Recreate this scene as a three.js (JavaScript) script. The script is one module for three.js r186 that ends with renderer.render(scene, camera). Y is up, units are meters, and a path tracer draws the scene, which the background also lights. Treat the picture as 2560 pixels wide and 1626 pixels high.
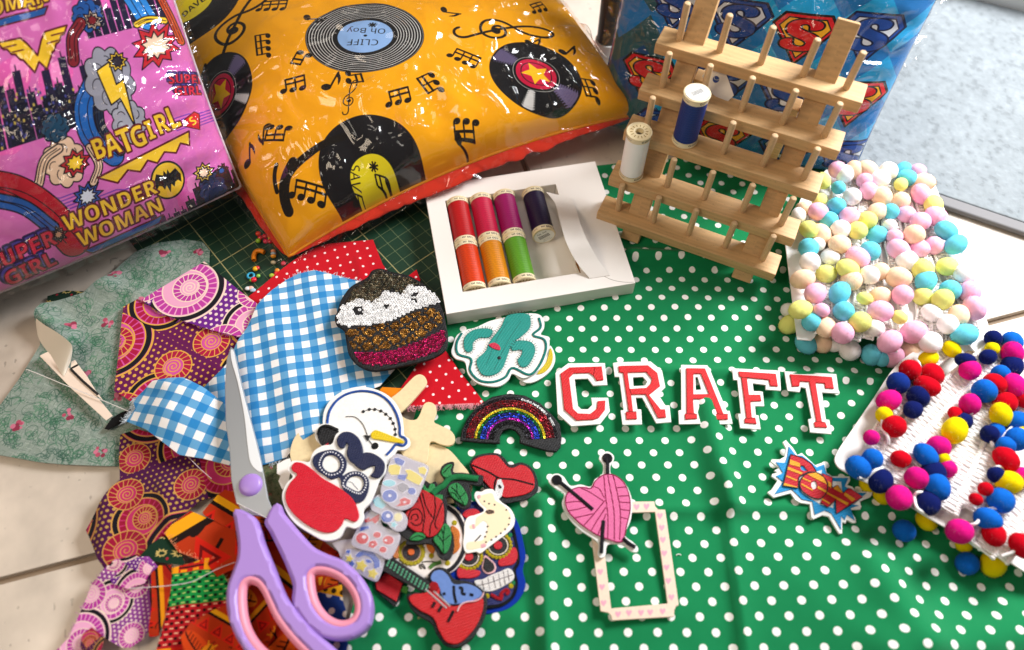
import * as THREE from 'three';
import { mergeGeometries, mergeVertices, toCreasedNormals } from 'three/addons/utils/BufferGeometryUtils.js';
import { RoundedBoxGeometry } from 'three/addons/geometries/RoundedBoxGeometry.js';
import { RectAreaLightUniformsLib } from 'three/addons/lights/RectAreaLightUniformsLib.js';

// ---------------------------------------------------------------- camera, light, exposure
const renderer = new THREE.WebGLRenderer({ antialias: true });
renderer.setSize(1024, 650);
renderer.shadowMap.enabled = true;
renderer.toneMapping = THREE.LinearToneMapping;
renderer.toneMappingExposure = 1.38;
const scene = new THREE.Scene();
scene.background = new THREE.Color(0.066, 0.065, 0.064);

const TILT = THREE.MathUtils.degToRad(59.5), FOCAL = 1900, EYE = new THREE.Vector3(0, 0.552, 0.325);
const camera = new THREE.PerspectiveCamera(2 * THREE.MathUtils.radToDeg(Math.atan(813 / FOCAL)), 1024 / 650, 0.02, 20);
camera.position.copy(EYE);
camera.rotation.x = -TILT;
camera.userData.fStop = 3.4;
camera.focus = 0.63;
scene.add(camera);

RectAreaLightUniformsLib.init();
function areaLight(name, color, intensity, w, h, pos, target) {
  const l = new THREE.RectAreaLight(color, intensity, w, h);
  l.name = name; l.position.set(...pos); l.lookAt(...target); scene.add(l); return l;
}
areaLight('window_daylight', new THREE.Color(0.97, 0.98, 1.0), 31, 0.42, 0.46, [0.82, 0.74, -0.43], [0.1, 0, 0]);
areaLight('room_lamp_light', new THREE.Color(1.0, 0.82, 0.62), 6.4, 0.42, 0.42, [-0.72, 0.95, 0.36], [-0.25, 0, 0.05]);
areaLight('front_lamp_light', new THREE.Color(1.0, 0.93, 0.84), 4.2, 0.3, 0.3, [0.12, 1.45, 1.05], [0, 0, 0]);
areaLight('ceiling_lamp_light', new THREE.Color(1.0, 0.9, 0.78), 3.0, 0.42, 0.42, [-0.25, 1.6, -0.35], [-0.05, 0, -0.05]);

// ---------------------------------------------------------------- measuring: a point of the photograph on a level plane h metres above the floor
const rayF = new THREE.Vector3(0, -Math.sin(TILT), -Math.cos(TILT)), rayU = new THREE.Vector3(0, Math.cos(TILT), -Math.sin(TILT));
const G = (px, py, h = 0) => {
  const d = new THREE.Vector3((px - 1280) / FOCAL, 0, 0).addScaledVector(rayU, (813 - py) / FOCAL).add(rayF);
  return d.multiplyScalar((h - EYE.y) / d.y).add(EYE);
};
const V = (ox, oy, s) => (x, y) => [ox + x / s, oy + y / s];
const v0 = V(0, 0, 0.94023), vA = V(0, 0, 1.9109), vB = V(440, 0, 2.3172), vD = V(1440, 0, 2.01125), vE = V(0, 560, 2.5486), vF = V(1000, 380, 3.3234),
  vG = V(1880, 360, 2.5485), vH = V(2000, 800, 2.3161), vI = V(0, 1080, 2.8), vJ = V(480, 640, 2.9406), vK = V(540, 1080, 2.8), vL = V(840, 1000, 2.4431), vM = V(1060, 740, 3.6406),
  vN = V(1340, 1080, 3.0575), vO = V(1560, 860, 2.8313), vP = V(480, 440, 4.778), vQ = V(700, 960, 3.8217), vR = V(820, 1120, 4.2464), vS = V(400, 1240, 3.962), vT = V(80, 740, 4.025),
  vU = V(940, 1260, 4.1775), vW = V(960, 1120, 5.0972), vX = V(2200, 1200, 3.5889), vY = V(1900, 1080, 5.46);
const pairs = (a) => { const o = []; for (let i = 0; i < a.length; i += 2) o.push([a[i], a[i + 1]]); return o; };
const onPlane = (v, a, h) => pairs(a).map(([x, y]) => { const p = G(...v(x, y), h); return new THREE.Vector2(p.x, p.z); });

// ---------------------------------------------------------------- random numbers, noise, textures
let seed = 7;
const rnd = () => { seed = (seed * 1664525 + 1013904223) >>> 0; return seed / 4294967296; };
const hash = (x, y) => { let n = (x * 374761393 + y * 668265263) | 0; n = Math.imul(n ^ (n >>> 13), 1274126177); return ((n ^ (n >>> 16)) >>> 0) / 4294967296; };
const wrapN = (a, p) => ((a % p) + p) % p;
function vn(x, y, p = 4096) {
  const ix = Math.floor(x), iy = Math.floor(y), fx = x - ix, fy = y - iy, s = fx * fx * (3 - 2 * fx), t = fy * fy * (3 - 2 * fy);
  const c = (a, b) => hash(wrapN(ix + a, p), wrapN(iy + b, p));
  return (c(0, 0) * (1 - s) + c(1, 0) * s) * (1 - t) + (c(0, 1) * (1 - s) + c(1, 1) * s) * t;
}
const fbm = (x, y, p = 4096, o = 4) => { let a = 0.5, s = 0, f = 1; for (let i = 0; i < o; i++) { s += a * vn(x * f, y * f, p * f); a *= 0.5; f *= 2; } return s; };
function finish(t, size, srgb) {
  t.wrapS = t.wrapT = THREE.RepeatWrapping; t.magFilter = THREE.LinearFilter;
  if (srgb) t.colorSpace = THREE.SRGBColorSpace;
  if (size) t.repeat.set(1 / size, 1 / size);
  t.needsUpdate = true; return t;
}
function dataTex(n, size, f, srgb = false) {           // a square of n pixels that covers size metres
  const d = new Uint8Array(n * n * 4);
  for (let y = 0; y < n; y++) for (let x = 0; x < n; x++) {
    const c = f(x / n, y / n), i = (y * n + x) * 4, a = Array.isArray(c) ? c : [c, c, c];
    for (let k = 0; k < 3; k++) d[i + k] = Math.max(0, Math.min(255, a[k] * 255));
    d[i + 3] = 255;
  }
  return finish(new THREE.DataTexture(d, n, n), size, srgb);
}
function canvasTex(w, h, draw, size) {
  const c = document.createElement('canvas'); c.width = w; c.height = h;
  draw(c.getContext('2d'), w, h);
  return finish(new THREE.CanvasTexture(c), size, true);
}
const weaveBump = dataTex(256, 0.02, (x, y) => 0.5 + 0.22 * Math.sin(x * Math.PI * 64) * Math.sign(Math.sin(y * Math.PI * 64)) * 0.6 + 0.3 * (fbm(x * 8, y * 8, 8) - 0.5));
const feltBump = dataTex(256, 0.02, (x, y) => 0.6 * fbm(x * 24, y * 24, 24) + 0.4 * vn(x * 90, y * 90, 90));
const stitchBump = dataTex(256, 0.012, (x, y) => 0.5 + 0.28 * Math.sin((x * 10 + y * 3) * 6.283) + 0.2 * Math.sin((y * 6 - x * 2) * 6.283) + 0.3 * (vn(x * 40, y * 40, 40) - 0.5));
const stitchTone = dataTex(256, 0.012, (x, y) => { const k = 0.93 + 0.05 * Math.sin((x * 8 + y * 3) * 6.283) * Math.sin((y * 6 - x * 2) * 6.283) + 0.12 * (vn(x * 44, y * 44, 44) - 0.5); return [k, k, k]; }, true);
const speckTone = dataTex(256, 0.03, (x, y) => { const k = 0.965 + 0.07 * (fbm(x * 20, y * 20, 20) - 0.5); return [k, k, k]; }, true);
const woodTone = dataTex(512, 0.16, (x, y) => {
  const g = fbm(x * 3 + 2, y * 40, 512, 4), r = Math.sin((y * 34 + 2.4 * fbm(x * 2, y * 6, 6, 3)) * 6.283), p = vn(x * 90, y * 330, 990) > 0.83 && vn(x * 14, y * 100, 700) > 0.5 ? 0.12 : 0;
  const k = 0.93 + 0.12 * (g - 0.5) + 0.02 * r - p * 0.7; return [k, k * 0.985, k * 0.96];
}, true);
const crinkleBump = dataTex(512, 0.14, (x, y) => {
  let s = 0; for (let i = 1; i <= 3; i++) { const w = 4 * i, a = fbm(x * w + 3 * i, y * w, w, 2); s += (1 - Math.abs(a * 2 - 0.95) * 2.2) / i; } return 0.5 + 0.3 * s;
});
const col = (c) => new THREE.Color(c);
const cache = new Map();
const memo = (key, make) => { if (!cache.has(key)) cache.set(key, make()); return cache.get(key); };
const felt = (c) => memo('f' + c, () => new THREE.MeshPhysicalMaterial({ color: col(c), roughness: 1, bumpMap: feltBump, bumpScale: 0.00012, map: speckTone, specularIntensity: 0.2 }));
const thread = (c) => memo('t' + c, () => new THREE.MeshPhysicalMaterial({ color: col(c), roughness: 0.5, bumpMap: stitchBump, bumpScale: 0.00035, map: stitchTone, specularIntensity: 0.6 }));
const plain = (c, rough = 0.6, extra = {}) => memo('p' + c + rough + JSON.stringify(extra), () => new THREE.MeshPhysicalMaterial({ color: col(c), roughness: rough, ...extra }));
const pale = (c) => memo('w' + c, () => new THREE.MeshPhysicalMaterial({ color: col(c), roughness: 0.62, map: speckTone, bumpMap: feltBump, bumpScale: 0.00003 }));
const clothOf = (map, extra = {}) => new THREE.MeshPhysicalMaterial({ map, roughness: 0.92, bumpMap: weaveBump, bumpScale: 0.00025, sheen: 0.25, sheenColor: new THREE.Color(1, 1, 1), specularIntensity: 0.25, side: THREE.DoubleSide, ...extra });

// ---------------------------------------------------------------- things and parts
const taken = new Map();
function numbered(name) { const n = taken.get(name) ?? 0; taken.set(name, n + 1); return n ? name + '_' + String(n).padStart(3, '0') : name; }
function tag(o, label, category, group) { Object.assign(o.userData, { label, category }); if (group) o.userData.group = group; return o; }
function shade(m) { m.castShadow = true; m.receiveShadow = true; return m; }
function part(name, geo, m, parent) { const o = shade(new THREE.Mesh(geo, m)); o.name = name; parent.add(o); return o; }
function thing(name, label, category, group, pos = [0, 0, 0]) {
  const o = new THREE.Group(); o.name = numbered(name); o.position.set(...(pos.isVector3 ? pos.toArray() : pos)); scene.add(o); return tag(o, label, category, group);
}
function setting(name, geo, m) { const o = shade(new THREE.Mesh(geo, m)); o.name = numbered(name); o.userData.kind = 'structure'; scene.add(o); return o; }
function uvMetres(g, turn = 0) {                          // uv in metres, from the side that each face looks to
  g = g.index ? g.toNonIndexed() : g;
  const p = g.attributes.position, n = g.attributes.normal, uv = new Float32Array(p.count * 2), c = Math.cos(turn), s = Math.sin(turn);
  for (let i = 0; i < p.count; i++) {
    const ax = Math.abs(n.getX(i)), ay = Math.abs(n.getY(i)), az = Math.abs(n.getZ(i));
    let a, b; if (ay >= ax && ay >= az) { a = p.getX(i); b = p.getZ(i); } else if (az >= ax) { a = p.getX(i); b = p.getY(i) + 0.037; } else { a = p.getZ(i); b = p.getY(i) + 0.071; }
    uv[i * 2] = a * c - b * s; uv[i * 2 + 1] = a * s + b * c;
  }
  g.setAttribute('uv', new THREE.BufferAttribute(uv, 2)); return g;
}
const rbox = (w, h, d, r = 0.001) => uvMetres(new RoundedBoxGeometry(w, h, d, 1, Math.min(r, w / 2.1, h / 2.1, d / 2.1)));

// a cloth: an outline on the floor, cut into small cells and lifted by a height function
function clothGeometry(poly, cell, height, { thick = 0.0008, uvTurn = 0, origin }) {
  const inside = (x, z) => { let c = false; for (let i = 0, j = poly.length - 1; i < poly.length; j = i++) { const a = poly[i], b = poly[j]; if (a.y > z !== b.y > z && x < ((b.x - a.x) * (z - a.y)) / (b.y - a.y) + a.x) c = !c; } return c; };
  const xs = poly.map((p) => p.x), zs = poly.map((p) => p.y), x0 = Math.min(...xs), x1 = Math.max(...xs), z0 = Math.min(...zs), z1 = Math.max(...zs);
  const nx = Math.ceil((x1 - x0) / cell), nz = Math.ceil((z1 - z0) / cell), pos = [];
  const put = (p) => pos.push(p[0], 0, p[1]);
  const cutBy = (pts, axis, at, keepBelow) => {
    const o = [], ok = (p) => (keepBelow ? p[axis] <= at : p[axis] >= at);
    for (let i = 0; i < pts.length; i++) {
      const a = pts[i], b = pts[(i + 1) % pts.length];
      if (ok(a)) o.push(a);
      if (ok(a) !== ok(b)) { const t = (at - a[axis]) / (b[axis] - a[axis]); o.push([a[0] + t * (b[0] - a[0]), a[1] + t * (b[1] - a[1])]); }
    }
    return o;
  };
  const subject = poly.map((p) => [p.x, p.y]), grid = [];
  for (let j = 0; j <= nz; j++) { grid.push([]); for (let i = 0; i <= nx; i++) grid[j].push(inside(x0 + i * cell, z0 + j * cell)); }
  const hasVertex = new Set(poly.map((p) => Math.floor((p.x - x0) / cell) + ',' + Math.floor((p.y - z0) / cell)));
  for (let j = 0; j < nz; j++) {
    const za = z0 + j * cell, zb = za + cell;
    const row = cutBy(cutBy(subject, 1, za, false), 1, zb, true);
    for (let i = 0; i < nx; i++) {
      const xa = x0 + i * cell, xb = xa + cell;
      if (grid[j][i] && grid[j][i + 1] && grid[j + 1][i] && grid[j + 1][i + 1] && !hasVertex.has(i + ',' + j)) { for (const p of [[xa, za], [xa, zb], [xb, zb], [xa, za], [xb, zb], [xb, za]]) put(p); continue; }
      let c = cutBy(cutBy(row, 0, xa, false), 0, xb, true);
      c = c.filter((p, k) => Math.hypot(p[0] - c[(k + 1) % c.length][0], p[1] - c[(k + 1) % c.length][1]) > 1e-6);
      if (c.length < 3) continue;
      const ring = c.map((p) => new THREE.Vector2(p[0], p[1]));
      if (Math.abs(THREE.ShapeUtils.area(ring)) < 1e-10) continue;
      for (const f of THREE.ShapeUtils.triangulateShape(ring, [])) {
        const [a, b, d] = f.map((k) => c[k]), up = (b[0] - a[0]) * (d[1] - a[1]) - (b[1] - a[1]) * (d[0] - a[0]);
        for (const p of up < 0 ? [a, b, d] : [a, d, b]) put(p);
      }
    }
  }
  let g = new THREE.BufferGeometry(); g.setAttribute('position', new THREE.Float32BufferAttribute(pos, 3)); g = mergeVertices(g, 1e-5);
  const P = g.attributes.position, uv = new Float32Array(P.count * 2), c = Math.cos(uvTurn), s = Math.sin(uvTurn);
  for (let i = 0; i < P.count; i++) { const x = P.getX(i), z = P.getZ(i); P.setY(i, height(x, z)); uv[2 * i] = x * c + z * s; uv[2 * i + 1] = x * s - z * c; }
  g.setAttribute('uv', new THREE.BufferAttribute(uv, 2)); g.computeVertexNormals();
  const count = new Map(), ix = g.index.array;
  for (let i = 0; i < ix.length; i += 3) for (let k = 0; k < 3; k++) { const a = ix[i + k], b = ix[i + ((k + 1) % 3)], key = Math.min(a, b) + '_' + Math.max(a, b); if (count.has(key)) count.set(key, null); else count.set(key, [a, b]); }
  const sp = [], su = [];
  for (const e of count.values()) if (e) {
    const [a, b] = e, q = [[a, 0], [b, 1], [b, 0], [a, 0], [a, 1], [b, 1]];
    for (const [k, low] of q) { sp.push(P.getX(k), P.getY(k) - low * thick, P.getZ(k)); su.push(uv[2 * k], uv[2 * k + 1]); }
  }
  const sk = new THREE.BufferGeometry(); sk.setAttribute('position', new THREE.Float32BufferAttribute(sp, 3)); sk.setAttribute('uv', new THREE.Float32BufferAttribute(su, 2)); sk.computeVertexNormals();
  const all = mergeGeometries([g.toNonIndexed(), sk]);
  all.translate(-origin.x, -origin.y, -origin.z);
  return all;
}
function smooth2(pts, closed, per = 5) {
  const c = new THREE.CatmullRomCurve3(pts.map((p) => new THREE.Vector3(p.x, p.y, 0)), closed, 'centripetal');
  return c.getPoints(pts.length * per).slice(0, closed ? -1 : undefined).map((p) => new THREE.Vector2(p.x, p.y));
}
function cloth(name, label, category, v, outline, h, m, { cell = 0.004, wave = 0.0006, uvTurn = 0, lift, group, curved = false, thick } = {}) {
  let poly = onPlane(v, outline, h); if (curved) poly = smooth2(poly, true, 4);
  const o = { x: poly[0].x, y: 0, z: poly[0].y }, k = rnd() * 50;
  const f = (x, z) => h + wave * 2 * (fbm(x * 28 + k, z * 28, 4096, 3) - 0.45) + (lift ? lift(x, z) : 0);
  const mesh = shade(new THREE.Mesh(clothGeometry(poly, cell, f, { uvTurn, origin: o, thick }), m));
  mesh.name = numbered(name); mesh.position.set(o.x, o.y, o.z); scene.add(mesh);
  return tag(mesh, label, category, group);
}
const bumpAt = (v, x, y, r, amp) => { const p = G(...v(x, y), 0); return (X, Z) => amp * Math.exp(-((X - p.x) ** 2 + (Z - p.z) ** 2) / (r * r)); };
function ridgeAt(v, x1, y1, x2, y2, w, amp) {             // a fold along a line
  const a = G(...v(x1, y1)), b = G(...v(x2, y2)), L2 = (b.x - a.x) ** 2 + (b.z - a.z) ** 2;
  return (X, Z) => { const t0 = ((X - a.x) * (b.x - a.x) + (Z - a.z) * (b.z - a.z)) / L2, t = Math.max(0, Math.min(1, t0)), d = Math.hypot(X - a.x - t * (b.x - a.x), Z - a.z - t * (b.z - a.z)); return amp * Math.exp(-((d / w) ** 2)); };
}
function creaseAt(v, x1, y1, x2, y2, w, amp) {            // a pressed fold: one side of the line stands higher
  const a = G(...v(x1, y1)), b = G(...v(x2, y2)), dx = b.x - a.x, dz = b.z - a.z, L = Math.hypot(dx, dz);
  return (X, Z) => { const t = ((X - a.x) * dx + (Z - a.z) * dz) / L, d = ((X - a.x) * dz - (Z - a.z) * dx) / L, end = Math.max(0, -t, t - L), k = Math.exp(-((end / 0.012) ** 2)); return amp * k * (Math.exp(-Math.abs(d) / w) + 0.5 * Math.tanh(d / (w * 0.45)) * Math.exp(-Math.abs(d) / (w * 4))); };
}
const sum = (...f) => (x, z) => f.reduce((s, g) => s + g(x, z), 0);

// flat-lying pieces (patches, labels): outlines in the piece's own plane, extruded
function frame(px, py, h, { tx = 0, tz = 0 } = {}) {
  const O = G(px, py, h), Q = new THREE.Quaternion().setFromEuler(new THREE.Euler(tx, 0, tz)).multiply(new THREE.Quaternion().setFromAxisAngle(new THREE.Vector3(1, 0, 0), -Math.PI / 2));
  const N = new THREE.Vector3(0, 0, 1).applyQuaternion(Q), inv = Q.clone().invert();
  const L = (x, y) => { const d = G(x, y, 0).sub(EYE), t = O.clone().sub(EYE).dot(N) / d.dot(N), p = d.multiplyScalar(t).add(EYE).sub(O).applyQuaternion(inv); return new THREE.Vector2(p.x, p.y); };
  return { O, Q, L, pts: (v, a) => pairs(a).map(([x, y]) => L(...v(x, y))) };
}
function extrude(pts, holes, depth, bevel = 0.0003) {
  const sh = new THREE.Shape(THREE.ShapeUtils.isClockWise(pts) ? pts.slice().reverse() : pts);
  for (const hpts of holes) sh.holes.push(new THREE.Path(THREE.ShapeUtils.isClockWise(hpts) ? hpts : hpts.slice().reverse()));
  const b = Math.min(bevel, depth * 0.45);
  const g = new THREE.ExtrudeGeometry(sh, { depth: depth - 2 * b, bevelEnabled: true, bevelThickness: b, bevelSize: b, bevelOffset: -b, bevelSegments: 2, curveSegments: 4 });
  g.translate(0, 0, b); return g;
}
function piece(name, label, category, fr, group) { const t = thing(name, label, category, group, fr.O); t.quaternion.copy(fr.Q); t.userData.label = label; return t; }
function layer(t, fr, name, v, a, z, depth, m, { s = 0, holes = [], bevel } = {}) {
  const go = (q) => { const p = fr.pts(v, q); return s ? smooth2(p, true, 5) : p; };
  const g = extrude(go(a), holes.map(go), depth, bevel); g.translate(0, 0, z); return part(name, g, m, t);
}
function strokeGeo(fr, v, a, z, r, { closed = false, seg, smooth = true, flat = 1 } = {}) {
  const p = fr.pts(v, a).map((q) => new THREE.Vector3(q.x, q.y, z / flat));
  const c = smooth ? new THREE.CatmullRomCurve3(p, closed, 'centripetal') : new THREE.CurvePath();
  if (!smooth) for (let i = 0; i + 1 < p.length; i++) c.add(new THREE.LineCurve3(p[i], p[i + 1]));
  const g = new THREE.TubeGeometry(c, seg ?? Math.max(8, p.length * 6), r, 6, closed); g.scale(1, 1, flat); return g;
}
const stroke = (t, fr, name, v, a, z, r, m, o) => part(name, strokeGeo(fr, v, a, z, r, o), m, t);
const strokes = (t, fr, name, v, list, z, r, m, o) => part(name, mergeGeometries(list.map((a) => strokeGeo(fr, v, a, z, r, o).toNonIndexed())), m, t);
function dotsGeo(fr, v, list, z, r, flat = 0.5) {
  return mergeGeometries(pairs(list).map(([x, y]) => { const p = fr.L(...v(x, y)), g = new THREE.SphereGeometry(r, 10, 6); g.scale(1, 1, flat); g.translate(p.x, p.y, z); return g; }));
}
function dots(t, fr, name, v, list, z, r, m, flat = 0.5) {   // each bead, knot or eye is a part
  if (list.length > 90) { const o = part(name, dotsGeo(fr, v, list, z, r, flat), m, t); o.userData.kind = 'stuff'; return; }
  const g = new THREE.SphereGeometry(r, 10, 6); g.scale(1, 1, flat);
  for (const [x, y] of pairs(list)) { const p = fr.L(...v(x, y)); part(name, g, m, t).position.set(p.x, p.y, z); }
}
const ring = (cx, cy, rx, ry, n = 20, a0 = 0, a1 = Math.PI * 2) => { const o = [], full = a1 - a0 > 6.28; for (let i = 0; i < n; i++) { const a = a0 + ((a1 - a0) * i) / (full ? n : n - 1); o.push(cx + rx * Math.cos(a), cy - ry * Math.sin(a)); } return o; };
function tube3(pts, r, seg = 40, closed = false, rs = 6) { return new THREE.TubeGeometry(new THREE.CatmullRomCurve3(pts, closed), seg, r, rs, closed); }

// ---------------------------------------------------------------- the floor, the carpet
{
  const marble = dataTex(1024, 0.6, (x, y) => { const k = 0.9 + 0.26 * (fbm(x * 7, y * 7, 7, 6) - 0.5) + 0.08 * (fbm(x * 60, y * 60, 60, 3) - 0.5) - (vn(x * 150, y * 150, 150) > 0.93 ? 0.22 * vn(x * 9, y * 9, 9) : 0); return [k, k * 0.985, k * 0.965]; }, true);
  const tileM = new THREE.MeshPhysicalMaterial({ color: new THREE.Color(0.8, 0.72, 0.635), map: marble, roughness: 0.42, bumpMap: marble, bumpScale: 0.0006 });
  const th = THREE.MathUtils.degToRad(15.5), u = new THREE.Vector3(Math.cos(th), 0, -Math.sin(th)), w = new THREE.Vector3(-Math.sin(th), 0, -Math.cos(th)), S = 0.62;
  const grout = setting('floor', new THREE.BoxGeometry(5, 0.02, 5), plain('#8f7c68', 0.9)); grout.position.y = -0.0155;
  const tileG = rbox(S - 0.005, 0.0085, S - 0.005, 0.0012);
  const base = new THREE.Vector3(-0.3, 0, 0.192).addScaledVector(u, 0.4);
  for (let i = -2; i <= 2; i++) for (let j = -1; j <= 3; j++) {
    const c = base.clone().addScaledVector(u, (i + 0.5) * S).addScaledVector(w, (j - 0.5) * S);
    const t = part('tile', tileG, tileM, grout); t.position.set(c.x, 0.0155 - 0.00425 - 0.0002, c.z); t.rotation.y = th;
  }
  const pile = dataTex(1024, 0.35, (x, y) => { const a = fbm(x * 60, y * 60, 60, 3), b = fbm(x * 9, y * 9, 9, 3); const k = 0.9 + 0.16 * (a - 0.5) + 0.06 * (b - 0.5) - (a < 0.27 ? 0.03 : 0); return [k * 0.97, k, k * 1.02]; }, true);
  const carpetM = new THREE.MeshPhysicalMaterial({ color: new THREE.Color(0.36, 0.37, 0.372), map: pile, bumpMap: pile, bumpScale: 0.003, roughness: 1, specularIntensity: 0.1 });
  const e0 = G(2367, 529), e1 = G(2560, 595), d = e1.clone().sub(e0).normalize(), n = new THREE.Vector3(d.z, 0, -d.x), start = e0.clone().addScaledVector(d, -0.3), len = 0.9, deep = 0.62;
  const ang = -Math.atan2(d.z, d.x), at = (a, b) => start.clone().addScaledVector(d, a).addScaledVector(n, b);
  const carpet = setting('carpet', rbox(len, 0.006, deep, 0.002), carpetM); carpet.position.copy(at(len / 2, deep / 2 + 0.012)).setY(0.0035); carpet.rotation.y = ang;
  const bar = tag(thing('threshold_strip', '', '', undefined, at(len / 2, 0.006)), 'grey metal strip along the edge of the pale carpet', 'threshold strip'); bar.rotation.y = ang;
  const bp = part('profile', rbox(len, 0.006, 0.013, 0.0025), plain('#7b797a', 0.75, { metalness: 0.15 }), bar); bp.position.y = 0.0035;
  const s0 = G(2300, -22), s1 = G(2560, 45), sd = s1.clone().sub(s0).normalize();
  const sk = tag(thing('skirting_board', '', '', undefined, s0), 'white skirting board behind the pale carpet', 'skirting board'); sk.rotation.y = -Math.atan2(sd.z, sd.x);
  const sb = part('board', rbox(0.9, 0.055, 0.016, 0.003), plain('#e9e6e0', 0.4), sk); sb.position.set(0.2, 0.03, -0.008);
}

// ---------------------------------------------------------------- cutting mat
{
  const c = G(770, 610, 0.003), turn = THREE.MathUtils.degToRad(-40.5);
  const gridTex = canvasTex(1024, 1024, (g) => {
    g.fillStyle = '#083320'; g.fillRect(0, 0, 1024, 1024);
    for (let i = 0; i < 5; i++) { const p = 102 + i * 204.8, wide = i === 2 ? 15 : 7; g.fillStyle = i === 2 ? '#a29c6a' : '#6d7a54'; g.fillRect(p - wide / 2, 0, wide, 1024); g.fillRect(0, p - wide / 2, 1024, wide); }
  }, 0.0565);
  const m = new THREE.MeshPhysicalMaterial({ map: gridTex, roughness: 0.55, bumpMap: feltBump, bumpScale: 0.00008 });
  const mat = tag(thing('cutting_mat', '', '', undefined, [c.x, 0, c.z]), 'dark green cutting mat with a pale yellow grid under the bagged cushions', 'cutting mat'); mat.rotation.y = -turn;
  const s = part('sheet', rbox(0.27, 0.0026, 0.37, 0.001), m, mat); s.position.set(0.015, 0.0018, -0.005);
}

// ---------------------------------------------------------------- cushions in clear plastic bags
function cushionSurface({ A, B, C, D, T, lift = 0, pinch = [0, 0, 0, 0], pow = 0.5, rough = 0.002, seedAt = 0 }) {
  const N = B.clone().sub(A).cross(D.clone().sub(A)).normalize();
  const e = (q) => 1 - (2 * q - 1) ** 2;
  const seam = (u, v) => {
    const a = 0.5 + (u - 0.5) * (1 - pinch[u < 0.5 ? 3 : 1] * e(v) * Math.abs(2 * u - 1)), b = 0.5 + (v - 0.5) * (1 - pinch[v < 0.5 ? 0 : 2] * e(u) * Math.abs(2 * v - 1));
    const p = A.clone().multiplyScalar((1 - a) * (1 - b)).addScaledVector(B, a * (1 - b)).addScaledVector(C, a * b).addScaledVector(D, (1 - a) * b);
    return p.addScaledVector(N, lift * (1 - (1 - e(u)) * (1 - e(v))));
  };
  const top = (u, v, more = 0) => {
    const f = Math.pow(Math.max(0, e(u) * e(v)), pow), edge = Math.min(1, 6 * Math.min(u, 1 - u, v, 1 - v));
    const wr = rough * (fbm(u * 7 + seedAt, v * 7, 4096, 3) - 0.45) * 2 + rough * 1.3 * (1 - edge) * Math.sin(60 * (u > v && u > 1 - v || u < v && u < 1 - v ? v : u) + 3 * fbm(u * 5, v * 5));
    return seam(u, v).addScaledVector(N, T * f + wr * edge + more);
  };
  return { N, seam, top };
}
function gridGeo(nu, nv, f) {
  const pos = [], uv = [], ix = [];
  for (let j = 0; j <= nv; j++) for (let i = 0; i <= nu; i++) { const u = i / nu, v = j / nv, p = f(u, v); pos.push(p.x, p.y, p.z); uv.push(u, v); }
  for (let j = 0; j < nv; j++) for (let i = 0; i < nu; i++) { const a = j * (nu + 1) + i, b = a + 1, c = a + nu + 1; ix.push(a, b, c + 1, a, c + 1, c); }
  const g = new THREE.BufferGeometry(); g.setAttribute('position', new THREE.Float32BufferAttribute(pos, 3)); g.setAttribute('uv', new THREE.Float32BufferAttribute(uv, 2)); g.setIndex(ix); g.computeVertexNormals(); return g;
}
const ease = (q) => 0.5 - 0.5 * Math.cos(Math.PI * q);
const filmM = new THREE.MeshPhysicalMaterial({ color: 0xffffff, transmission: 1, thickness: 0, roughness: 0.1, ior: 1.5, bumpMap: crinkleBump, bumpScale: 0.0007, side: THREE.DoubleSide });
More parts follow.
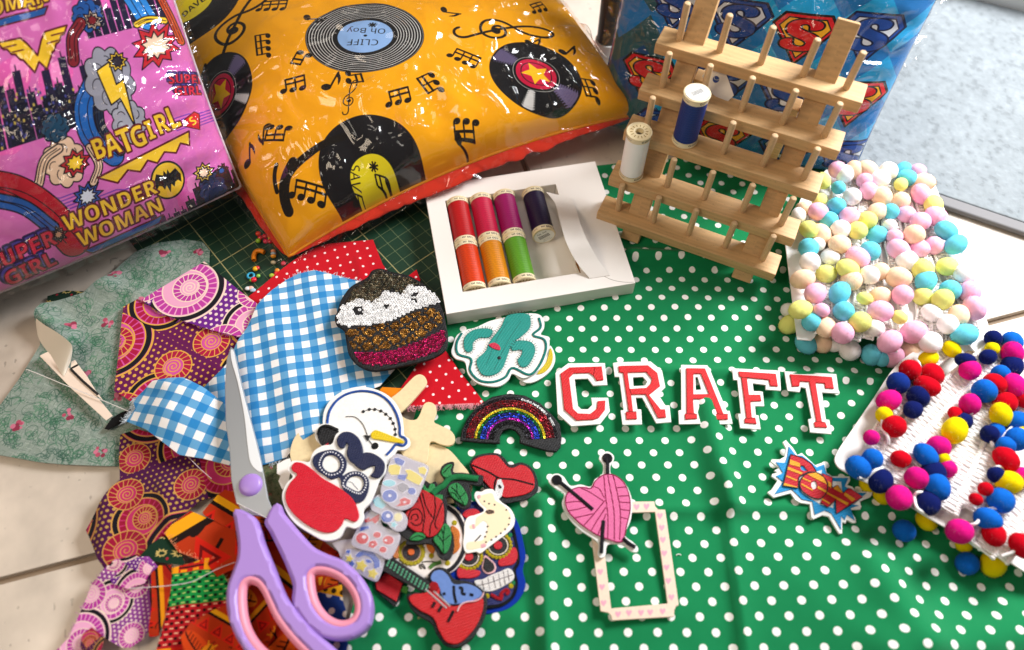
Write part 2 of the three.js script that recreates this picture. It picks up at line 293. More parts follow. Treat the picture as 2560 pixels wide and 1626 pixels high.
function cushion(name, label, spec, map, backColor, film) {
  const s = cushionSurface(spec), mid = s.seam(0.5, 0.5), o = new THREE.Vector3(mid.x, 0, mid.z);
  const t = tag(thing(name, '', '', undefined, o), label, 'cushion');
  const sub = (p) => p.sub(o);
  part('front_panel', gridGeo(110, 110, (u, v) => sub(s.top(ease(u), ease(v)))).applyUV(ease), clothOf(map, { roughness: 0.85 }), t);
  const e = (q) => 1 - (2 * q - 1) ** 2, cen = s.seam(0.5, 0.5), deep = spec.deep ?? 0.03;
  const back = (u, v) => { const p = s.seam(u, v), f = Math.pow(Math.max(0, e(u) * e(v)), 0.4), out = p.clone().sub(cen); out.addScaledVector(s.N, -out.dot(s.N)).normalize(); p.addScaledVector(out, (spec.belly ?? 0.012) * Math.sin(Math.PI * Math.min(1, f * 1.4)) * (f < 0.72 ? 1 : 0)); p.addScaledVector(s.N, -deep * f); p.addScaledVector(out, 0.013 * (fbm(u * 30, v * 30, 4096, 3) - 0.45) * Math.min(1, f * 3)); p.y = Math.max(p.y, 0.0035 + 0.001 * (1 - f)); return p; };
  part('back_panel', gridGeo(90, 90, (u, v) => sub(back(ease(u), ease(v)))), clothOf(null, { color: col(backColor), roughness: 0.85 }), t);
  const hem = []; const M = 160;
  for (let i = 0; i < M; i++) { const q = (i / M) * 4, k = q % 1, c = Math.floor(q); hem.push(sub(c === 0 ? s.seam(k, 0) : c === 1 ? s.seam(1, k) : c === 2 ? s.seam(1 - k, 1) : s.seam(0, 1 - k))); }
  part('piping', tube3(hem, 0.0016, 320, true), plain(spec.pipe ?? backColor, 0.9), t);
  if (film) {
    const fo = spec.filmOver ?? 0.03, g = gridGeo(240, 240, (a, b) => {
      const uu = -fo + (1 + 2 * fo) * a, vv = -fo + (1 + 2 * fo) * b, u = Math.max(0, Math.min(1, uu)), v = Math.max(0, Math.min(1, vv));
      const rg = (s, k, w) => Math.max(0, 1 - Math.abs(fbm(a * s + spec.seedAt + k, b * s + k, 4096, 2) - 0.38) * w) ** 2, crk = 0.75 * rg(6, 2, 9) + 0.5 * rg(11, 40, 8) + 0.3 * rg(19, 80, 7), big = fbm(a * 4 + 9, b * 4 + spec.seedAt, 4096, 2);
      const p = s.top(u, v, 0.0016 + 0.0085 * crk * (0.25 + big) * (1.5 - b)), q = s.seam(u, v), out = q.clone().sub(cen).normalize(), over = Math.hypot(uu - u, vv - v);
      p.addScaledVector(out, over * 0.36); p.addScaledVector(s.N, -over * 0.32 + (over > 0 ? 0.014 * (fbm(a * 34, b * 34 + 3) - 0.42) : 0)); p.y = Math.max(p.y, 0.005); return sub(p);
    });
    const fm = filmM.clone(); fm.bumpMap = crinkleBump.clone(); fm.bumpMap.repeat.set(2.6, 2.6); fm.bumpMap.needsUpdate = true;
    part('clear_bag', g, fm, t);
  }
  return { t, s };
}
THREE.BufferGeometry.prototype.applyUV = function (f) { const a = this.attributes.uv; for (let i = 0; i < a.count; i++) a.setXY(i, f(a.getX(i)), f(a.getY(i))); return this; };

// print helpers: x, y in 0..1 from the lower left corner of the panel
const prints = (n, draw, h = n) => canvasTex(n, h, (g) => {
  const k = { g, n, h, X: (u) => u * n, Y: (v) => (1 - v) * h };
  k.at = (u, v, turn, f, sx = 1, sy = 1) => { g.save(); g.translate(k.X(u), k.Y(v)); g.rotate((-turn * Math.PI) / 180); g.scale(sx, sy); f(); g.restore(); };
  k.poly = (pts, fill, line, w = 4) => { g.beginPath(); pts.forEach(([x, y], i) => (i ? g.lineTo(x, y) : g.moveTo(x, y))); g.closePath(); if (fill) { g.fillStyle = fill; g.fill(); } if (line) { g.strokeStyle = line; g.lineWidth = w; g.lineJoin = 'round'; g.stroke(); } };
  k.text = (s, x, y, px, fill, line, lw = 6, font = 'sans-serif', style = 'bold') => { g.font = style + ' ' + px + 'px ' + font; g.textAlign = 'center'; g.textBaseline = 'middle'; if (line) { g.strokeStyle = line; g.lineWidth = lw; g.lineJoin = 'round'; g.strokeText(s, x, y); } g.fillStyle = fill; g.fillText(s, x, y); };
  k.disc = (x, y, r, fill) => { g.beginPath(); g.arc(x, y, r, 0, 7); g.fillStyle = fill; g.fill(); };
  k.circle = (x, y, r, line, w) => { g.beginPath(); g.arc(x, y, r, 0, 7); g.strokeStyle = line; g.lineWidth = w; g.stroke(); };
  draw(k);
});
const ORANGE = { A: G(722, 640, 0.012), B: G(1590, 285, 0.034), C: G(1215, -205, 0.05), D: G(385, -40, 0.05), T: 0.07, lift: 0.016, pinch: [0.05, 0.06, 0.1, -0.06], pow: 0.32, rough: 0.003, seedAt: 3, deep: 0.024, belly: 0.016, filmOver: 0.04, pipe: '#d98a12' };
const PINK = { A: G(-330, 850, 0.046), B: G(600, 466, 0.04), C: G(395, -120, 0.2), D: G(-420, 60, 0.2), T: 0.055, lift: 0.0, pinch: [-0.05, 0.02, 0.02, 0.02], pow: 0.45, rough: 0.0045, seedAt: 11, deep: 0.05, belly: 0.0, filmOver: 0.02, pipe: '#c9bec4' };
const bA = G(1490, 300, 0.012), bB = G(2130, 430, 0.012), bUp = new THREE.Vector3(0.0264, 0.215, -0.0905);
const BLUE = { A: bA, B: bB, C: bB.clone().add(bUp).add(new THREE.Vector3(0.02, 0, 0)), D: bA.clone().add(bUp), T: 0.045, lift: 0.0, pinch: [-0.04, 0.03, 0.03, 0.03], pow: 0.4, rough: 0.004, seedAt: 23, deep: 0.05, belly: 0, filmOver: 0.035, pipe: '#1a4f8a' };
const noteShapes = (k) => {
  const g = k.g, B = '#140d05';
  const head = (x, y, r = 10) => { g.save(); g.translate(x, y); g.rotate(-0.4); g.beginPath(); g.ellipse(0, 0, r * 1.35, r, 0, 0, 7); g.fill(); g.restore(); };
  const run = (n, w, gap) => { g.strokeStyle = g.fillStyle = B; g.lineWidth = 6; const L = gap * (n - 1), t = (x) => -46 - w * (x / L); for (let i = 0; i < n; i++) { head(i * gap, 0, 10); g.beginPath(); g.moveTo(i * gap + 11, -4); g.lineTo(i * gap + 11, t(i * gap)); g.stroke(); }
    g.lineWidth = 8; for (const o of [0, 20]) { g.beginPath(); g.moveTo(11, t(0) + o); g.lineTo(L + 11, t(L) + o); g.stroke(); } };
  return {
    run,
    single: () => { g.strokeStyle = g.fillStyle = B; g.lineWidth = 6; head(0, 0, 11); g.beginPath(); g.moveTo(11, -4); g.lineTo(11, -60); g.stroke(); g.beginPath(); g.moveTo(11, -60); g.quadraticCurveTo(34, -46, 30, -18); g.lineTo(22, -34); g.quadraticCurveTo(20, -42, 11, -44); g.fill(); },
    clef: (s) => { g.save(); g.scale(s, s); g.strokeStyle = B; g.fillStyle = B; g.lineWidth = 8; g.lineCap = 'round'; g.beginPath(); g.moveTo(6, 4); g.bezierCurveTo(-22, 8, -22, -34, 8, -32); g.bezierCurveTo(44, -28, 34, 38, -2, 38); g.bezierCurveTo(-52, 34, -50, -24, -8, -62); g.bezierCurveTo(40, -104, 30, -176, 10, -176); g.bezierCurveTo(-14, -170, -20, -120, -10, -60); g.lineTo(16, 80); g.bezierCurveTo(20, 120, -22, 124, -22, 96); g.stroke(); g.beginPath(); g.arc(4, -6, 12, 0, 7); g.fill(); g.restore(); },
    star: (r) => { g.strokeStyle = B; g.lineWidth = 5; for (let i = 0; i < 4; i++) { const a = (i * Math.PI) / 4; g.beginPath(); g.moveTo(-r * Math.cos(a), -r * Math.sin(a)); g.lineTo(r * Math.cos(a), r * Math.sin(a)); g.stroke(); } },
  };
};
const recordTex = prints(1400, (k) => {
  const g = k.g, N = noteShapes(k), Y = '#f6a804', Kc = '#15110f';
  g.fillStyle = Y; g.fillRect(0, 0, k.n, k.n);
  const grooves = (r, n, line, w = 3) => { for (let i = 0; i < n; i++) k.circle(0, 0, r * (0.56 + 0.38 * (i / (n - 1))), line, w); };
  const shine = (r, a, span, c) => { for (let i = 0; i < 26; i++) { g.strokeStyle = c; g.lineWidth = 3; const s = span * (0.5 + 0.5 * Math.abs(Math.sin(i * 7.3))); g.beginPath(); g.arc(0, 0, r * (0.52 + 0.45 * (i / 26)), a - s, a + s); g.stroke(); } };
  k.at(0.41, 0.352, -24, () => {                       // the record with white grooves
    const r = 196; k.disc(0, 0, r, Kc); k.circle(0, 0, r * 0.985, '#8a8a88', 2); grooves(r, 9, '#d9d9d6', 2.6); k.disc(0, 0, r * 0.47, '#8fb4e6');
    g.save(); g.rotate(Math.PI + 0.1); k.disc(0, 0, 6, Kc); k.text('Oh Boy', 0, 30, 40, Kc, null, 0, 'sans-serif', ''); k.text('CLIFF', 4, -36, 44, Kc, null, 0, 'sans-serif', ''); g.translate(-16, 64); N.star(15); g.restore();
  }, 1, 0.78);
  const starRecord = (u, v, turn, r, sx, sy) => k.at(u, v, turn, () => {
    k.disc(0, 0, r, '#100e10'); shine(r, 0.6, 0.3, '#6d6083'); shine(r, 3.7, 0.28, '#5d5273'); shine(r, 1.85, 0.16, '#d9d6d2'); k.circle(0, 0, r * 0.5, '#b9b5ad', 2); k.disc(0, 0, r * 0.44, '#c3143c'); k.circle(0, 0, r * 0.33, '#3a0d18', 4);
    const p = []; for (let i = 0; i < 10; i++) { const a = (i * Math.PI) / 5 + 0.5, q = r * (i % 2 ? 0.16 : 0.34); p.push([q * Math.cos(a), q * Math.sin(a)]); } k.poly(p, '#efb517'); k.disc(0, 0, r * 0.05, '#efb517');
  }, sx, sy);
  starRecord(0.755, 0.105, -20, 165, 1, 0.82);
  starRecord(0.055, 0.39, 60, 150, 1, 0.72);
  k.at(0.275, 0.035, -10, () => { k.disc(0, 0, 172, '#131012'); k.disc(-6, 34, 76, '#e8d41c'); g.save(); g.rotate(1.9); k.text('SAVE', 40, 55, 42, '#15110f', null, 0, 'sans-serif', ''); g.restore(); g.save(); g.translate(8, -4); N.star(15); g.translate(20, 62); g.rotate(-1.2); g.scale(0.7, 0.7); N.run(2, 8, 34); g.restore(); });
  k.at(0.085, 0.7, 10, () => { k.disc(0, 0, 180, '#131012'); k.disc(0, 0, 80, '#e8d41c'); k.text('DAVE', 0, 20, 38, '#15110f'); });
  // the hook that leaves the front record
  g.strokeStyle = '#140d05'; g.lineCap = 'round';
  for (const [w, p] of [[34, [[0.055, 0.055], [0.06, 0.1], [0.12, 0.13]]], [24, [[0.075, 0.1], [0.14, 0.14], [0.25, 0.125]]], [14, [[0.055, 0.1], [0.065, 0.135], [0.085, 0.15]]]]) { g.lineWidth = w; g.beginPath(); g.moveTo(k.X(p[0][0]), k.Y(p[0][1])); g.quadraticCurveTo(k.X(p[1][0]), k.Y(p[1][1]), k.X(p[2][0]), k.Y(p[2][1])); g.stroke(); }
  k.at(0.14, 0.53, -52, () => N.clef(1.35)); k.at(0.71, 0.255, -100, () => N.clef(1.25)); k.at(0.3, 0.2, -38, () => N.clef(0.45));
  for (const [u, v, t, n, s] of [[0.18, 0.3, -18, 3, 0.9], [0.57, 0.215, -50, 4, 0.85], [0.51, 0.135, 95, 3, 0.95], [0.38, 0.15, -12, 3, 0.95], [0.555, 0.035, 160, 3, 0.95], [0.15, 0.205, 140, 3, 0.9], [0.08, 0.075, -45, 4, 0.95], [0.19, 0.41, 70, 4, 0.8], [0.22, 0.56, -30, 4, 0.8], [0.27, 0.36, 130, 2, 0.9], [0.33, 0.27, -110, 2, 0.9], [0.49, 0.47, 20, 4, 0.8], [0.89, 0.02, 80, 3, 0.9], [0.72, 0.4, -30, 3, 0.8], [0.85, 0.3, 10, 3, 0.8]]) k.at(u, v, t, () => N.run(n, 6, 34), s, s);
  for (const [u, v, t, s] of [[0.11, 0.24, 150, 1], [0.03, 0.2, -30, 1], [0.5, 0.02, -130, 1], [0.62, 0.36, -120, 1], [0.27, 0.26, -50, 1.1], [0.31, 0.47, -110, 1], [0.78, 0.2, -70, 0.9], [0.03, 0.3, 30, 1], [0.86, 0.16, -60, 1.1]]) k.at(u, v, t, () => N.single(), s, s);
});
const comicTex = prints(1600, (k) => {
  const g = k.g, P = '#d26ab4', yel = '#f0c42e', line = '#5c1420', W = k.n, H = k.h;
  g.fillStyle = P; g.fillRect(0, 0, W, H);
  const X = k.X, Y = k.Y;
  g.translate(0, 0.045 * H);
  // skylines, clouds and speed lines of a comic town
  const skyline = (u0, u1, v, h, c, step) => { for (let u = u0; u < u1; u += step) { const q = v + h * (0.35 + 0.65 * hash(Math.round(u * 400), Math.round(v * 90))); g.fillStyle = c; g.fillRect(X(u), Y(q), X(step * 0.86), Y(v) - Y(q)); g.fillRect(X(u + step * 0.35), Y(q + 0.02), X(step * 0.15), 30); } };
  const puff = (u, v, r, c) => { for (let i = 0; i < 12; i++) { const a = i * 2.4; k.disc(X(u) + r * 0.7 * Math.cos(a) * hash(i, 3), Y(v) + r * 0.5 * Math.sin(a), r * (0.3 + 0.3 * hash(i, 9)), c); } };
  for (const [u, v] of [[0.5, 0.72], [0.6, 0.67], [0.84, 0.92], [0.74, 0.9], [0.45, 0.55], [0.86, 0.12]]) { puff(u, v, 90, '#e25fb0'); puff(u + 0.02, v + 0.03, 50, '#f08cc8'); }
  skyline(0.4, 0.7, 0.5, 0.26, '#1c1636', 0.025); skyline(0.46, 0.68, 0.5, 0.18, '#0f1026', 0.034);
  skyline(0.72, 0.96, 0.78, 0.26, '#1a1533', 0.022); skyline(0.74, 1, 0.0, 0.1, '#2b1640', 0.02); skyline(0.84, 1, 0, 0.2, '#15101f', 0.03);
  for (const [u, v] of [[0.63, 0.245], [0.88, 0.42], [0.47, 0.3]]) for (let i = 0; i < 5; i++) { g.strokeStyle = '#7a3aa6'; g.lineWidth = 6; g.beginPath(); g.moveTo(X(u), Y(v) + i * 14); g.lineTo(X(u + 0.05), Y(v) + i * 14); g.lineTo(X(u + 0.07), Y(v) + i * 14 + 14); g.lineTo(X(u + 0.12), Y(v) + i * 14 + 14); g.stroke(); }
  // bursts, bolts, storm clouds and streamers in the colours of the print
  const ink = '#120b18';
  const burst = (u, v, r, n, fill, core, turn = 0, sx = 1, sy = 1) => k.at(u, v, turn, () => { for (const [q, c] of [[1, fill], [0.62, core]]) { const p = []; for (let i = 0; i < 2 * n; i++) { const a = (i * Math.PI) / n, d = r * q * (i % 2 ? 0.62 : 0.85 + 0.3 * hash(i, n)); p.push([d * Math.cos(a), d * Math.sin(a)]); } k.poly(p, c, ink, 6); } }, sx, sy);
  const bolt = (u, v, s, fill, turn) => k.at(u, v, turn, () => k.poly([[-20, -150], [50, -150], [18, -50], [60, -50], [-30, 160], [-6, 10], [-56, 10]], fill, ink, 7), s, s);
  const cloud = (u, v, r, fill, sx = 1, sy = 1) => k.at(u, v, 0, () => { const p = []; for (let i = 0; i < 90; i++) { const a = (i / 90) * 6.283, d = r * (0.86 + 0.16 * Math.abs(Math.sin(a * 4.5))); p.push([d * Math.cos(a), d * Math.sin(a)]); } k.poly(p, fill, ink, 6); g.strokeStyle = ink; g.lineWidth = 4; for (let i = 0; i < 7; i++) { const a = i * 0.9 + 0.3; g.beginPath(); g.arc(r * 0.5 * Math.cos(a), r * 0.5 * Math.sin(a), r * 0.22, a, a + 2.2); g.stroke(); } }, sx, sy);
  const ribbon = (pts, fill, w) => { const p = smooth2(pts.map(([u, v]) => new THREE.Vector2(X(u), Y(v))), false, 8); for (const [c, q] of [[ink, w + 12], [fill, w]]) { g.strokeStyle = c; g.lineWidth = q; g.lineCap = 'round'; g.lineJoin = 'round'; g.beginPath(); p.forEach((a, i) => (i ? g.lineTo(a.x, a.y) : g.moveTo(a.x, a.y))); g.stroke(); } g.strokeStyle = ink; g.lineWidth = 4; for (const o of [-0.25, 0.2]) { g.beginPath(); p.forEach((a, i) => (i ? g.lineTo(a.x + o * w, a.y + o * w * 0.4) : g.moveTo(a.x + o * w, a.y + o * w * 0.4))); g.stroke(); } };
  for (let i = 0; i < 90; i++) { g.fillStyle = i % 4 ? '#3c3f86' : '#c8b050'; g.fillRect(X(0.41 + 0.28 * hash(i, 1)), Y(0.51 + 0.16 * hash(i, 2)), 8, 12); }
  ribbon([[0.7, 0.36], [0.655, 0.45], [0.66, 0.56], [0.7, 0.63]], '#1c5fae', 74); ribbon([[0.72, 0.37], [0.69, 0.47], [0.7, 0.56]], '#17263f', 30);
  cloud(0.745, 0.62, 150, '#8f8f9c', 0.72, 1); cloud(0.765, 0.46, 96, '#9a9aa6', 0.8, 1); bolt(0.76, 0.56, 0.95, yel, 20); burst(0.78, 0.68, 48, 9, yel, '#2a2230');
  cloud(0.735, 0.86, 80, '#184c92', 0.9, 0.9); burst(0.745, 0.84, 44, 8, '#e9c7a8', '#7c1c26'); ribbon([[0.665, 0.72], [0.68, 0.8], [0.71, 0.84]], '#7c1c26', 44);
  ribbon([[0.86, 0.97], [0.885, 0.87], [0.9, 0.8]], '#2f86d6', 92); burst(0.9, 0.7, 128, 10, '#c81e2c', '#e8c9ad', 12, 1, 0.8); ribbon([[0.865, 0.79], [0.9, 0.8], [0.95, 0.785]], yel, 26);
  ribbon([[0.955, 0.9], [0.97, 0.8], [0.98, 0.7]], '#c84a20', 34);
  cloud(0.575, 0.4, 104, '#e6c3a4', 0.85, 1); burst(0.6, 0.385, 74, 9, '#b01f2a', yel, 8, 0.95, 0.8); cloud(0.575, 0.52, 66, '#17405c', 0.9, 0.9); burst(0.605, 0.26, 72, 10, '#1f4fa0', '#dfe6f2', 0, 0.9, 0.85);
  ribbon([[0.5, 0.36], [0.53, 0.43], [0.57, 0.45]], '#e6c3a4', 30); ribbon([[0.645, 0.42], [0.655, 0.35], [0.63, 0.3]], '#e6c3a4', 26);
  ribbon([[0.36, 0.42], [0.44, 0.36], [0.5, 0.26], [0.54, 0.12]], '#b3172a', 120); ribbon([[0.37, 0.37], [0.45, 0.3], [0.5, 0.2]], '#24559e', 50); burst(0.51, 0.17, 34, 8, '#e8c9ad', '#c99a7a');
  cloud(0.925, 0.09, 82, '#24305c', 0.8, 1.1); burst(0.915, 0.175, 52, 9, '#e6c24a', '#e8c9ad'); burst(0.965, 0.15, 34, 7, '#c81e4c', '#1d5aa8');
  // the winged W, the oval, the small shield
  const wing = (u, v, s) => k.at(u, v, 0, () => { const h = [[0, 30], [26, -16], [46, -40], [130, -44], [112, -16], [100, -14], [88, 6], [76, 8], [62, 30], [54, 32], [22, 84], [0, 52]], all = h.concat(h.slice().reverse().map(([x, y]) => [-x, y])); k.poly(all, yel, line, 7);  for (const q of [-1, 1]) { g.strokeStyle = line; g.lineWidth = 5; g.beginPath(); g.moveTo(q * 120, -22); g.lineTo(q * 66, -22); g.moveTo(q * 84, -1); g.lineTo(q * 44, 0); g.stroke(); } }, s, s);
  wing(0.575, 0.8, 1.2); wing(0.66, 0.03, 0.85); wing(0.38, 0.74, 1); wing(0.6, 0.94, 0.5);
  k.at(0.815, 0.205, -4, () => { k.disc(0, 0, 70, '#131016'); k.disc(0, 0, 63, yel); const q = [[0, -22], [8, -38], [14, -22], [40, -34], [56, -6], [52, 22], [40, 10], [28, 14], [20, 30], [10, 16], [0, 46]], all = q.concat(q.slice().reverse().map(([x, y]) => [-x, y])); k.poly(all, '#131016'); }, 1.08, 1.3);
  k.at(0.935, 0.385, 20, () => { k.poly([[-34, -34], [34, -34], [46, -10], [0, 50], [-46, -10]], '#c81e2c', line, 5); k.text('S', 0, -4, 56, yel); });
  k.at(0.775, 0.4, 4, () => { for (let i = 0; i < 7; i++) { const x = -150 + i * 50, s = [78, 84, 96, 84, 78, 82, 92][i]; k.text('BATGIRL'[i], x, -Math.abs(i - 3) * 4, s, yel, line, 12); } k.poly([[-190, 62], [190, 46], [170, 88], [140, 70], [110, 92], [70, 74], [30, 96], [0, 76], [-40, 98], [-80, 78], [-130, 100]], yel, line, 6); }, 1.15, 1.5);
  const ww = (u, v, s) => k.at(u, v, 1, () => { k.text('WONDER', 0, -38, 74, yel, line, 14); k.text('WOMAN', 14, 34, 74, yel, line, 14); k.poly([[-130, 78], [150, 78], [130, 104], [-110, 104]], '#1d5aa8', line, 6); for (let i = 0; i < 5; i++) k.text('★', -90 + i * 50, 92, 22, '#0f2a5c'); }, s, s);
  ww(0.655, 0.16, 1.25); ww(0.52, 1.0, 1.2);
  const sg = (u, v, s, t) => k.at(u, v, t, () => { for (const [a, y] of [['SUPER', -34], ['GIRL', 34]]) { g.save(); g.translate(-8, -12); k.text(a, 0, y, 74, '#4b3f98', '#2a1a50', 16); g.restore(); k.text(a, 0, y, 74, '#cf2140', '#4a0f22', 10); } }, s, s);
  sg(0.415, 0.125, 1.25, 4); sg(0.955, 0.53, 0.8, -14);
}, 1200);
const shieldTex = prints(1200, (k) => {
  const g = k.g;
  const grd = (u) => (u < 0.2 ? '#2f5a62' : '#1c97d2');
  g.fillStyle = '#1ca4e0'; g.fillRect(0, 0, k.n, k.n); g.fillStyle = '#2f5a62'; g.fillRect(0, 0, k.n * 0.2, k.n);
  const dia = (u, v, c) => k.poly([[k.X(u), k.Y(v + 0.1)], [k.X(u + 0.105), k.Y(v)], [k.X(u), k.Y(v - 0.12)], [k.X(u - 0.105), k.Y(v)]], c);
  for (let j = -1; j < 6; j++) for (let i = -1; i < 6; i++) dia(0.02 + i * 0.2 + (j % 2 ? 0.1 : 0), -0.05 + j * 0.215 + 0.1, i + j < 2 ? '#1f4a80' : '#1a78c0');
  const shield = (u, v, fg, bg, ln, s = 1) => k.at(u, v, 2, () => { const o = [[-88, -92], [88, -92], [122, -46], [0, 108], [-122, -46]]; k.poly(o, ln, ln, 10); k.poly(o.map(([x, y]) => [x * 0.95, y * 0.95 - 1]), fg); k.poly(o.map(([x, y]) => [x * 0.8, y * 0.8 - 2]), bg, ln, 5); g.save(); g.transform(1.5, 0, -0.06, 0.95, 0, 0); k.text('S', 0, -8, 172, ln, ln, 20, 'serif', 'bold'); k.text('S', 0, -8, 172, fg, fg, 9, 'serif', 'bold'); g.restore(); }, s, s);
  const red = ['#d8141d', '#f5b21a', '#16100e'], blu = ['#1d4aa0', '#d9dde6', '#0f1d46'];
  for (const [u, v, c] of [[0.62, 0.5, red], [0.41, 0.51, blu], [0.83, 0.53, blu], [0.2, 0.53, blu], [0.16, 0.255, red], [0.42, 0.29, blu], [0.65, 0.285, blu], [0.88, 0.3, red], [0.48, 0.08, red], [0.26, 0.06, blu], [0.72, 0.07, blu], [0.94, 0.07, blu], [0.52, 0.73, blu], [0.3, 0.75, red], [0.74, 0.74, red]]) shield(u, v, ...c);
});
cushion('cushion', 'orange yellow cushion printed with black vinyl records and music notes, in a clear bag', ORANGE, recordTex, '#c8321f', true);
cushion('cushion', 'pink cushion with yellow comic lettering and emblems, in a clear bag', PINK, comicTex, '#241c26', true);
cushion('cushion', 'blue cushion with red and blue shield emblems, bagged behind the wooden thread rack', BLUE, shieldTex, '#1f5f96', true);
{
  const o = G(1512, 150, 0), t = tag(thing('furniture_leg', '', '', undefined, [o.x, 0, o.z]), 'black furniture leg with a white foot behind the orange cushion', 'furniture leg');
  const l = part('leg', new THREE.CylinderGeometry(0.013, 0.011, 0.35, 20), plain('#141414', 0.5), t); l.position.y = 0.2;
  const f = part('foot', new THREE.CylinderGeometry(0.0125, 0.014, 0.026, 20), plain('#c9c9c4', 0.6), t); f.position.y = 0.0135;
}

// ---------------------------------------------------------------- cloth patterns
const dotsTex = (bg, fg, r, n = 256) => canvasTex(n, n, (g) => {
  g.fillStyle = bg; g.fillRect(0, 0, n, n); g.fillStyle = fg;
  for (const [x, y] of [[0, 0], [1, 0], [0, 1], [1, 1], [0.5, 0.5]]) { g.beginPath(); g.arc(x * n, y * n, r * n, 0, 7); g.fill(); }
});
const scaled = (t, s, ox = 0, oy = 0) => { const c = t.clone(); c.repeat.set(1 / s, 1 / s); c.offset.set(ox, oy); c.needsUpdate = true; return c; };
const greenDot = dotsTex('#117d4a', '#f3f1ec', 0.142), redDot = dotsTex('#c00d1e', '#f7dfe0', 0.085);
const gingham = canvasTex(256, 256, (g) => {
  g.fillStyle = '#f4f1f0'; g.fillRect(0, 0, 256, 256); g.globalAlpha = 0.62; g.fillStyle = '#0b70b8';
  g.fillRect(0, 0, 128, 256); g.globalAlpha = 0.62; g.fillRect(0, 0, 256, 128); g.globalAlpha = 1;
});
const floral = canvasTex(1024, 1024, (g) => {
  g.fillStyle = '#8b988f'; g.fillRect(0, 0, 1024, 1024);
  for (let i = 0; i < 16000; i++) { const h = rnd() < 0.5; g.strokeStyle = ['rgba(190,200,188,.4)', 'rgba(60,90,78,.35)', 'rgba(120,140,120,.4)'][Math.floor(rnd() * 3)]; g.lineWidth = 1.6; const x = rnd() * 1024, y = rnd() * 1024, l = 6 + rnd() * 22; g.beginPath(); g.moveTo(x, y); g.lineTo(x + (h ? l : 0), y + (h ? 0 : l)); g.stroke(); }
  for (let i = 0; i < 900; i++) { const x = rnd() * 1024, y = rnd() * 1024; g.strokeStyle = ['rgba(35,92,62,.45)', 'rgba(62,120,86,.5)', 'rgba(30,70,56,.4)'][i % 3]; g.lineWidth = 3; g.beginPath(); for (let k = 0; k < 3; k++) { g.arc(x + (rnd() - 0.5) * 40, y + (rnd() - 0.5) * 40, 7 + rnd() * 16, rnd() * 6, rnd() * 6 + 2); } g.stroke(); }
  for (let i = 0; i < 30; i++) { const x = (i % 6) * 170 + rnd() * 110 + 30, y = Math.floor(i / 6) * 204 + rnd() * 120 + 30; for (let k = 0; k < 9; k++) { g.fillStyle = ['#b04a62', '#8c3048', '#c9718a'][k % 3]; g.beginPath(); g.arc(x + (rnd() - 0.5) * 36, y + (rnd() - 0.5) * 30, 5 + rnd() * 5, 0, 7); g.fill(); } }
}, 0.22);
const fan = (g, x, y, r, turn, c) => {                    // a shell of ribs round a spiral
  g.save(); g.translate(x, y); g.rotate(turn); g.fillStyle = c[1]; g.strokeStyle = c[3]; g.lineWidth = 7; g.beginPath(); g.arc(0, 0, r, 0, 7); g.fill(); g.stroke();
  g.lineWidth = 5; for (let i = 0; i < 18; i++) { const a = (i / 18) * 6.283; g.beginPath(); g.moveTo(r * 0.58 * Math.cos(a), r * 0.58 * Math.sin(a)); g.lineTo(r * Math.cos(a + 0.15), r * Math.sin(a + 0.15)); g.stroke(); }
  g.fillStyle = c[2]; g.beginPath(); g.arc(0, 0, r * 0.56, 0, 7); g.fill(); g.stroke(); g.lineWidth = 6; g.beginPath();
  for (let i = 0; i < 46; i++) { const a = i * 0.34, q = r * 0.5 * (1 - i / 50); g.lineTo(q * Math.cos(a), q * Math.sin(a)); } g.stroke(); g.restore();
};
const paisleyOf = (c) => canvasTex(1024, 1024, (g) => {   // c: ground, ribs, spiral, line, dots
  g.fillStyle = c[0]; g.fillRect(0, 0, 1024, 1024);
  g.fillStyle = c[4]; for (let j = 0; j < 30; j++) for (let i = 0; i < 30; i++) { const r = 5 + 5 * Math.abs(Math.sin(j * 0.21)); g.beginPath(); g.arc(i * 34.2 + (j % 2) * 17, j * 34.2, r, 0, 7); g.fill(); }
  const band = (x, y, r, col2, w) => { g.strokeStyle = col2; g.lineWidth = w; g.beginPath(); g.arc(x, y, r, 0, 7); g.stroke(); };
  for (const [x, y, r] of [[620, 330, 170], [980, 980, 200], [40, 560, 150], [150, 180, 230], [820, 620, 250], [220, 860, 190]]) {
    g.fillStyle = c[2]; g.beginPath(); g.arc(x, y, r, 0, 7); g.fill(); band(x, y, r, c[3], 12); band(x, y, r * 0.9, '#131019', 30); band(x, y, r * 0.82, c[3], 8);
    g.strokeStyle = c[1]; g.lineWidth = r * 0.2; g.setLineDash([26, 8]); g.beginPath(); g.arc(x, y, r * 0.68, 0, 7); g.stroke(); g.setLineDash([]); band(x, y, r * 0.56, c[3], 7);
    fan(g, x + r * 0.1, y - r * 0.05, r * 0.42, x, c);
  }
  fan(g, 560, 130, 100, 1, c); fan(g, 500, 480, 120, 2, c); fan(g, 640, 930, 100, 3, c); fan(g, 940, 220, 100, 0, c);
}, 0.15);
const paisleyPink = paisleyOf(['#6a1f86', '#b83a9a', '#e6a3c4', '#ecd3c0', '#ead2cc']), paisleyGold = paisleyOf(['#62124e', '#a8123f', '#cf4f9c', '#dca544', '#d9a548']), paisleyMauve = paisleyOf(['#8c3f90', '#b5369c', '#e9a8cc', '#efd8c8', '#ead2cc']), paisleyRed = paisleyOf(['#471040', '#8e1030', '#b32c5e', '#bf8a44', '#b08a44']);
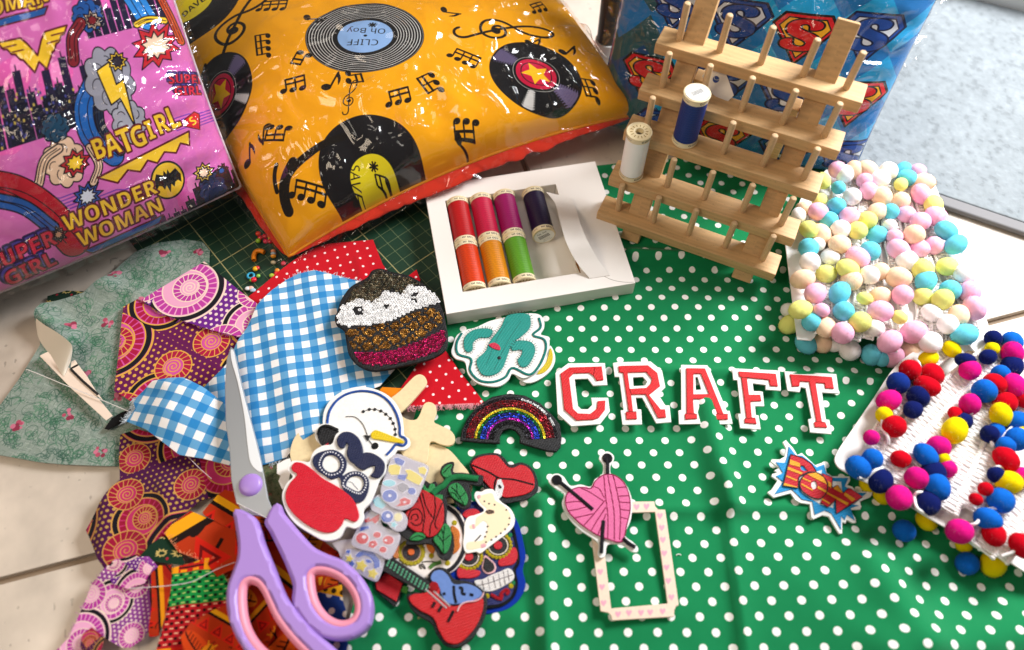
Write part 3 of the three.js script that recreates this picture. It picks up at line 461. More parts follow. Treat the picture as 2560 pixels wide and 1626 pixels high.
const kente = canvasTex(1024, 1024, (g) => {
  g.fillStyle = '#b3141f'; g.fillRect(0, 0, 1024, 1024);
  const cells = (x0, y0, x1, y1, bg, a, b) => { g.fillStyle = bg; g.fillRect(x0, y0, x1 - x0, y1 - y0); let q = 0; for (let y = y0 + 18; y < y1 - 8; y += 44) { q++; let i = q; for (let x = x0 + 14; x < x1 - 20; x += 46) { i++; if (i % 2) { g.fillStyle = a; g.fillRect(x, y - 12, 28, 26); } else { g.fillStyle = b; g.fillRect(x, y - 4, 34, 9); } } } };
  cells(0, 0, 1024, 300, '#138a3c', '#08110a', '#c8d678'); cells(0, 300, 1024, 660, '#b3141f', '#120607', '#f0c9a0');
  g.fillStyle = '#f29a10'; g.fillRect(0, 660, 1024, 364); g.fillStyle = '#1a0d06'; for (let i = 0; i < 24; i++) { g.fillRect(60, 670 + i * 40, 26, 22); g.fillRect(330, 670 + i * 40, 26, 22); g.fillRect(650, 670 + i * 40, 26, 22); }
  g.fillRect(440, 660, 90, 364); g.fillStyle = '#c52012'; g.fillRect(780, 660, 244, 364); for (let i = 0; i < 5; i++) { g.fillStyle = '#1a0d06'; g.fillRect(780, 690 + i * 70, 244, 16); g.fillStyle = '#f29a10'; g.fillRect(800, 716 + i * 70, 60, 24); g.fillRect(920, 716 + i * 70, 60, 24); }
}, 0.12);
const leafy = canvasTex(1024, 1024, (g) => {
  g.fillStyle = '#b5330c'; g.fillRect(0, 0, 1024, 1024);
  const K = '#1b0d08'; for (let i = 0; i < 22; i++) { g.strokeStyle = i % 3 ? '#1b0d08' : '#e8a01a'; g.lineWidth = 10 + 14 * hash(i, 4); g.beginPath(); const x = 1024 * hash(i, 5), y = 1024 * hash(i, 6); g.moveTo(x, y); g.quadraticCurveTo(x + 160 * (hash(i, 7) - 0.5), y + 120, x + 220 * (hash(i, 8) - 0.3), y + 200 * (hash(i, 9) - 0.2)); g.stroke(); }
  for (let i = 0; i < 5; i++) { g.save(); g.translate(180 * i + 80, 200 + 160 * (i % 3)); g.rotate(0.5 + i); g.fillStyle = ['#cf3210', '#dc5a10', '#a81c10', '#cf420f', '#e08210'][i]; g.beginPath(); g.ellipse(0, 0, 300, 130, 0, 0, 7); g.fill(); g.strokeStyle = K; g.lineWidth = 20; g.beginPath(); g.moveTo(-280, 20); g.quadraticCurveTo(0, -70, 290, 10); g.stroke(); g.lineWidth = 12; for (let k = -4; k < 5; k++) { g.beginPath(); g.moveTo(k * 50, -20); g.lineTo(k * 50 + 34, 70); g.stroke(); } g.restore(); }
  g.fillStyle = '#f0a512'; g.fillRect(0, 700, 1024, 60); g.fillStyle = K; g.fillRect(0, 760, 1024, 34);
  for (let i = 0; i < 5; i++) { const x = 110 + i * 205; g.fillStyle = '#d3200f'; g.beginPath(); g.moveTo(x - 96, 990); g.lineTo(x, 810); g.lineTo(x + 96, 990); g.fill(); g.strokeStyle = '#6b0d0a'; g.lineWidth = 14; g.beginPath(); g.moveTo(x - 46, 960); g.lineTo(x, 872); g.lineTo(x + 46, 960); g.closePath(); g.stroke(); }
}, 0.13);
const blueSpot = canvasTex(512, 512, (g) => {
  g.fillStyle = '#1d3f8c'; g.fillRect(0, 0, 512, 512); g.fillStyle = '#e8e2d0'; for (let j = 0; j < 6; j++) for (let i = 0; i < 6; i++) { g.beginPath(); g.arc(i * 86 + (j % 2) * 43, j * 86, 19, 0, 7); g.fill(); }
  g.fillStyle = '#e9ab14'; g.fillRect(0, 330, 512, 182); g.fillStyle = '#3a2408'; for (let i = 0; i < 40; i++) { g.beginPath(); g.arc((i % 10) * 52, 350 + Math.floor(i / 10) * 46, 15, 0, 7); g.fill(); } g.fillStyle = '#0f6a86'; g.beginPath(); g.arc(80, 470, 90, 0, 7); g.fill();
}, 0.06);
const holly = canvasTex(512, 512, (g) => { g.fillStyle = '#10301f'; g.fillRect(0, 0, 512, 512); g.strokeStyle = '#c9b068'; g.lineWidth = 8; for (let i = 0; i < 14; i++) { const x = (i % 4) * 128 + 40, y = Math.floor(i / 4) * 128 + 50; g.beginPath(); for (let k = 0; k < 20; k++) { const a = k * 0.33, r = 34 + 12 * Math.sin(k * 3); g.lineTo(x + r * Math.cos(a), y + r * 0.6 * Math.sin(a)); } g.stroke(); g.fillStyle = '#a32030'; g.beginPath(); g.arc(x + 52, y + 40, 11, 0, 7); g.fill(); } }, 0.05);

// ---------------------------------------------------------------- cloths on the floor
{
  const d0 = G(1395, 826.5, 0.002), P = 0.0198;
  const t = scaled(greenDot, P, -d0.x / P, d0.z / P);
  const h = sum(
    creaseAt(v0, 1290, 866, 2060, 905, 0.004, 0.0034), creaseAt(v0, 1330, 1212, 2230, 1208, 0.004, 0.0036), ridgeAt(v0, 1655, 960, 1700, 1180, 0.011, 0.009), creaseAt(v0, 1695, 1150, 1745, 1600, 0.006, 0.005),
    ridgeAt(v0, 1266, 1190, 1288, 1600, 0.008, 0.009), creaseAt(v0, 1276, 1150, 1292, 1700, 0.006, 0.003), ridgeAt(v0, 1480, 610, 1700, 620, 0.0055, 0.009), creaseAt(v0, 1480, 622, 1840, 640, 0.004, 0.003), ridgeAt(v0, 1500, 560, 1660, 600, 0.01, 0.004), ridgeAt(v0, 2090, 1560, 2430, 1490, 0.02, 0.014), bumpAt(v0, 2060, 1470, 0.05, 0.008), bumpAt(v0, 1560, 1400, 0.05, 0.004), bumpAt(v0, 1900, 1380, 0.05, 0.005), ridgeAt(v0, 2030, 1330, 2140, 1500, 0.016, 0.008), ridgeAt(v0, 1880, 900, 2080, 1000, 0.02, 0.004), ridgeAt(v0, 1400, 700, 1800, 760, 0.018, 0.003), ridgeAt(v0, 900, 1500, 1200, 1450, 0.012, 0.004));
  cloth('polka_dot_fabric', 'large creased green fabric with white polka dots under the letters', 'fabric', v0, [1385, 392, 1700, 360, 2000, 380, 2040, 420, 2100, 520, 2256, 602, 2240, 700, 2335, 850, 2430, 1000, 2620, 1150, 2700, 1700, 1500, 1760, 760, 1680, 850, 1350, 1000, 900, 1060, 700, 1200, 500], 0.0042, clothOf(t), { cell: 0.0034, wave: 0.0017, lift: h });
}
const floralM = clothOf(floral), dotM = clothOf(scaled(redDot, 0.0128)), checkM = clothOf(scaled(gingham, 0.0127));
cloth('floral_fabric', 'grey green floral fabric with small pink flowers, at the left', 'fabric', vE, [-60, 1240, 120, 990, 255, 770, 262, 620, 300, 540, 555, 462, 650, 400, 770, 260, 860, 190, 1010, 130, 1180, 100, 1290, 115, 1335, 170, 1330, 260, 1330, 700, 900, 1544, 755, 1544, 400, 1535, 250, 1520, 0, 1475, -60, 1465], 0.005, floralM, { wave: 0.0012, uvTurn: 0.3, lift: sum(ridgeAt(vE, 262, 600, 440, 760, 0.009, 0.012), ridgeAt(vE, 380, 520, 700, 420, 0.012, 0.007), ridgeAt(vE, 640, 420, 900, 470, 0.008, 0.003), bumpAt(vE, 1000, 250, 0.02, 0.005)) });
cloth('holly_fabric', 'dark green fabric scrap with gold outlines below the pink bag', 'fabric', vE, [290, 560, 300, 460, 420, 425, 530, 430, 600, 470, 480, 560], 0.0028, clothOf(holly), { wave: 0.0003 });
cloth('paisley_fabric', 'magenta and gold paisley scrap beneath the purple dotted one', 'fabric', vE, [785, 530, 860, 490, 990, 540, 1330, 660, 1530, 730, 1520, 800, 1440, 890, 1380, 960, 1290, 1090, 1000, 1060, 880, 1110, 860, 1150, 745, 1075, 725, 1065, 755, 800], 0.0088, clothOf(paisleyGold), { uvTurn: 0.5, wave: 0.0008 });
cloth('paisley_fabric', 'purple and pink paisley scrap with cream dots, topmost of the paisley pieces', 'fabric', vE, [900, 482, 1300, 238, 1440, 355, 1530, 430, 1655, 520, 1590, 640, 1530, 722, 1330, 670, 1050, 580, 985, 545], 0.0118, clothOf(paisleyPink), { uvTurn: 0.2, wave: 0.0008 });
cloth('paisley_fabric', 'dark red and plum paisley scrap, folded, below the crumpled gingham', 'fabric', vI, [840, 20, 960, -20, 1200, 60, 1640, 200, 1640, 430, 1560, 440, 1400, 480, 1210, 640, 1160, 720, 1000, 880, 800, 950, 745, 985, 690, 880, 600, 690, 700, 520, 840, 340, 830, 150], 0.0082, clothOf(scaled(paisleyRed, 0.12, 0.2, 0.1)), { uvTurn: -0.4, wave: 0.0012, lift: sum(ridgeAt(vI, 800, 420, 760, 900, 0.007, 0.005), ridgeAt(vI, 1180, 420, 1220, 640, 0.006, 0.004)) });
cloth('paisley_fabric', 'purple and pink paisley scrap at the lower left corner of the pile', 'fabric', vI, [745, 985, 830, 905, 1050, 880, 1110, 950, 1040, 1090, 1060, 1350, 1000, 1450, 910, 1510, 850, 1512, 720, 1440, 600, 1600, 330, 1600, 480, 1440, 580, 1220, 650, 1080, 700, 1040], 0.0105, clothOf(scaled(paisleyMauve, 0.085, 0.3, 0.62)), { uvTurn: 1.2, wave: 0.001, lift: ridgeAt(vI, 780, 1000, 1000, 960, 0.012, 0.006) });
cloth('paisley_fabric', 'black and pink arched paisley scrap folded over the mauve one', 'fabric', vI, [745, 985, 830, 905, 960, 870, 1070, 950, 1010, 1060, 890, 1100, 780, 1060], 0.0148, clothOf(scaled(paisleyPink, 0.07, 0.6, 0.4)), { uvTurn: 2.1, wave: 0.0012, cell: 0.003, lift: ridgeAt(vI, 780, 960, 1040, 930, 0.008, 0.004) });
cloth('paisley_fabric', 'small red and gold paisley scrap at the bottom edge of the heap', 'fabric', vI, [575, 1420, 640, 1370, 730, 1440, 700, 1540, 590, 1600, 560, 1500], 0.0142, clothOf(scaled(paisleyRed, 0.06, 0.2, 0.3)), { uvTurn: 0.8, wave: 0.001, cell: 0.003 });
cloth('leaf_print_fabric', 'brown and yellow printed strip between the mauve scrap and the block print', 'fabric', vI, [1070, 1000, 1120, 940, 1200, 930, 1190, 1100, 1150, 1300, 1110, 1430, 1045, 1440, 1075, 1200], 0.0135, clothOf(scaled(leafy, 0.045, 0.4, 0.7), { color: new THREE.Color(0.75, 0.6, 0.42) }), { uvTurn: 1.3, wave: 0.001, cell: 0.003, lift: ridgeAt(vI, 1130, 960, 1090, 1400, 0.005, 0.004) });
cloth('leaf_print_fabric', 'red triangle print scrap with yellow bars beside the left scissor handle', 'fabric', vI, [1275, 1440, 1340, 1330, 1500, 1250, 1670, 1190, 1760, 1560, 1290, 1580], 0.0139, clothOf(scaled(leafy, 0.05, 0.1, 0.2)), { uvTurn: 0.45, wave: 0.001, cell: 0.003, lift: ridgeAt(vI, 1300, 1500, 1640, 1260, 0.006, 0.003) });
cloth('leaf_print_fabric', 'crumpled orange scrap with zigzag edge inside the left scissor handle', 'fabric', vS, [830, 960, 900, 900, 1060, 880, 1110, 1050, 1160, 1290, 1090, 1440, 980, 1440, 880, 1260], 0.0105, clothOf(scaled(leafy, 0.05, 0.55, 0.45)), { uvTurn: -0.9, wave: 0.0012, cell: 0.003 });
cloth('holly_fabric', 'dark green fabric scrap with gold leaf outlines beside the orange print', 'fabric', vI, [965, 885, 1050, 790, 1130, 735, 1210, 760, 1290, 900, 1280, 935, 1120, 915], 0.0116, clothOf(holly), { wave: 0.0004 });
cloth('leaf_print_fabric', 'orange and red leaf print fabric under the purple scissor handles', 'fabric', vS, [690, 180, 1000, 160, 1300, 330, 1560, 400, 1790, 580, 1760, 900, 1640, 960, 1520, 1000, 1560, 1200, 1700, 1300, 1740, 1620, 200, 1620, 320, 1200, 560, 700], 0.0062, clothOf(scaled(leafy, 0.07)), { uvTurn: 0.6, wave: 0.0012 });
cloth('leaf_print_fabric', 'bright orange fabric scrap with dark brown curved lines left of the scissors', 'fabric', vS, [110, 290, 200, 220, 300, 150, 420, 200, 740, 330, 790, 700, 560, 800, 450, 660, 180, 560, 40, 370], 0.0128, clothOf(scaled(leafy, 0.16, 0.1, 0.35)), { uvTurn: -0.6, wave: 0.0008 });
cloth('leaf_print_fabric', 'small red and yellow triangle print scrap next to the scissor blade', 'fabric', vS, [420, 160, 560, 0, 640, -60, 800, -20, 800, 330, 740, 350, 430, 190], 0.0136, clothOf(scaled(leafy, 0.085, 0, 0.08)), { uvTurn: 0.5, wave: 0.0004 });
cloth('woven_print_fabric', 'green, red and orange block print fabric with black squares', 'fabric', vS, [100, 720, 300, 670, 490, 620, 530, 640, 640, 800, 690, 900, 690, 1000, 760, 1200, 800, 1600, -60, 1600, 0, 1400, 60, 1180, 90, 900], 0.0112, clothOf(scaled(kente, 0.075, 0.15, 0.36)), { uvTurn: -0.12, wave: 0.001, lift: ridgeAt(vS, 500, 640, 300, 1140, 0.005, 0.003) });
cloth('printed_fabric', 'beige printed scrap between the scissor pivot and the red hat patch', 'fabric', vK, [320, 190, 470, 190, 540, 300, 560, 420, 470, 560, 380, 560, 330, 420], 0.0088, clothOf(scaled(floral, 0.06), { color: col('#e8cfa0') }), { uvTurn: 0.4, wave: 0.0006 });
cloth('felt_scrap', 'small white felt scrap below the red hat patch', 'fabric', vS, [1700, 470, 1800, 440, 1960, 420, 2000, 560, 1900, 760, 1800, 660, 1770, 560], 0.0094, clothOf(null, { color: col('#e9e6e6') }), { wave: 0.0004 });
cloth('spotted_fabric', 'blue fabric scrap with white spots seen through the scissor handle', 'fabric', vS, [1510, 970, 1620, 930, 1800, 880, 1810, 1040, 1850, 1160, 1810, 1290, 1900, 1620, 1500, 1620, 1560, 1200], 0.0076, clothOf(blueSpot), { uvTurn: 0.2, wave: 0.0006 });
cloth('red_polka_dot_fabric', 'red fabric with small white dots, below the corner of the orange cushion', 'fabric', vJ, [400, 310, 500, 230, 640, 110, 720, 50, 850, -40, 1000, -90, 1330, -120, 1400, 60, 1480, 170, 1400, 420, 900, 420, 560, 380, 490, 360], 0.007, dotM, { uvTurn: 0.4, wave: 0.0008, lift: ridgeAt(vJ, 1240, 60, 1260, 200, 0.003, 0.002) });
cloth('red_polka_dot_fabric', 'red dotted fabric with a frayed pink edge above the cream wooden shapes', 'fabric', vM, [-280, 940, -60, 620, 60, 560, 190, 490, 320, 680, 440, 830, 545, 965, 530, 992, 200, 995, -160, 1012], 0.0082, dotM, { uvTurn: 0.15, wave: 0.0006 });
cloth('red_polka_dot_fabric', 'tiny red dotted corner between the sequined patch and the white box', 'fabric', vJ, [1560, 170, 1650, 100, 1678, 178, 1640, 240], 0.0062, dotM, { wave: 0.0002, cell: 0.003 });
cloth('orange_fabric', 'small orange scrap next to the cream wooden stick', 'fabric', vJ, [1380, 985, 1400, 965, 1565, 975, 1480, 1080, 1400, 1060], 0.0102, clothOf(null, { color: col('#e8820f') }), { wave: 0.0002, cell: 0.003 });
cloth('gingham_fabric', 'large blue and white gingham fabric under the ice cream coloured sequin patch', 'fabric', vJ, [345, 650, 430, 520, 490, 400, 600, 270, 690, 190, 780, 140, 900, 112, 1060, 150, 1250, 190, 1400, 400, 1500, 820, 1380, 960, 1290, 1000, 960, 1300, 760, 1420, 700, 1490, 560, 1530, 440, 1560, 270, 1530, 230, 1100, 70, 980, 250, 800], 0.0098, checkM, { uvTurn: -0.25, wave: 0.001, lift: sum(ridgeAt(vJ, 560, 420, 900, 1350, 0.022, 0.007), ridgeAt(vJ, 900, 300, 1200, 900, 0.02, 0.005), ridgeAt(vJ, 400, 700, 520, 1450, 0.01, 0.004)) });
cloth('gingham_fabric', 'crumpled small blue and white gingham scrap left of the scissor blade', 'fabric', vE, [810, 1265, 850, 1220, 875, 1190, 860, 1150, 885, 1110, 1000, 1030, 1190, 1010, 1330, 1080, 1430, 1150, 1465, 1400, 1465, 1540, 1300, 1500, 1150, 1480, 950, 1330], 0.0145, clothOf(scaled(gingham, 0.0135)), { uvTurn: 0.3, wave: 0.002, lift: sum(bumpAt(vE, 1180, 1230, 0.03, 0.014), ridgeAt(vE, 1000, 1060, 1350, 1150, 0.008, 0.004)) });
cloth('ribbon_end', 'frayed black ribbon end beside the paper label', 'ribbon', vT, [722, 1335, 800, 1230, 900, 1170, 1030, 1125, 1050, 1180, 1000, 1230, 900, 1270, 760, 1345], 0.009, clothOf(null, { color: col('#0c0b0c') }), { cell: 0.003, wave: 0.0012 });
{
  const g = [], p = onPlane(vM, [-160, 1000, 540, 975], 0.0088);
  for (let i = 0; i < 150; i++) { const t = rnd(), a = p[0].clone().lerp(p[1], t), L = 0.002 + 0.0035 * rnd(); const q = new THREE.Vector3(a.x, 0.0088, a.y); g.push(new THREE.TubeGeometry(new THREE.QuadraticBezierCurve3(q, q.clone().add(new THREE.Vector3((rnd() - 0.5) * 0.004, 0.0004, L * 0.6)), q.clone().add(new THREE.Vector3((rnd() - 0.5) * 0.006, -0.0006, L))), 3, 0.00018, 3)); }
  const h = scene.children.find((o) => o.userData.label?.startsWith('red dotted fabric with a frayed')); for (const x of g) x.translate(-h.position.x, 0, -h.position.z);
  const f = part('frayed_edge', mergeGeometries(g), plain('#eda3ac', 0.9), h); f.userData.kind = 'stuff';
  const fray = (start, v, a, h, c, n) => { const o = scene.children.find((q) => q.userData.label?.startsWith(start)), p = onPlane(v, a, h), g = []; for (let i = 0; i < n; i++) { const k = Math.floor(rnd() * (p.length - 1)), s = p[k].clone().lerp(p[k + 1], rnd()), d = p[k + 1].clone().sub(p[k]).normalize(), L = 0.0008 + 0.004 * rnd() * rnd(), A = new THREE.Vector3(s.x, h, s.y), B = A.clone().add(new THREE.Vector3(d.y * L + d.x * (rnd() - 0.5) * 0.004, 0.0008 - 0.002 * rnd(), -d.x * L + d.y * (rnd() - 0.5) * 0.004)), m = A.clone().lerp(B, 0.5).add(new THREE.Vector3((rnd() - 0.5) * 0.002, 0.0006, (rnd() - 0.5) * 0.002)); g.push(new THREE.TubeGeometry(new THREE.QuadraticBezierCurve3(A, m, B), 3, 0.00016, 3).translate(-o.position.x, 0, -o.position.z)); } part('frayed_edge', mergeGeometries(g), plain(c, 0.9), o).userData.kind = 'stuff'; };
  fray('large blue and white', vJ, [690, 190, 780, 140, 900, 112, 1060, 150, 1250, 190], 0.0105, '#cfe0ee', 120); fray('large blue and white', vJ, [960, 1300, 760, 1420, 700, 1490, 560, 1530], 0.0105, '#dfe8ee', 70);
  fray('purple and pink paisley scrap with cream', vE, [1530, 722, 1330, 670, 1050, 580, 985, 545], 0.0122, '#a04a98', 60); fray('magenta and gold', vE, [785, 530, 755, 800, 725, 1065, 860, 1150], 0.009, '#a83a62', 90); fray('dark red and plum', vI, [840, 340, 700, 520, 600, 690, 745, 985], 0.0088, '#a0405a', 80);
  fray('bright orange', vS, [40, 370, 180, 560, 450, 660], 0.0132, '#f0a070', 60); fray('green, red and orange', vS, [490, 620, 530, 640, 640, 800, 690, 900], 0.0118, '#e8d0a0', 50); fray('purple and pink paisley scrap at', vI, [480, 1440, 650, 1080, 745, 985], 0.0112, '#c88ab8', 60);
  const c = scene.children.find((o) => o.userData.label?.startsWith('crumpled small')), q = onPlane(vE, [880, 1110, 870, 1190, 810, 1265], 0.015), g2 = [];
  for (let i = 0; i < 120; i++) { const t = rnd() * 2, k = Math.floor(t), a = q[k].clone().lerp(q[k + 1], t - k), s = new THREE.Vector3(a.x, 0.0155, a.y), L = 0.002 + 0.005 * rnd(); const e = new THREE.TubeGeometry(new THREE.QuadraticBezierCurve3(s, s.clone().add(new THREE.Vector3(-L * 0.6, 0.001, (rnd() - 0.5) * 0.004)), s.clone().add(new THREE.Vector3(-L, -0.001, (rnd() - 0.5) * 0.006))), 3, 0.00017, 3); e.translate(-c.position.x, 0, -c.position.z); g2.push(e); }
  part('frayed_edge', mergeGeometries(g2), plain('#d9e6f2', 0.9), c).userData.kind = 'stuff';
}
// loose threads
const looseThread = (label, v, a, h, c, r = 0.0003) => { const p = pairs(a).map(([x, y]) => G(...v(x, y), h)), o = p[0].clone(), m = shade(new THREE.Mesh(tube3(p.map((q) => q.sub(o)), r, 60, false, 5), plain(c, 0.8))); m.name = numbered('loose_thread'); m.position.copy(o); scene.add(m); tag(m, label, 'thread'); };
looseThread('long white thread lying over the floral fabric and paper label', vT, [-60, 740, 0, 762, 380, 920, 700, 1050, 1035, 1190], 0.0125, '#e6e0da');
looseThread('pale thread curving over the block print fabric', vS, [-300, 920, 100, 890, 320, 850, 480, 770, 580, 720, 740, 660], 0.0165, '#d6cfd2');
looseThread('pale thread crossing the dark red paisley scrap', vI, [1250, 110, 1330, 190, 1400, 260, 1480, 330], 0.0135, '#e4cfd4', 0.00022);
looseThread('white thread snippet on the green dotted fabric near the wooden frame', vN, [1072, 945, 1090, 936, 1110, 944], 0.0068, '#f0efe8', 0.0003);

// ---------------------------------------------------------------- scissors
{
  const fr = frame(600, 1262, 0.0235), t = piece('scissors', 'scissors with silver blades and purple and pink handles', 'scissors', fr);
  const steel = plain('#c2c7cc', 0.36, { metalness: 0.75 }), bright = plain('#eef1f4', 0.42, { metalness: 0.2 }), purple = plain('#a985d2', 0.4), pink = plain('#e893ab', 0.45);
  const lower = layer(t, fr, 'blade', vK, [140, 480, 190, 330, 250, 330, 352, 420, 300, 585, 180, 575], -0.0034, 0.0022, steel, {}); lower.userData.label = 'lower blade, mostly hidden beneath the upper one';
  layer(t, fr, 'blade', v0, [544, 818, 551, 824, 558, 850, 570, 905, 590, 985, 610, 1060, 622, 1120, 632, 1175, 641, 1197, 628, 1221, 557, 1186, 545, 1130, 541, 1060, 532, 1000, 530, 910, 534, 848], 0, 0.0022, steel, { bevel: 0.0005 });
  layer(t, fr, 'ground_edge', v0, [545, 826, 549, 826, 556, 852, 569, 910, 588, 985, 606, 1055, 617, 1113, 600, 1104, 590, 1088, 584, 1050, 576, 980, 560, 900, 546, 850], 0.00225, 0.0005, bright, { s: 1, bevel: 0.0002 });  // reflection of the bright ceiling is put into this pale facet colour
  const c = fr.L(...vK(248, 380)), lid = new THREE.LatheGeometry([[0, 0.004], [0.003, 0.0039], [0.006, 0.0033], [0.0078, 0.0021], [0.0084, 0.0004], [0.0084, 0]].map(([a, b]) => new THREE.Vector2(a, b)), 36); lid.rotateX(Math.PI / 2); lid.translate(c.x, c.y, 0.0022);
  part('pivot_cap', lid, purple, t);
  const fat = (name, outer, hole, z, depth, bev, m) => { const inset = (a, d) => { const r = THREE.ShapeUtils.isClockWise(a) ? a.slice().reverse() : a; return r.map((c, i) => { const u = r[(i + r.length - 1) % r.length], w = r[(i + 1) % r.length], t = w.clone().sub(u).normalize(); return new THREE.Vector2(c.x - t.y * d, c.y + t.x * d); }); };
    const p = smooth2(inset(smooth2(fr.pts(vK, outer), true, 1), bev), true, 6), q = smooth2(inset(smooth2(fr.pts(vK, hole), true, 1), -bev), true, 6); const sh = new THREE.Shape(THREE.ShapeUtils.isClockWise(p) ? p.slice().reverse() : p); sh.holes.push(new THREE.Path(THREE.ShapeUtils.isClockWise(q) ? q : q.slice().reverse())); const g = new THREE.ExtrudeGeometry(sh, { depth, bevelEnabled: true, bevelThickness: bev * 1.3, bevelSize: bev, bevelSegments: 6 }); g.translate(0, 0, z); const c = toCreasedNormals(g, 0.9), P = c.attributes.position, Nn = c.attributes.normal; for (let i = 0; i < P.count; i += 3) { const z0 = P.getZ(i); if (Math.abs(P.getZ(i + 1) - z0) < 1e-7 && Math.abs(P.getZ(i + 2) - z0) < 1e-7) for (let k = 0; k < 3; k++) Nn.setXYZ(i + k, 0, 0, z0 > z + depth / 2 ? 1 : -1); } return part(name, c, m, t); };
  const h1o = [170, 556, 285, 612, 325, 690, 345, 765, 420, 955, 500, 1150, 560, 1235, 690, 1390, 850, 1530, 985, 1670, 1040, 1800, 960, 1910, 780, 1900, 520, 1790, 300, 1640, 185, 1500, 120, 1370, 88, 1230, 92, 1105, 130, 990, 160, 900, 165, 800, 150, 690, 138, 610];
  const h1h = [202, 1100, 224, 1066, 264, 1050, 318, 1068, 362, 1120, 400, 1200, 450, 1310, 540, 1430, 680, 1570, 800, 1690, 850, 1780, 780, 1810, 640, 1760, 460, 1640, 300, 1500, 225, 1370, 196, 1220];
  const h2o = [430, 514, 480, 570, 560, 670, 640, 760, 700, 820, 790, 865, 880, 900, 970, 965, 1050, 1060, 1098, 1170, 1105, 1280, 1070, 1380, 990, 1440, 880, 1466, 760, 1450, 660, 1385, 570, 1270, 540, 1190, 545, 1090, 500, 960, 440, 830, 380, 710, 348, 650, 365, 600];
  const h2h = [672, 1010, 700, 985, 745, 978, 820, 995, 890, 1035, 950, 1100, 990, 1180, 996, 1260, 965, 1320, 900, 1348, 830, 1338, 760, 1290, 705, 1210, 675, 1110];
  const grow = (a, k) => { const p = pairs(a), cx = p.reduce((s, q) => s + q[0], 0) / p.length, cy = p.reduce((s, q) => s + q[1], 0) / p.length; return p.flatMap(([x, y]) => { const d = Math.hypot(x - cx, y - cy); return [cx + ((x - cx) * (d + k)) / d, cy + ((y - cy) * (d + k)) / d]; }); };
  fat('handle', h1o, grow(h1h, 14), -0.0003, 0.004, 0.003, purple); fat('handle', h2o, grow(h2h, 14), -0.0018, 0.004, 0.003, purple);
  for (const [h, z] of [[h1h, 0.0022], [h2h, 0.0007]]) { const q = smooth2(fr.pts(vK, grow(h, 12)), true, 4).map((p) => new THREE.Vector3(p.x, p.y, z / 1.4)), g = new THREE.TubeGeometry(new THREE.CatmullRomCurve3(q, true, 'centripetal'), 160, 0.0034, 14, true); g.scale(1, 1, 1.4); part('grip_lining', g, pink, t); }
}

// ---------------------------------------------------------------- paper label
{
  const fr = frame(190, 980, 0.0105), t = piece('paper_label', 'curled cream paper label with black lines on the floral fabric', 'label', fr), m = plain('#ead6c4', 0.7);
  layer(t, fr, 'strip', vT, [75, 607, 168, 558, 330, 690, 470, 815, 640, 1000, 812, 1210, 745, 1257, 400, 940], 0, 0.0005, m);
  layer(t, fr, 'strip', vT, [392, 742, 400, 668, 438, 652, 470, 700, 560, 820, 640, 950, 720, 1060, 640, 1000, 470, 815], 0.0007, 0.0005, m);
  strokes(t, fr, 'printed_line', vT, [[392, 742, 470, 700], [392, 742, 520, 870, 672, 1003]], 0.0012, 0.0011, plain('#15120f', 0.8), { flat: 0.15, smooth: false, seg: 24 });
  const a = [[38, 228, 0.026], [120, 290, 0.03], [220, 350, 0.031], [320, 420, 0.03], [392, 488, 0.026], [404, 545, 0.022], [384, 670, 0.012]], b = [[35, 262, 0.021], [62, 420, 0.02], [120, 520, 0.017], [180, 590, 0.015], [240, 690, 0.013], [290, 780, 0.0115], [318, 815, 0.0112]];
  const cv = [a, b].map((q) => new THREE.CatmullRomCurve3(q.map(([x, y, h]) => G(...vT(x, y), h).sub(fr.O).applyQuaternion(fr.Q.clone().invert()))));
  const g = gridGeo(30, 10, (u, v) => cv[0].getPoint(u).lerp(cv[1].getPoint(u), v));
  const curl = part('curl', g, plain('#e6dccb', 0.7, { side: THREE.DoubleSide }), t); curl.userData.label = 'curled up end of the paper label';
}

// ---------------------------------------------------------------- embroidered patches
const WHITE = '#f7f5f1', BLACK = '#100f12', FELT = 0.0021;
function whiskers(t, fr, name, v, outlines, z, r, len, step, m) {
  const g = [];
  for (const o of outlines) {
    const p = smooth2(fr.pts(v, o), true, 8); if (THREE.ShapeUtils.isClockWise(p)) p.reverse(); let acc = 0;
    for (let i = 0; i < p.length; i++) { const a = p[i], b = p[(i + 1) % p.length], d = b.clone().sub(a), L = d.length(); acc += L; if (acc < step || L < 1e-6) continue; acc = 0; const nx = d.y / L, ny = -d.x / L; g.push(new THREE.TubeGeometry(new THREE.LineCurve3(new THREE.Vector3(a.x - nx * len * 0.3, a.y - ny * len * 0.3, z), new THREE.Vector3(a.x + nx * len * 0.7, a.y + ny * len * 0.7, z)), 1, r, 4)); }
  }
  return part(name, mergeGeometries(g), m, t);
}
const ringGeo = new THREE.LatheGeometry([[0.0004, 0.00012], [0.0008, 0.0003], [0.00112, 0.00012], [0.0008, 0], [0.0004, 0.00012]].map(([a, b]) => new THREE.Vector2(a, b)), 9); ringGeo.rotateX(Math.PI / 2);
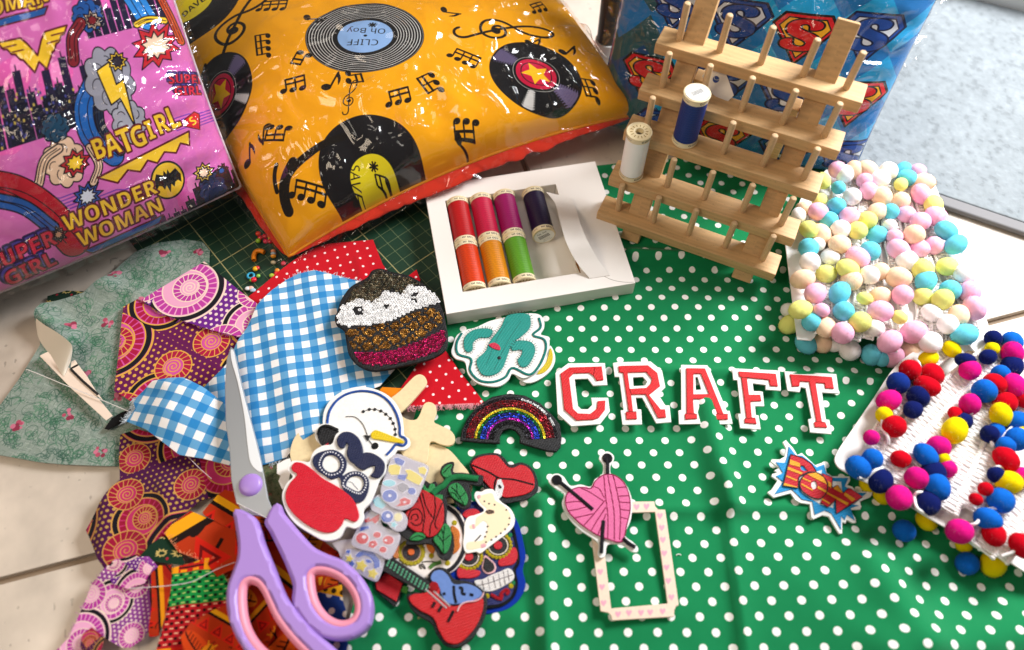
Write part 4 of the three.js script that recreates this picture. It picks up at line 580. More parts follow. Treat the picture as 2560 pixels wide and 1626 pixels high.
function sequins(t, fr, name, spots, z, colors, { tilt = 0.35, rough = 0.25, metal = 0.75, size = 1 } = {}) {
  const m = plain('#ffffff', rough, { metalness: metal }), im = new THREE.InstancedMesh(ringGeo, m, spots.length), M = new THREE.Matrix4(), c = new THREE.Color();
  spots.forEach((p, i) => { const q = new THREE.Quaternion().setFromEuler(new THREE.Euler((rnd() - 0.5) * 2 * tilt, (rnd() - 0.5) * 2 * tilt, 0)); M.compose(new THREE.Vector3(p.x, p.y, z), q, new THREE.Vector3(size, size, size)); im.setMatrixAt(i, M); c.set(colors[Math.floor(rnd() * colors.length)]); c.multiplyScalar(0.75 + 0.5 * rnd()); im.setColorAt(i, c); });
  im.name = name; im.userData.kind = 'stuff'; shade(im); t.add(im); return im;
}
function fillSpots(fr, v, a, pitch, skip) {
  const p = fr.pts(v, a), out = [], x0 = Math.min(...p.map((q) => q.x)), x1 = Math.max(...p.map((q) => q.x)), y0 = Math.min(...p.map((q) => q.y)), y1 = Math.max(...p.map((q) => q.y));
  const inside = (x, y) => { let c = false; for (let i = 0, j = p.length - 1; i < p.length; j = i++) if (p[i].y > y !== p[j].y > y && x < ((p[j].x - p[i].x) * (y - p[i].y)) / (p[j].y - p[i].y) + p[i].x) c = !c; return c; };
  let row = 0; for (let y = y0; y < y1; y += pitch * 0.86, row++) for (let x = x0 + (row % 2) * pitch * 0.5; x < x1; x += pitch) { const q = new THREE.Vector2(x + (rnd() - 0.5) * pitch * 0.2, y + (rnd() - 0.5) * pitch * 0.2); if (inside(q.x, q.y) && !(skip && skip(q))) out.push(q); }
  return out;
}
// the letters
const letters = [
  ['C', vM, [1195, 710, 1310, 622, 1645, 620, 1668, 820, 1540, 826, 1490, 762, 1370, 766, 1400, 1010, 1430, 1040, 1490, 1040, 1530, 1000, 1520, 935, 1675, 935, 1690, 1060, 1600, 1175, 1340, 1195, 1215, 1080], [], [1240, 720, 1320, 665, 1535, 658, 1615, 655, 1632, 780, 1568, 786, 1540, 742, 1500, 715, 1360, 720, 1320, 760, 1355, 1040, 1400, 1082, 1510, 1086, 1570, 1040, 1577, 970, 1648, 965, 1645, 1050, 1590, 1122, 1540, 1140, 1385, 1147, 1275, 1050], [], 'between the rainbow and the letter R', [[1540, 742, 1552, 662]]],
  ['R', vM, [1718, 620, 1760, 612, 2060, 605, 2165, 690, 2195, 840, 2130, 905, 2195, 1005, 2232, 1005, 2248, 1158, 2112, 1168, 1985, 935, 1925, 935, 1940, 1040, 1975, 1042, 1982, 1178, 1805, 1182, 1788, 1050, 1815, 1050, 1775, 745, 1735, 745], [[1900, 750, 1990, 745, 2030, 790, 2010, 825, 1905, 830]], [1765, 655, 1800, 650, 2035, 645, 2120, 715, 2145, 835, 2045, 915, 2150, 1045, 2190, 1045, 2200, 1120, 2125, 1125, 2015, 910, 1882, 912, 1900, 1065, 1930, 1070, 1935, 1135, 1840, 1137, 1832, 1072, 1860, 1068, 1810, 715, 1775, 710], [[1850, 712, 2020, 708, 2070, 770, 2060, 810, 2020, 850, 1870, 860]], 'between the letters C and A', [[1868, 860, 1882, 912], [1832, 1070, 1930, 1068]]],
  ['A', vO, [402, 155, 588, 158, 605, 185, 725, 480, 745, 480, 767, 572, 620, 578, 600, 480, 588, 440, 533, 440, 520, 490, 542, 572, 388, 575, 383, 478, 404, 475], [[503, 242, 520, 242, 546, 330, 506, 333]], [437, 182, 570, 184, 700, 505, 730, 508, 732, 545, 645, 548, 642, 510, 656, 505, 610, 405, 485, 400, 492, 500, 512, 510, 515, 540, 430, 545, 427, 505, 440, 500], [[488, 222, 540, 222, 597, 365, 488, 367]], 'in the middle of the word, after the R', [[432, 506, 512, 508], [645, 508, 728, 508]]],
  ['F', vO, [762, 180, 1100, 195, 1108, 338, 1000, 330, 1000, 297, 908, 285, 915, 340, 980, 345, 990, 448, 925, 446, 930, 510, 950, 512, 965, 612, 820, 602, 805, 505, 825, 500, 800, 262, 772, 262], [], [805, 205, 1070, 222, 1085, 312, 1030, 308, 1020, 265, 865, 250, 880, 370, 960, 370, 968, 415, 890, 418, 900, 530, 925, 535, 935, 577, 850, 570, 848, 540, 862, 535, 825, 245, 812, 240], [], 'between the letters A and T', [[828, 250, 880, 250], [850, 540, 922, 535]]],
  ['T', vO, [1132, 200, 1500, 220, 1518, 358, 1400, 350, 1393, 320, 1425, 540, 1450, 545, 1465, 645, 1315, 632, 1300, 540, 1325, 535, 1283, 320, 1248, 312, 1240, 348, 1155, 338], [], [1168, 225, 1465, 245, 1480, 328, 1420, 325, 1412, 290, 1350, 285, 1395, 562, 1420, 568, 1433, 603, 1345, 600, 1338, 565, 1355, 558, 1305, 280, 1240, 275, 1235, 310, 1185, 312], [], 'last of the word', [[1345, 562, 1420, 565]]],
];
for (const [k, v, out, oh, red, rh, where, seams] of letters) {
  const px = v(out[0], out[1]), fr = frame(px[0] + 40, px[1] + 60, 0.0092), t = piece('letter_patch', `red embroidered letter ${k} on white felt, ${where}`, 'letter patch', fr, 'letters of the word on the green fabric');
  layer(t, fr, 'felt_base', v, out, 0, 0.0017, felt(WHITE), { holes: oh }); layer(t, fr, 'embroidery', v, red, 0.0018, 0.0011, thread('#e01a20'), { holes: rh, bevel: 0.0005 });
  strokes(t, fr, 'seam', v, seams, 0.0029, 0.0002, thread('#8d0e18'), { smooth: false, seg: 4 });
}
// rainbow
{
  const fr = frame(1275, 1060, 0.0062), t = piece('rainbow_patch', 'black edged sequined rainbow patch left of the letter C', 'patch', fr);
  layer(t, fr, 'base', vM, [328, 1330, 345, 1230, 400, 1120, 490, 1010, 620, 930, 780, 900, 920, 920, 1060, 990, 1160, 1090, 1235, 1180, 1252, 1300, 1242, 1390, 1200, 1432, 1120, 1425, 1000, 1392, 868, 1350, 872, 1290, 830, 1240, 780, 1222, 720, 1240, 692, 1290, 692, 1357, 520, 1350], 0, 0.0028, thread(BLACK), { s: 0, bevel: 0.0008 });
  const cx = 783, cy = 1322, O = fr.L(...vM(cx, cy)), X = fr.L(...vM(cx + 100, cy)).sub(O), Y = fr.L(...vM(cx, cy - 100)).sub(O);
  const row = (r, a0 = 4, a1 = 176) => { const n = Math.round(((r * Math.PI) / 25) * ((a1 - a0) / 180)), o = []; for (let i = 0; i <= n; i++) { const a = ((a0 + ((a1 - a0) * i) / n) * Math.PI) / 180; o.push(O.clone().addScaledVector(X, (r * 1.02 * Math.cos(a)) / 100).addScaledVector(Y, (r * 0.93 * Math.sin(a)) / 100)); } return o; };
  sequins(t, fr, 'red_sequins', [...row(385), ...row(360), ...row(336)], 0.0029, ['#7a0d18', '#9a1420', '#5d0a12']); sequins(t, fr, 'yellow_sequins', row(306), 0.0029, ['#f2d60a', '#e8c808'], { metal: 0.3 });
  sequins(t, fr, 'green_sequins', row(280), 0.0029, ['#0f6b2c', '#0a5a26']); sequins(t, fr, 'blue_sequins', [...row(254), ...row(228)], 0.0029, ['#1531a8', '#1a2688', '#1c48cc']); sequins(t, fr, 'purple_sequins', [...row(202)], 0.0029, ['#8a1aa0', '#b01890']);
  sequins(t, fr, 'black_sequins', [...row(412), ...row(176), ...row(152)], 0.0029, ['#17161a', '#222026']); sequins(t, fr, 'white_glint_sequins', [...row(412, 38, 52), ...row(412, 56, 74), ...row(414, 20, 30)], 0.0031, ['#f4f4f4'], { metal: 0.1 });  // the near-white rings paint glints onto the outer black row
}
// ice cream patch
{
  const fr = frame(980, 800, 0.02), t = piece('sequin_patch', 'smiling ice cream sequin patch in brown, white, gold and pink', 'patch', fr), z = 0.0033;
  layer(t, fr, 'base', vJ, [1052, 470, 1072, 420, 1098, 340, 1170, 240, 1290, 170, 1325, 122, 1390, 106, 1470, 130, 1600, 160, 1700, 218, 1792, 310, 1850, 430, 1872, 530, 1884, 610, 1868, 700, 1780, 762, 1600, 812, 1450, 845, 1330, 858, 1230, 822, 1160, 745, 1138, 650, 1118, 560, 1068, 522], 0, 0.0032, thread(BLACK), { s: 1, bevel: 0.001 });
  const eye = fr.L(...vJ(1225, 420)), eye2 = fr.L(...vJ(1660, 318)), mouth = fr.L(...vJ(1432, 390)), near = (p, q, r) => p.distanceTo(q) < r;
  sequins(t, fr, 'brown_sequins', fillSpots(fr, vJ, [1130, 365, 1190, 260, 1310, 190, 1350, 130, 1400, 125, 1460, 150, 1600, 180, 1700, 230, 1590, 240, 1560, 300, 1470, 260, 1400, 270, 1370, 360, 1290, 350, 1240, 320, 1190, 370], 0.0021), z, ['#5a5240', '#6d5f48', '#474636', '#7c7460'], { size: 0.95 });
  sequins(t, fr, 'white_sequins', fillSpots(fr, vJ, [1062, 470, 1110, 380, 1230, 325, 1330, 360, 1420, 270, 1540, 300, 1590, 230, 1700, 240, 1790, 300, 1825, 362, 1700, 390, 1600, 430, 1450, 500, 1300, 525, 1150, 535, 1080, 512], 0.0023, (q) => near(q, eye, 0.0045) || near(q, mouth, 0.002) || (near(q, eye2, 0.005) && q.x < eye2.x && Math.abs(q.y - eye2.y) > 0.001)), z, ['#f6f6f6', '#eeeeee'], { metal: 0, rough: 0.35, size: 1.12, tilt: 0.15 });
  const U = fr.L(...vJ(1500, 580)), dia = (q) => { const a = (q.x - U.x) * 0.9 + (q.y - U.y), b = (q.x - U.x) * 0.9 - (q.y - U.y), f = (k) => Math.abs(((k / 0.0125) % 1 + 1) % 1 - 0.5); return f(a) > 0.4 || f(b) > 0.4; };
  sequins(t, fr, 'gold_sequins', fillSpots(fr, vJ, [1135, 552, 1300, 532, 1480, 502, 1620, 440, 1780, 382, 1840, 480, 1860, 520, 1780, 560, 1640, 640, 1480, 690, 1300, 720, 1190, 700, 1150, 640], 0.0021, dia), z, ['#a87430', '#8a5c20', '#c08a3c', '#6d4818']);
  sequins(t, fr, 'pink_sequins', fillSpots(fr, vJ, [1190, 722, 1320, 727, 1500, 702, 1650, 652, 1850, 557, 1875, 640, 1800, 720, 1600, 790, 1420, 820, 1300, 820, 1220, 782], 0.0021), z, ['#b0144e', '#c81a66', '#8a0f3a']);
  sequins(t, fr, 'eye_sequin', [fr.L(...vJ(1236, 413))], z, ['#ffffff'], { metal: 0, size: 1.3, tilt: 0.05 });
}
// lemon and cactus
{
  const f1 = frame(1370, 930, 0.0056), l = piece('lemon_patch', 'white edged yellow patch peeping out under the cactus patch', 'patch', f1);
  layer(l, f1, 'felt_base', vM, [820, 700, 1050, 640, 1120, 545, 1145, 462, 1180, 512, 1193, 600, 1150, 690, 1060, 765, 970, 802, 900, 792], 0, FELT, felt(WHITE), { s: 1 });
  layer(l, f1, 'embroidery', vM, [1030, 725, 1110, 620, 1150, 490, 1172, 560, 1150, 650, 1090, 712], FELT, 0.0008, thread('#dcc21c'), { s: 1 });
  const fr = frame(1255, 880, 0.0088), t = piece('cactus_patch', 'teal cactus patch on white felt with a red mouth', 'patch', fr), teal = thread('#1f9c90'), z = FELT;
  layer(t, fr, 'felt_base', vM, [250, 530, 268, 450, 300, 370, 380, 322, 470, 298, 600, 240, 750, 205, 930, 170, 1050, 182, 1090, 230, 1092, 300, 1062, 360, 1122, 382, 1142, 432, 1110, 560, 1050, 680, 960, 742, 900, 760, 800, 720, 770, 772, 690, 832, 600, 834, 480, 800, 400, 720, 370, 610, 290, 582], 0, FELT, felt(WHITE), { s: 1 });
  stroke(t, fr, 'border', vM, [345, 352, 300, 440, 310, 540, 430, 590, 420, 690, 500, 780, 620, 797, 740, 752, 800, 670, 960, 730, 1040, 660, 1110, 480, 1090, 410, 990, 370, 1060, 300, 1045, 215], z + 0.0002, 0.0011, teal, { flat: 0.7, seg: 90 });
  const body = [505, 700, 480, 600, 560, 520, 600, 430, 700, 300, 760, 195, 950, 185, 970, 240, 960, 310, 880, 390, 810, 440, 760, 560, 722, 660, 680, 712, 600, 742, 540, 736], armL = [370, 500, 368, 400, 440, 330, 560, 310, 625, 330, 600, 390, 500, 400, 450, 440, 440, 510, 400, 530], armR = [800, 440, 880, 420, 980, 440, 1012, 500, 980, 600, 930, 660, 880, 660, 850, 600, 880, 560, 890, 510, 800, 510];
  layer(t, fr, 'cactus_body', vM, body, z, 0.001, teal, { s: 1 }); layer(t, fr, 'cactus_arm', vM, armL, z, 0.0009, teal, { s: 1 }); layer(t, fr, 'cactus_arm', vM, armR, z, 0.0009, teal, { s: 1 });
  whiskers(t, fr, 'spines', vM, [body, armL, armR], z + 0.0009, 0.00018, 0.003, 0.0017, plain('#1c2a30', 0.7));
  layer(t, fr, 'mouth', vM, [590, 465, 640, 445, 692, 480, 692, 512, 640, 502], z + 0.001, 0.0006, thread('#d52c4c'), { s: 1 }); dots(t, fr, 'eye', vM, [685, 582], z + 0.001, 0.0016, plain('#101418', 0.5), 0.4); strokes(t, fr, 'stitched_rib', vM, [[760, 250, 660, 420, 570, 640], [880, 250, 760, 440, 640, 690]], z + 0.001, 0.00025, plain('#146e66', 0.7));
}
// cream wooden shapes, torn paper
{
  const W = pale('#ecd6a8');
  const f0 = frame(770, 1130, 0.0135), a = piece('wooden_disc', 'round pale wooden disc behind the white patches', 'wooden shape', f0); layer(a, f0, 'disc', vQ, [104, 700, 112, 610, 160, 505, 255, 432, 360, 405, 500, 480, 540, 620, 480, 760, 300, 800, 140, 780], 0, 0.0028, W, { s: 1 });
  const f1 = frame(1030, 980, 0.0115), b = piece('wooden_stick', 'rounded pale wooden stick pointing up across the red dotted fabric', 'wooden shape', f1); layer(b, f1, 'stick', vJ, [1400, 1120, 1530, 1005, 1640, 895, 1672, 882, 1705, 892, 1728, 930, 1722, 960, 1690, 1000, 1550, 1150, 1480, 1190], 0, 0.0026, W, { s: 1 });
  const f2 = frame(1090, 1180, 0.0078), c = piece('wooden_disc', 'large pale wooden disc partly under the rose patch', 'wooden shape', f2); layer(c, f2, 'disc', vL, [430, 330, 520, 280, 610, 280, 690, 312, 760, 388, 815, 460, 830, 560, 760, 620, 600, 640, 480, 600, 400, 480], 0, 0.0026, W, { s: 1 });
  const f3 = frame(1070, 1070, 0.0108), d = piece('wooden_figure', 'pale wooden cut-out of a plain figure right of the snowman patch', 'wooden shape', f3); layer(d, f3, 'cut_out', vL, [390, 105, 440, 128, 490, 128, 512, 100, 542, 32, 572, 22, 606, 40, 615, 85, 600, 142, 640, 165, 700, 195, 727, 235, 718, 275, 690, 288, 640, 280, 590, 262, 572, 275, 566, 345, 545, 400, 460, 400, 400, 330, 370, 200], 0, 0.0026, W, { s: 1 });
  const f4 = frame(705, 1185, 0.0165), e = piece('torn_paper', 'scrap of white torn paper left of the red hat patch', 'paper', f4); layer(e, f4, 'sheet', vQ, [-30, 770, 60, 722, 96, 715, 112, 780, 90, 900, 80, 980, 20, 1010, -15, 930, 5, 880, -30, 860], 0, 0.0005, plain('#efe9e4', 0.9));
}
// snowman, dark ear, red hat
{
  const fr = frame(900, 1060, 0.0168), t = piece('snowman_patch', 'round white snowman patch with blue outline and yellow carrot nose', 'patch', fr), z = FELT;
  layer(t, fr, 'felt_base', vQ, [412, 390, 428, 260, 500, 150, 620, 72, 760, 38, 900, 58, 1030, 118, 1112, 200, 1168, 320, 1182, 420, 1190, 500, 1238, 538, 1242, 600, 1195, 642, 1122, 648, 1060, 760, 900, 820, 650, 760, 500, 600, 425, 480], 0, FELT, felt(WHITE), { s: 1 });
  stroke(t, fr, 'outline', vQ, [452, 412, 475, 280, 540, 180, 640, 112, 780, 82, 920, 102, 1030, 170, 1110, 290, 1146, 420, 1152, 508, 1195, 532, 1210, 572, 1180, 602, 1110, 592, 1070, 640, 1020, 692], z + 0.0001, 0.0011, thread('#2e64c8'), { flat: 0.7, seg: 110 });
  layer(t, fr, 'carrot_nose', vQ, [872, 512, 885, 475, 915, 457, 960, 468, 1080, 515, 1185, 560, 1186, 580, 1100, 575, 960, 550, 890, 538], z, 0.0012, thread('#f0cf10'), { s: 1, bevel: 0.0005 });
  stroke(t, fr, 'mouth_stitch', vQ, [800, 277, 857, 257, 910, 257, 967, 272, 1015, 302, 1058, 343, 1085, 390, 1103, 445, 1105, 497], z, 0.0003, plain(BLACK, 0.7), { seg: 40 }); dots(t, fr, 'mouth_knot', vQ, [800, 277, 857, 257, 910, 257, 967, 272, 1015, 302, 1058, 343, 1085, 390, 1103, 445, 1105, 497], z + 0.0002, 0.0013, plain(BLACK, 0.7));
  dots(t, fr, 'eye', vQ, [910, 605], z, 0.0028, thread(BLACK), 0.4); layer(t, fr, 'eye', vQ, [805, 502, 870, 508, 842, 560, 828, 540], z, 0.0008, thread(BLACK)); stroke(t, fr, 'loose_stitch', vQ, [632, 326, 720, 330, 790, 390, 832, 480, 852, 545, 902, 612], z + 0.0004, 0.00026, plain('#22242c', 0.7), { seg: 40 });
  const f2 = frame(815, 1085, 0.0195), e = piece('ear_patch', 'black pointed patch with white edge squeezed between snowman and moustache patch', 'patch', f2);
  layer(e, f2, 'felt_base', vQ, [335, 480, 352, 430, 400, 396, 470, 392, 560, 432, 610, 480, 600, 600, 440, 690, 390, 640, 392, 600, 350, 548], 0, FELT, felt(WHITE), { s: 1 }); layer(e, f2, 'embroidery', vQ, [362, 490, 385, 432, 440, 412, 560, 455, 560, 520, 500, 590, 440, 610, 395, 592, 372, 540], FELT, 0.001, thread('#121114'), { s: 1 }); stroke(e, f2, 'border', vQ, [370, 500, 392, 440, 445, 418, 560, 458], FELT + 0.0009, 0.0012, thread('#050506')); layer(e, f2, 'embroidery', vQ, [435, 600, 470, 580, 470, 620, 440, 640], FELT, 0.0014, thread('#c0182c'));
  const f3 = frame(830, 1240, 0.0225, { tz: 0.0 }), h = piece('hat_patch', 'white patch with red hat, navy glasses and curled moustache', 'patch', f3), y = 0.0026, navy = thread('#16204a');
  layer(h, f3, 'felt_base', vQ, [78, 832, 90, 780, 130, 748, 205, 750, 285, 755, 310, 690, 340, 645, 425, 600, 498, 588, 545, 490, 640, 452, 755, 498, 800, 560, 842, 645, 945, 668, 1012, 750, 1010, 850, 955, 930, 905, 1060, 862, 1150, 802, 1220, 806, 1290, 762, 1372, 720, 1392, 640, 1378, 570, 1482, 440, 1508, 300, 1442, 140, 1332, 50, 1190, 28, 1060, 80, 950, 128, 900], 0, y, felt(WHITE), { s: 1 });
  layer(h, f3, 'red_hat', vQ, [118, 812, 148, 770, 212, 770, 300, 820, 420, 920, 560, 1000, 700, 1110, 752, 1220, 762, 1290, 732, 1332, 690, 1326, 628, 1305, 600, 1362, 540, 1422, 440, 1438, 300, 1382, 150, 1270, 70, 1150, 64, 1060, 108, 960, 172, 882, 132, 852], y, 0.0014, thread('#e0082a'), { s: 1, bevel: 0.0006 });
  layer(h, f3, 'moustache', vQ, [550, 560, 588, 492, 660, 476, 732, 510, 782, 580, 802, 680, 780, 760, 740, 790, 680, 762, 645, 690, 656, 600, 640, 588, 620, 632, 580, 632], y, 0.0018, navy, { s: 1, bevel: 0.0008 }); layer(h, f3, 'moustache', vQ, [715, 772, 760, 700, 840, 672, 930, 700, 1002, 770, 1002, 850, 960, 912, 900, 916, 868, 890, 900, 860, 910, 806, 870, 810, 800, 842, 740, 812], y, 0.0017, thread('#1c2148'), { s: 1, bevel: 0.0008 });
  const r1 = [412, 790, 425, 740, 455, 705, 510, 698, 565, 735, 582, 790, 560, 840, 500, 862, 445, 842], r2 = [640, 985, 660, 930, 710, 897, 770, 905, 804, 945, 800, 1000, 765, 1042, 720, 1035, 675, 1010];
  layer(h, f3, 'glasses_rim', vQ, [318, 762, 340, 700, 420, 660, 520, 648, 600, 690, 642, 760, 632, 840, 590, 892, 500, 928, 430, 890, 350, 830], y, 0.0012, navy, { s: 1, holes: [r1] }); layer(h, f3, 'glasses_rim', vQ, [590, 962, 618, 892, 700, 852, 790, 865, 852, 930, 848, 1040, 802, 1130, 742, 1155, 680, 1110, 608, 1022], y, 0.0012, navy, { s: 1, holes: [r2] }); layer(h, f3, 'bridge', vQ, [565, 900, 600, 880, 640, 920, 600, 965], y, 0.0013, navy);
  const mid = (a, k) => { const p = pairs(a), cx = p.reduce((s, q) => s + q[0], 0) / p.length, cy = p.reduce((s, q) => s + q[1], 0) / p.length; return p.flatMap(([x, q]) => [cx + (x - cx) * k, cy + (q - cy) * k]); };
  for (const r of [r1, r2]) { const p = pairs(smoothFlat(mid(r, 1.32))); dots(h, f3, 'white_stitch', vQ, p.flat(), y + 0.0012, 0.0006, plain('#e8e8ee', 0.7)); }
  stroke(h, f3, 'loose_stitch', vQ, [660, 950, 690, 955, 720, 990, 752, 1025], y, 0.00025, plain('#3a4464', 0.7));
}
function smoothFlat(a) { return smooth2(pairs(a).map(([x, y]) => new THREE.Vector2(x, y)), true, 3).flatMap((p) => [p.x, p.y]); }

// the skulls, the lips, the animal, the rose, the guitar, the clear stickers
{
  const fr = frame(1240, 1420, 0.006), t = piece('skull_patch', 'dark blue sugar skull patch with red flowers and white teeth', 'patch', fr), z = 0.0022;
  layer(t, fr, 'border', vU, [760, 120, 880, 20, 1100, -20, 1360, 40, 1450, 150, 1502, 260, 1542, 430, 1562, 560, 1532, 700, 1562, 850, 1512, 980, 1400, 1092, 1250, 1142, 1120, 1152, 950, 1000, 800, 800, 740, 500], 0, z, felt('#15359c'), { s: 1 });
  layer(t, fr, 'face', vU, [790, 160, 890, 60, 1100, 20, 1330, 80, 1400, 180, 1438, 300, 1470, 480, 1482, 620, 1445, 700, 1462, 860, 1420, 980, 1310, 1060, 1160, 1085, 1000, 960, 860, 780, 780, 500], z, 0.0008, thread('#191f63'), { s: 1 });
  stroke(t, fr, 'outline', vU, [1120, 25, 1330, 85, 1405, 190, 1440, 310, 1475, 490, 1485, 625, 1448, 700, 1466, 860, 1424, 985, 1310, 1066, 1150, 1090], z + 0.0008, 0.0012, thread(BLACK), { flat: 0.7, seg: 80 });
  const q = z + 0.0008, R = thread('#cf1429');
  for (const [x, y] of [[972, 567], [1275, 450]]) { layer(t, fr, 'eye_socket', vU, ring(x, y, 118, 112), q, 0.0006, thread('#17141a'), { s: 0 }); dots(t, fr, 'bead', vU, ring(x, y, 133, 126, 22), q + 0.0004, 0.0014, thread('#e6cf1c'), 0.6); layer(t, fr, 'eye_ring', vU, ring(x, y, 108, 102), q + 0.0006, 0.0003, thread('#e8d8c2'), { holes: [ring(x, y, 96, 90)] }); layer(t, fr, 'pupil', vU, ring(x, y, 46, 44, 14), q + 0.0006, 0.0007, R); }
  layer(t, fr, 'flower', vU, [860, 690, 940, 690, 1010, 700, 1090, 720, 1080, 760, 1000, 790, 930, 790, 860, 780], q, 0.0009, R, { s: 1 }); layer(t, fr, 'flower', vU, [1280, 610, 1340, 560, 1400, 490, 1450, 470, 1480, 560, 1440, 640, 1360, 660, 1290, 660], q, 0.0009, R, { s: 1 });
  layer(t, fr, 'flower', vU, [905, 130, 950, 80, 1040, 70, 1090, 110, 1040, 170, 960, 170], q, 0.0009, R, { s: 1 });
  layer(t, fr, 'nose', vU, [1138, 552, 1190, 585, 1252, 655, 1245, 720, 1165, 748, 1108, 692, 1120, 610], q, 0.0006, thread('#efb9bc'), { s: 1 }); layer(t, fr, 'nose', vU, [1142, 575, 1190, 605, 1236, 660, 1228, 708, 1166, 730, 1122, 685, 1130, 620], q + 0.0006, 0.0004, thread(BLACK), { s: 1 });
  layer(t, fr, 'teeth', vU, [1030, 820, 1120, 800, 1200, 758, 1300, 720, 1385, 688, 1432, 725, 1440, 795, 1340, 870, 1210, 925, 1120, 925, 1070, 890], q, 0.0009, thread('#eee9e6'), { s: 1 });
  strokes(t, fr, 'tooth_line', vU, [[1110, 815, 1130, 915], [1170, 790, 1192, 910], [1225, 770, 1250, 900], [1280, 745, 1305, 880], [1330, 720, 1350, 860], [1375, 705, 1392, 830], [1060, 870, 1200, 835, 1320, 790, 1430, 755]], q + 0.0009, 0.00025, plain('#4a4048', 0.7));
  strokes(t, fr, 'curl', vU, [[1200, 960, 1290, 1000, 1310, 950, 1360, 910, 1385, 930, 1360, 960], [1300, 1020, 1320, 960]], q + 0.0003, 0.0013, R, { flat: 0.5 }); dots(t, fr, 'yellow_dot', vU, [1410, 868, 1160, 975], q, 0.0019, thread('#e8d21c'), 0.4); dots(t, fr, 'green_dot', vU, [1438, 838, 1400, 340], q, 0.0018, thread('#1f9a5c'), 0.4);
}
{
  const fr = frame(1070, 1370, 0.0085), t = piece('skull_patch', 'white sugar skull patch with orange flowers beneath the rose', 'patch', fr), z = 0.002;
  layer(t, fr, 'felt_base', vU, [130, 560, 180, 430, 300, 240, 500, 80, 720, 5, 850, 70, 930, 200, 962, 380, 950, 500, 880, 640, 780, 728, 600, 790, 400, 760, 240, 690], 0, z, felt('#efe6e0'), { s: 1 });
  stroke(t, fr, 'outline', vU, [745, 40, 850, 130, 915, 270, 930, 420, 890, 560, 800, 680, 690, 735], z, 0.0016, thread('#2c2a33'), { flat: 0.7, seg: 50 });
  dots(t, fr, 'petal', vU, ring(372, 518, 122, 116, 20), z + 0.0002, 0.0018, thread('#dcc832'), 0.5); layer(t, fr, 'eye_ring', vU, ring(372, 518, 112, 106), z, 0.0005, thread('#cfa9a2')); layer(t, fr, 'eye_socket', vU, ring(372, 518, 92, 88), z + 0.0005, 0.0005, thread('#2a2226'), {}); layer(t, fr, 'pupil', vU, ring(372, 518, 36, 34, 14), z + 0.001, 0.0007, thread('#e06418'));
  const Or = thread('#e27a1e'); layer(t, fr, 'flower', vU, [790, 240, 850, 270, 880, 330, 872, 400, 882, 450, 850, 510, 790, 540, 770, 470, 790, 400], z, 0.0009, Or, { s: 1 }); layer(t, fr, 'flower', vU, [530, 420, 600, 410, 620, 480, 600, 530, 550, 500], z, 0.0009, Or, { s: 1 }); layer(t, fr, 'flower', vU, [180, 470, 240, 440, 250, 500, 230, 580, 180, 560], z, 0.0009, thread('#e98a4a'), { s: 1 });
  dots(t, fr, 'yellow_dot', vU, [820, 208, 580, 552, 748, 628], z, 0.002, thread('#e4cf20'), 0.3); strokes(t, fr, 'curl', vU, [[480, 620, 540, 612, 640, 626, 600, 660], [460, 640, 520, 690, 490, 640, 455, 655, 480, 690]], z + 0.0002, 0.0004, plain('#2a2a2a', 0.7)); stroke(t, fr, 'green_leaf', vU, [560, 680, 610, 640, 680, 618], z, 0.0016, thread('#6fae54'), { flat: 0.5 });
}
{
  const fr = frame(1255, 1200, 0.0065), t = piece('lips_patch', 'red lips patch with black border right of the rose stem', 'patch', fr), z = 0.0022;
  layer(t, fr, 'base', vL, [815, 402, 838, 358, 920, 333, 992, 335, 1035, 370, 1062, 402, 1130, 388, 1192, 418, 1226, 480, 1232, 560, 1190, 602, 1100, 627, 1020, 637, 960, 602, 890, 522, 832, 452], 0, z, thread(BLACK), { s: 1 });
  layer(t, fr, 'red_lips', vL, [828, 402, 860, 366, 930, 348, 986, 351, 1020, 385, 1052, 420, 1082, 424, 1130, 406, 1180, 430, 1210, 490, 1206, 550, 1170, 580, 1090, 600, 1030, 604, 980, 580, 910, 512, 850, 442], z, 0.0011, thread('#cf1222'), { s: 1, bevel: 0.0005 });
  strokes(t, fr, 'lip_line', vL, [[832, 408, 880, 428, 940, 455, 1000, 488, 1080, 496, 1207, 528], [985, 480, 970, 520, 968, 580]], z + 0.0011, 0.0007, thread(BLACK), { flat: 0.5 }); layer(t, fr, 'tooth', vL, [986, 500, 1008, 495, 1026, 540, 1012, 600, 990, 622, 968, 575], z + 0.0011, 0.0007, thread('#e9e9ea')); layer(t, fr, 'lip_mark', vL, [988, 535, 1000, 528, 1014, 548, 1002, 556], z + 0.0018, 0.0003, thread(BLACK));
}
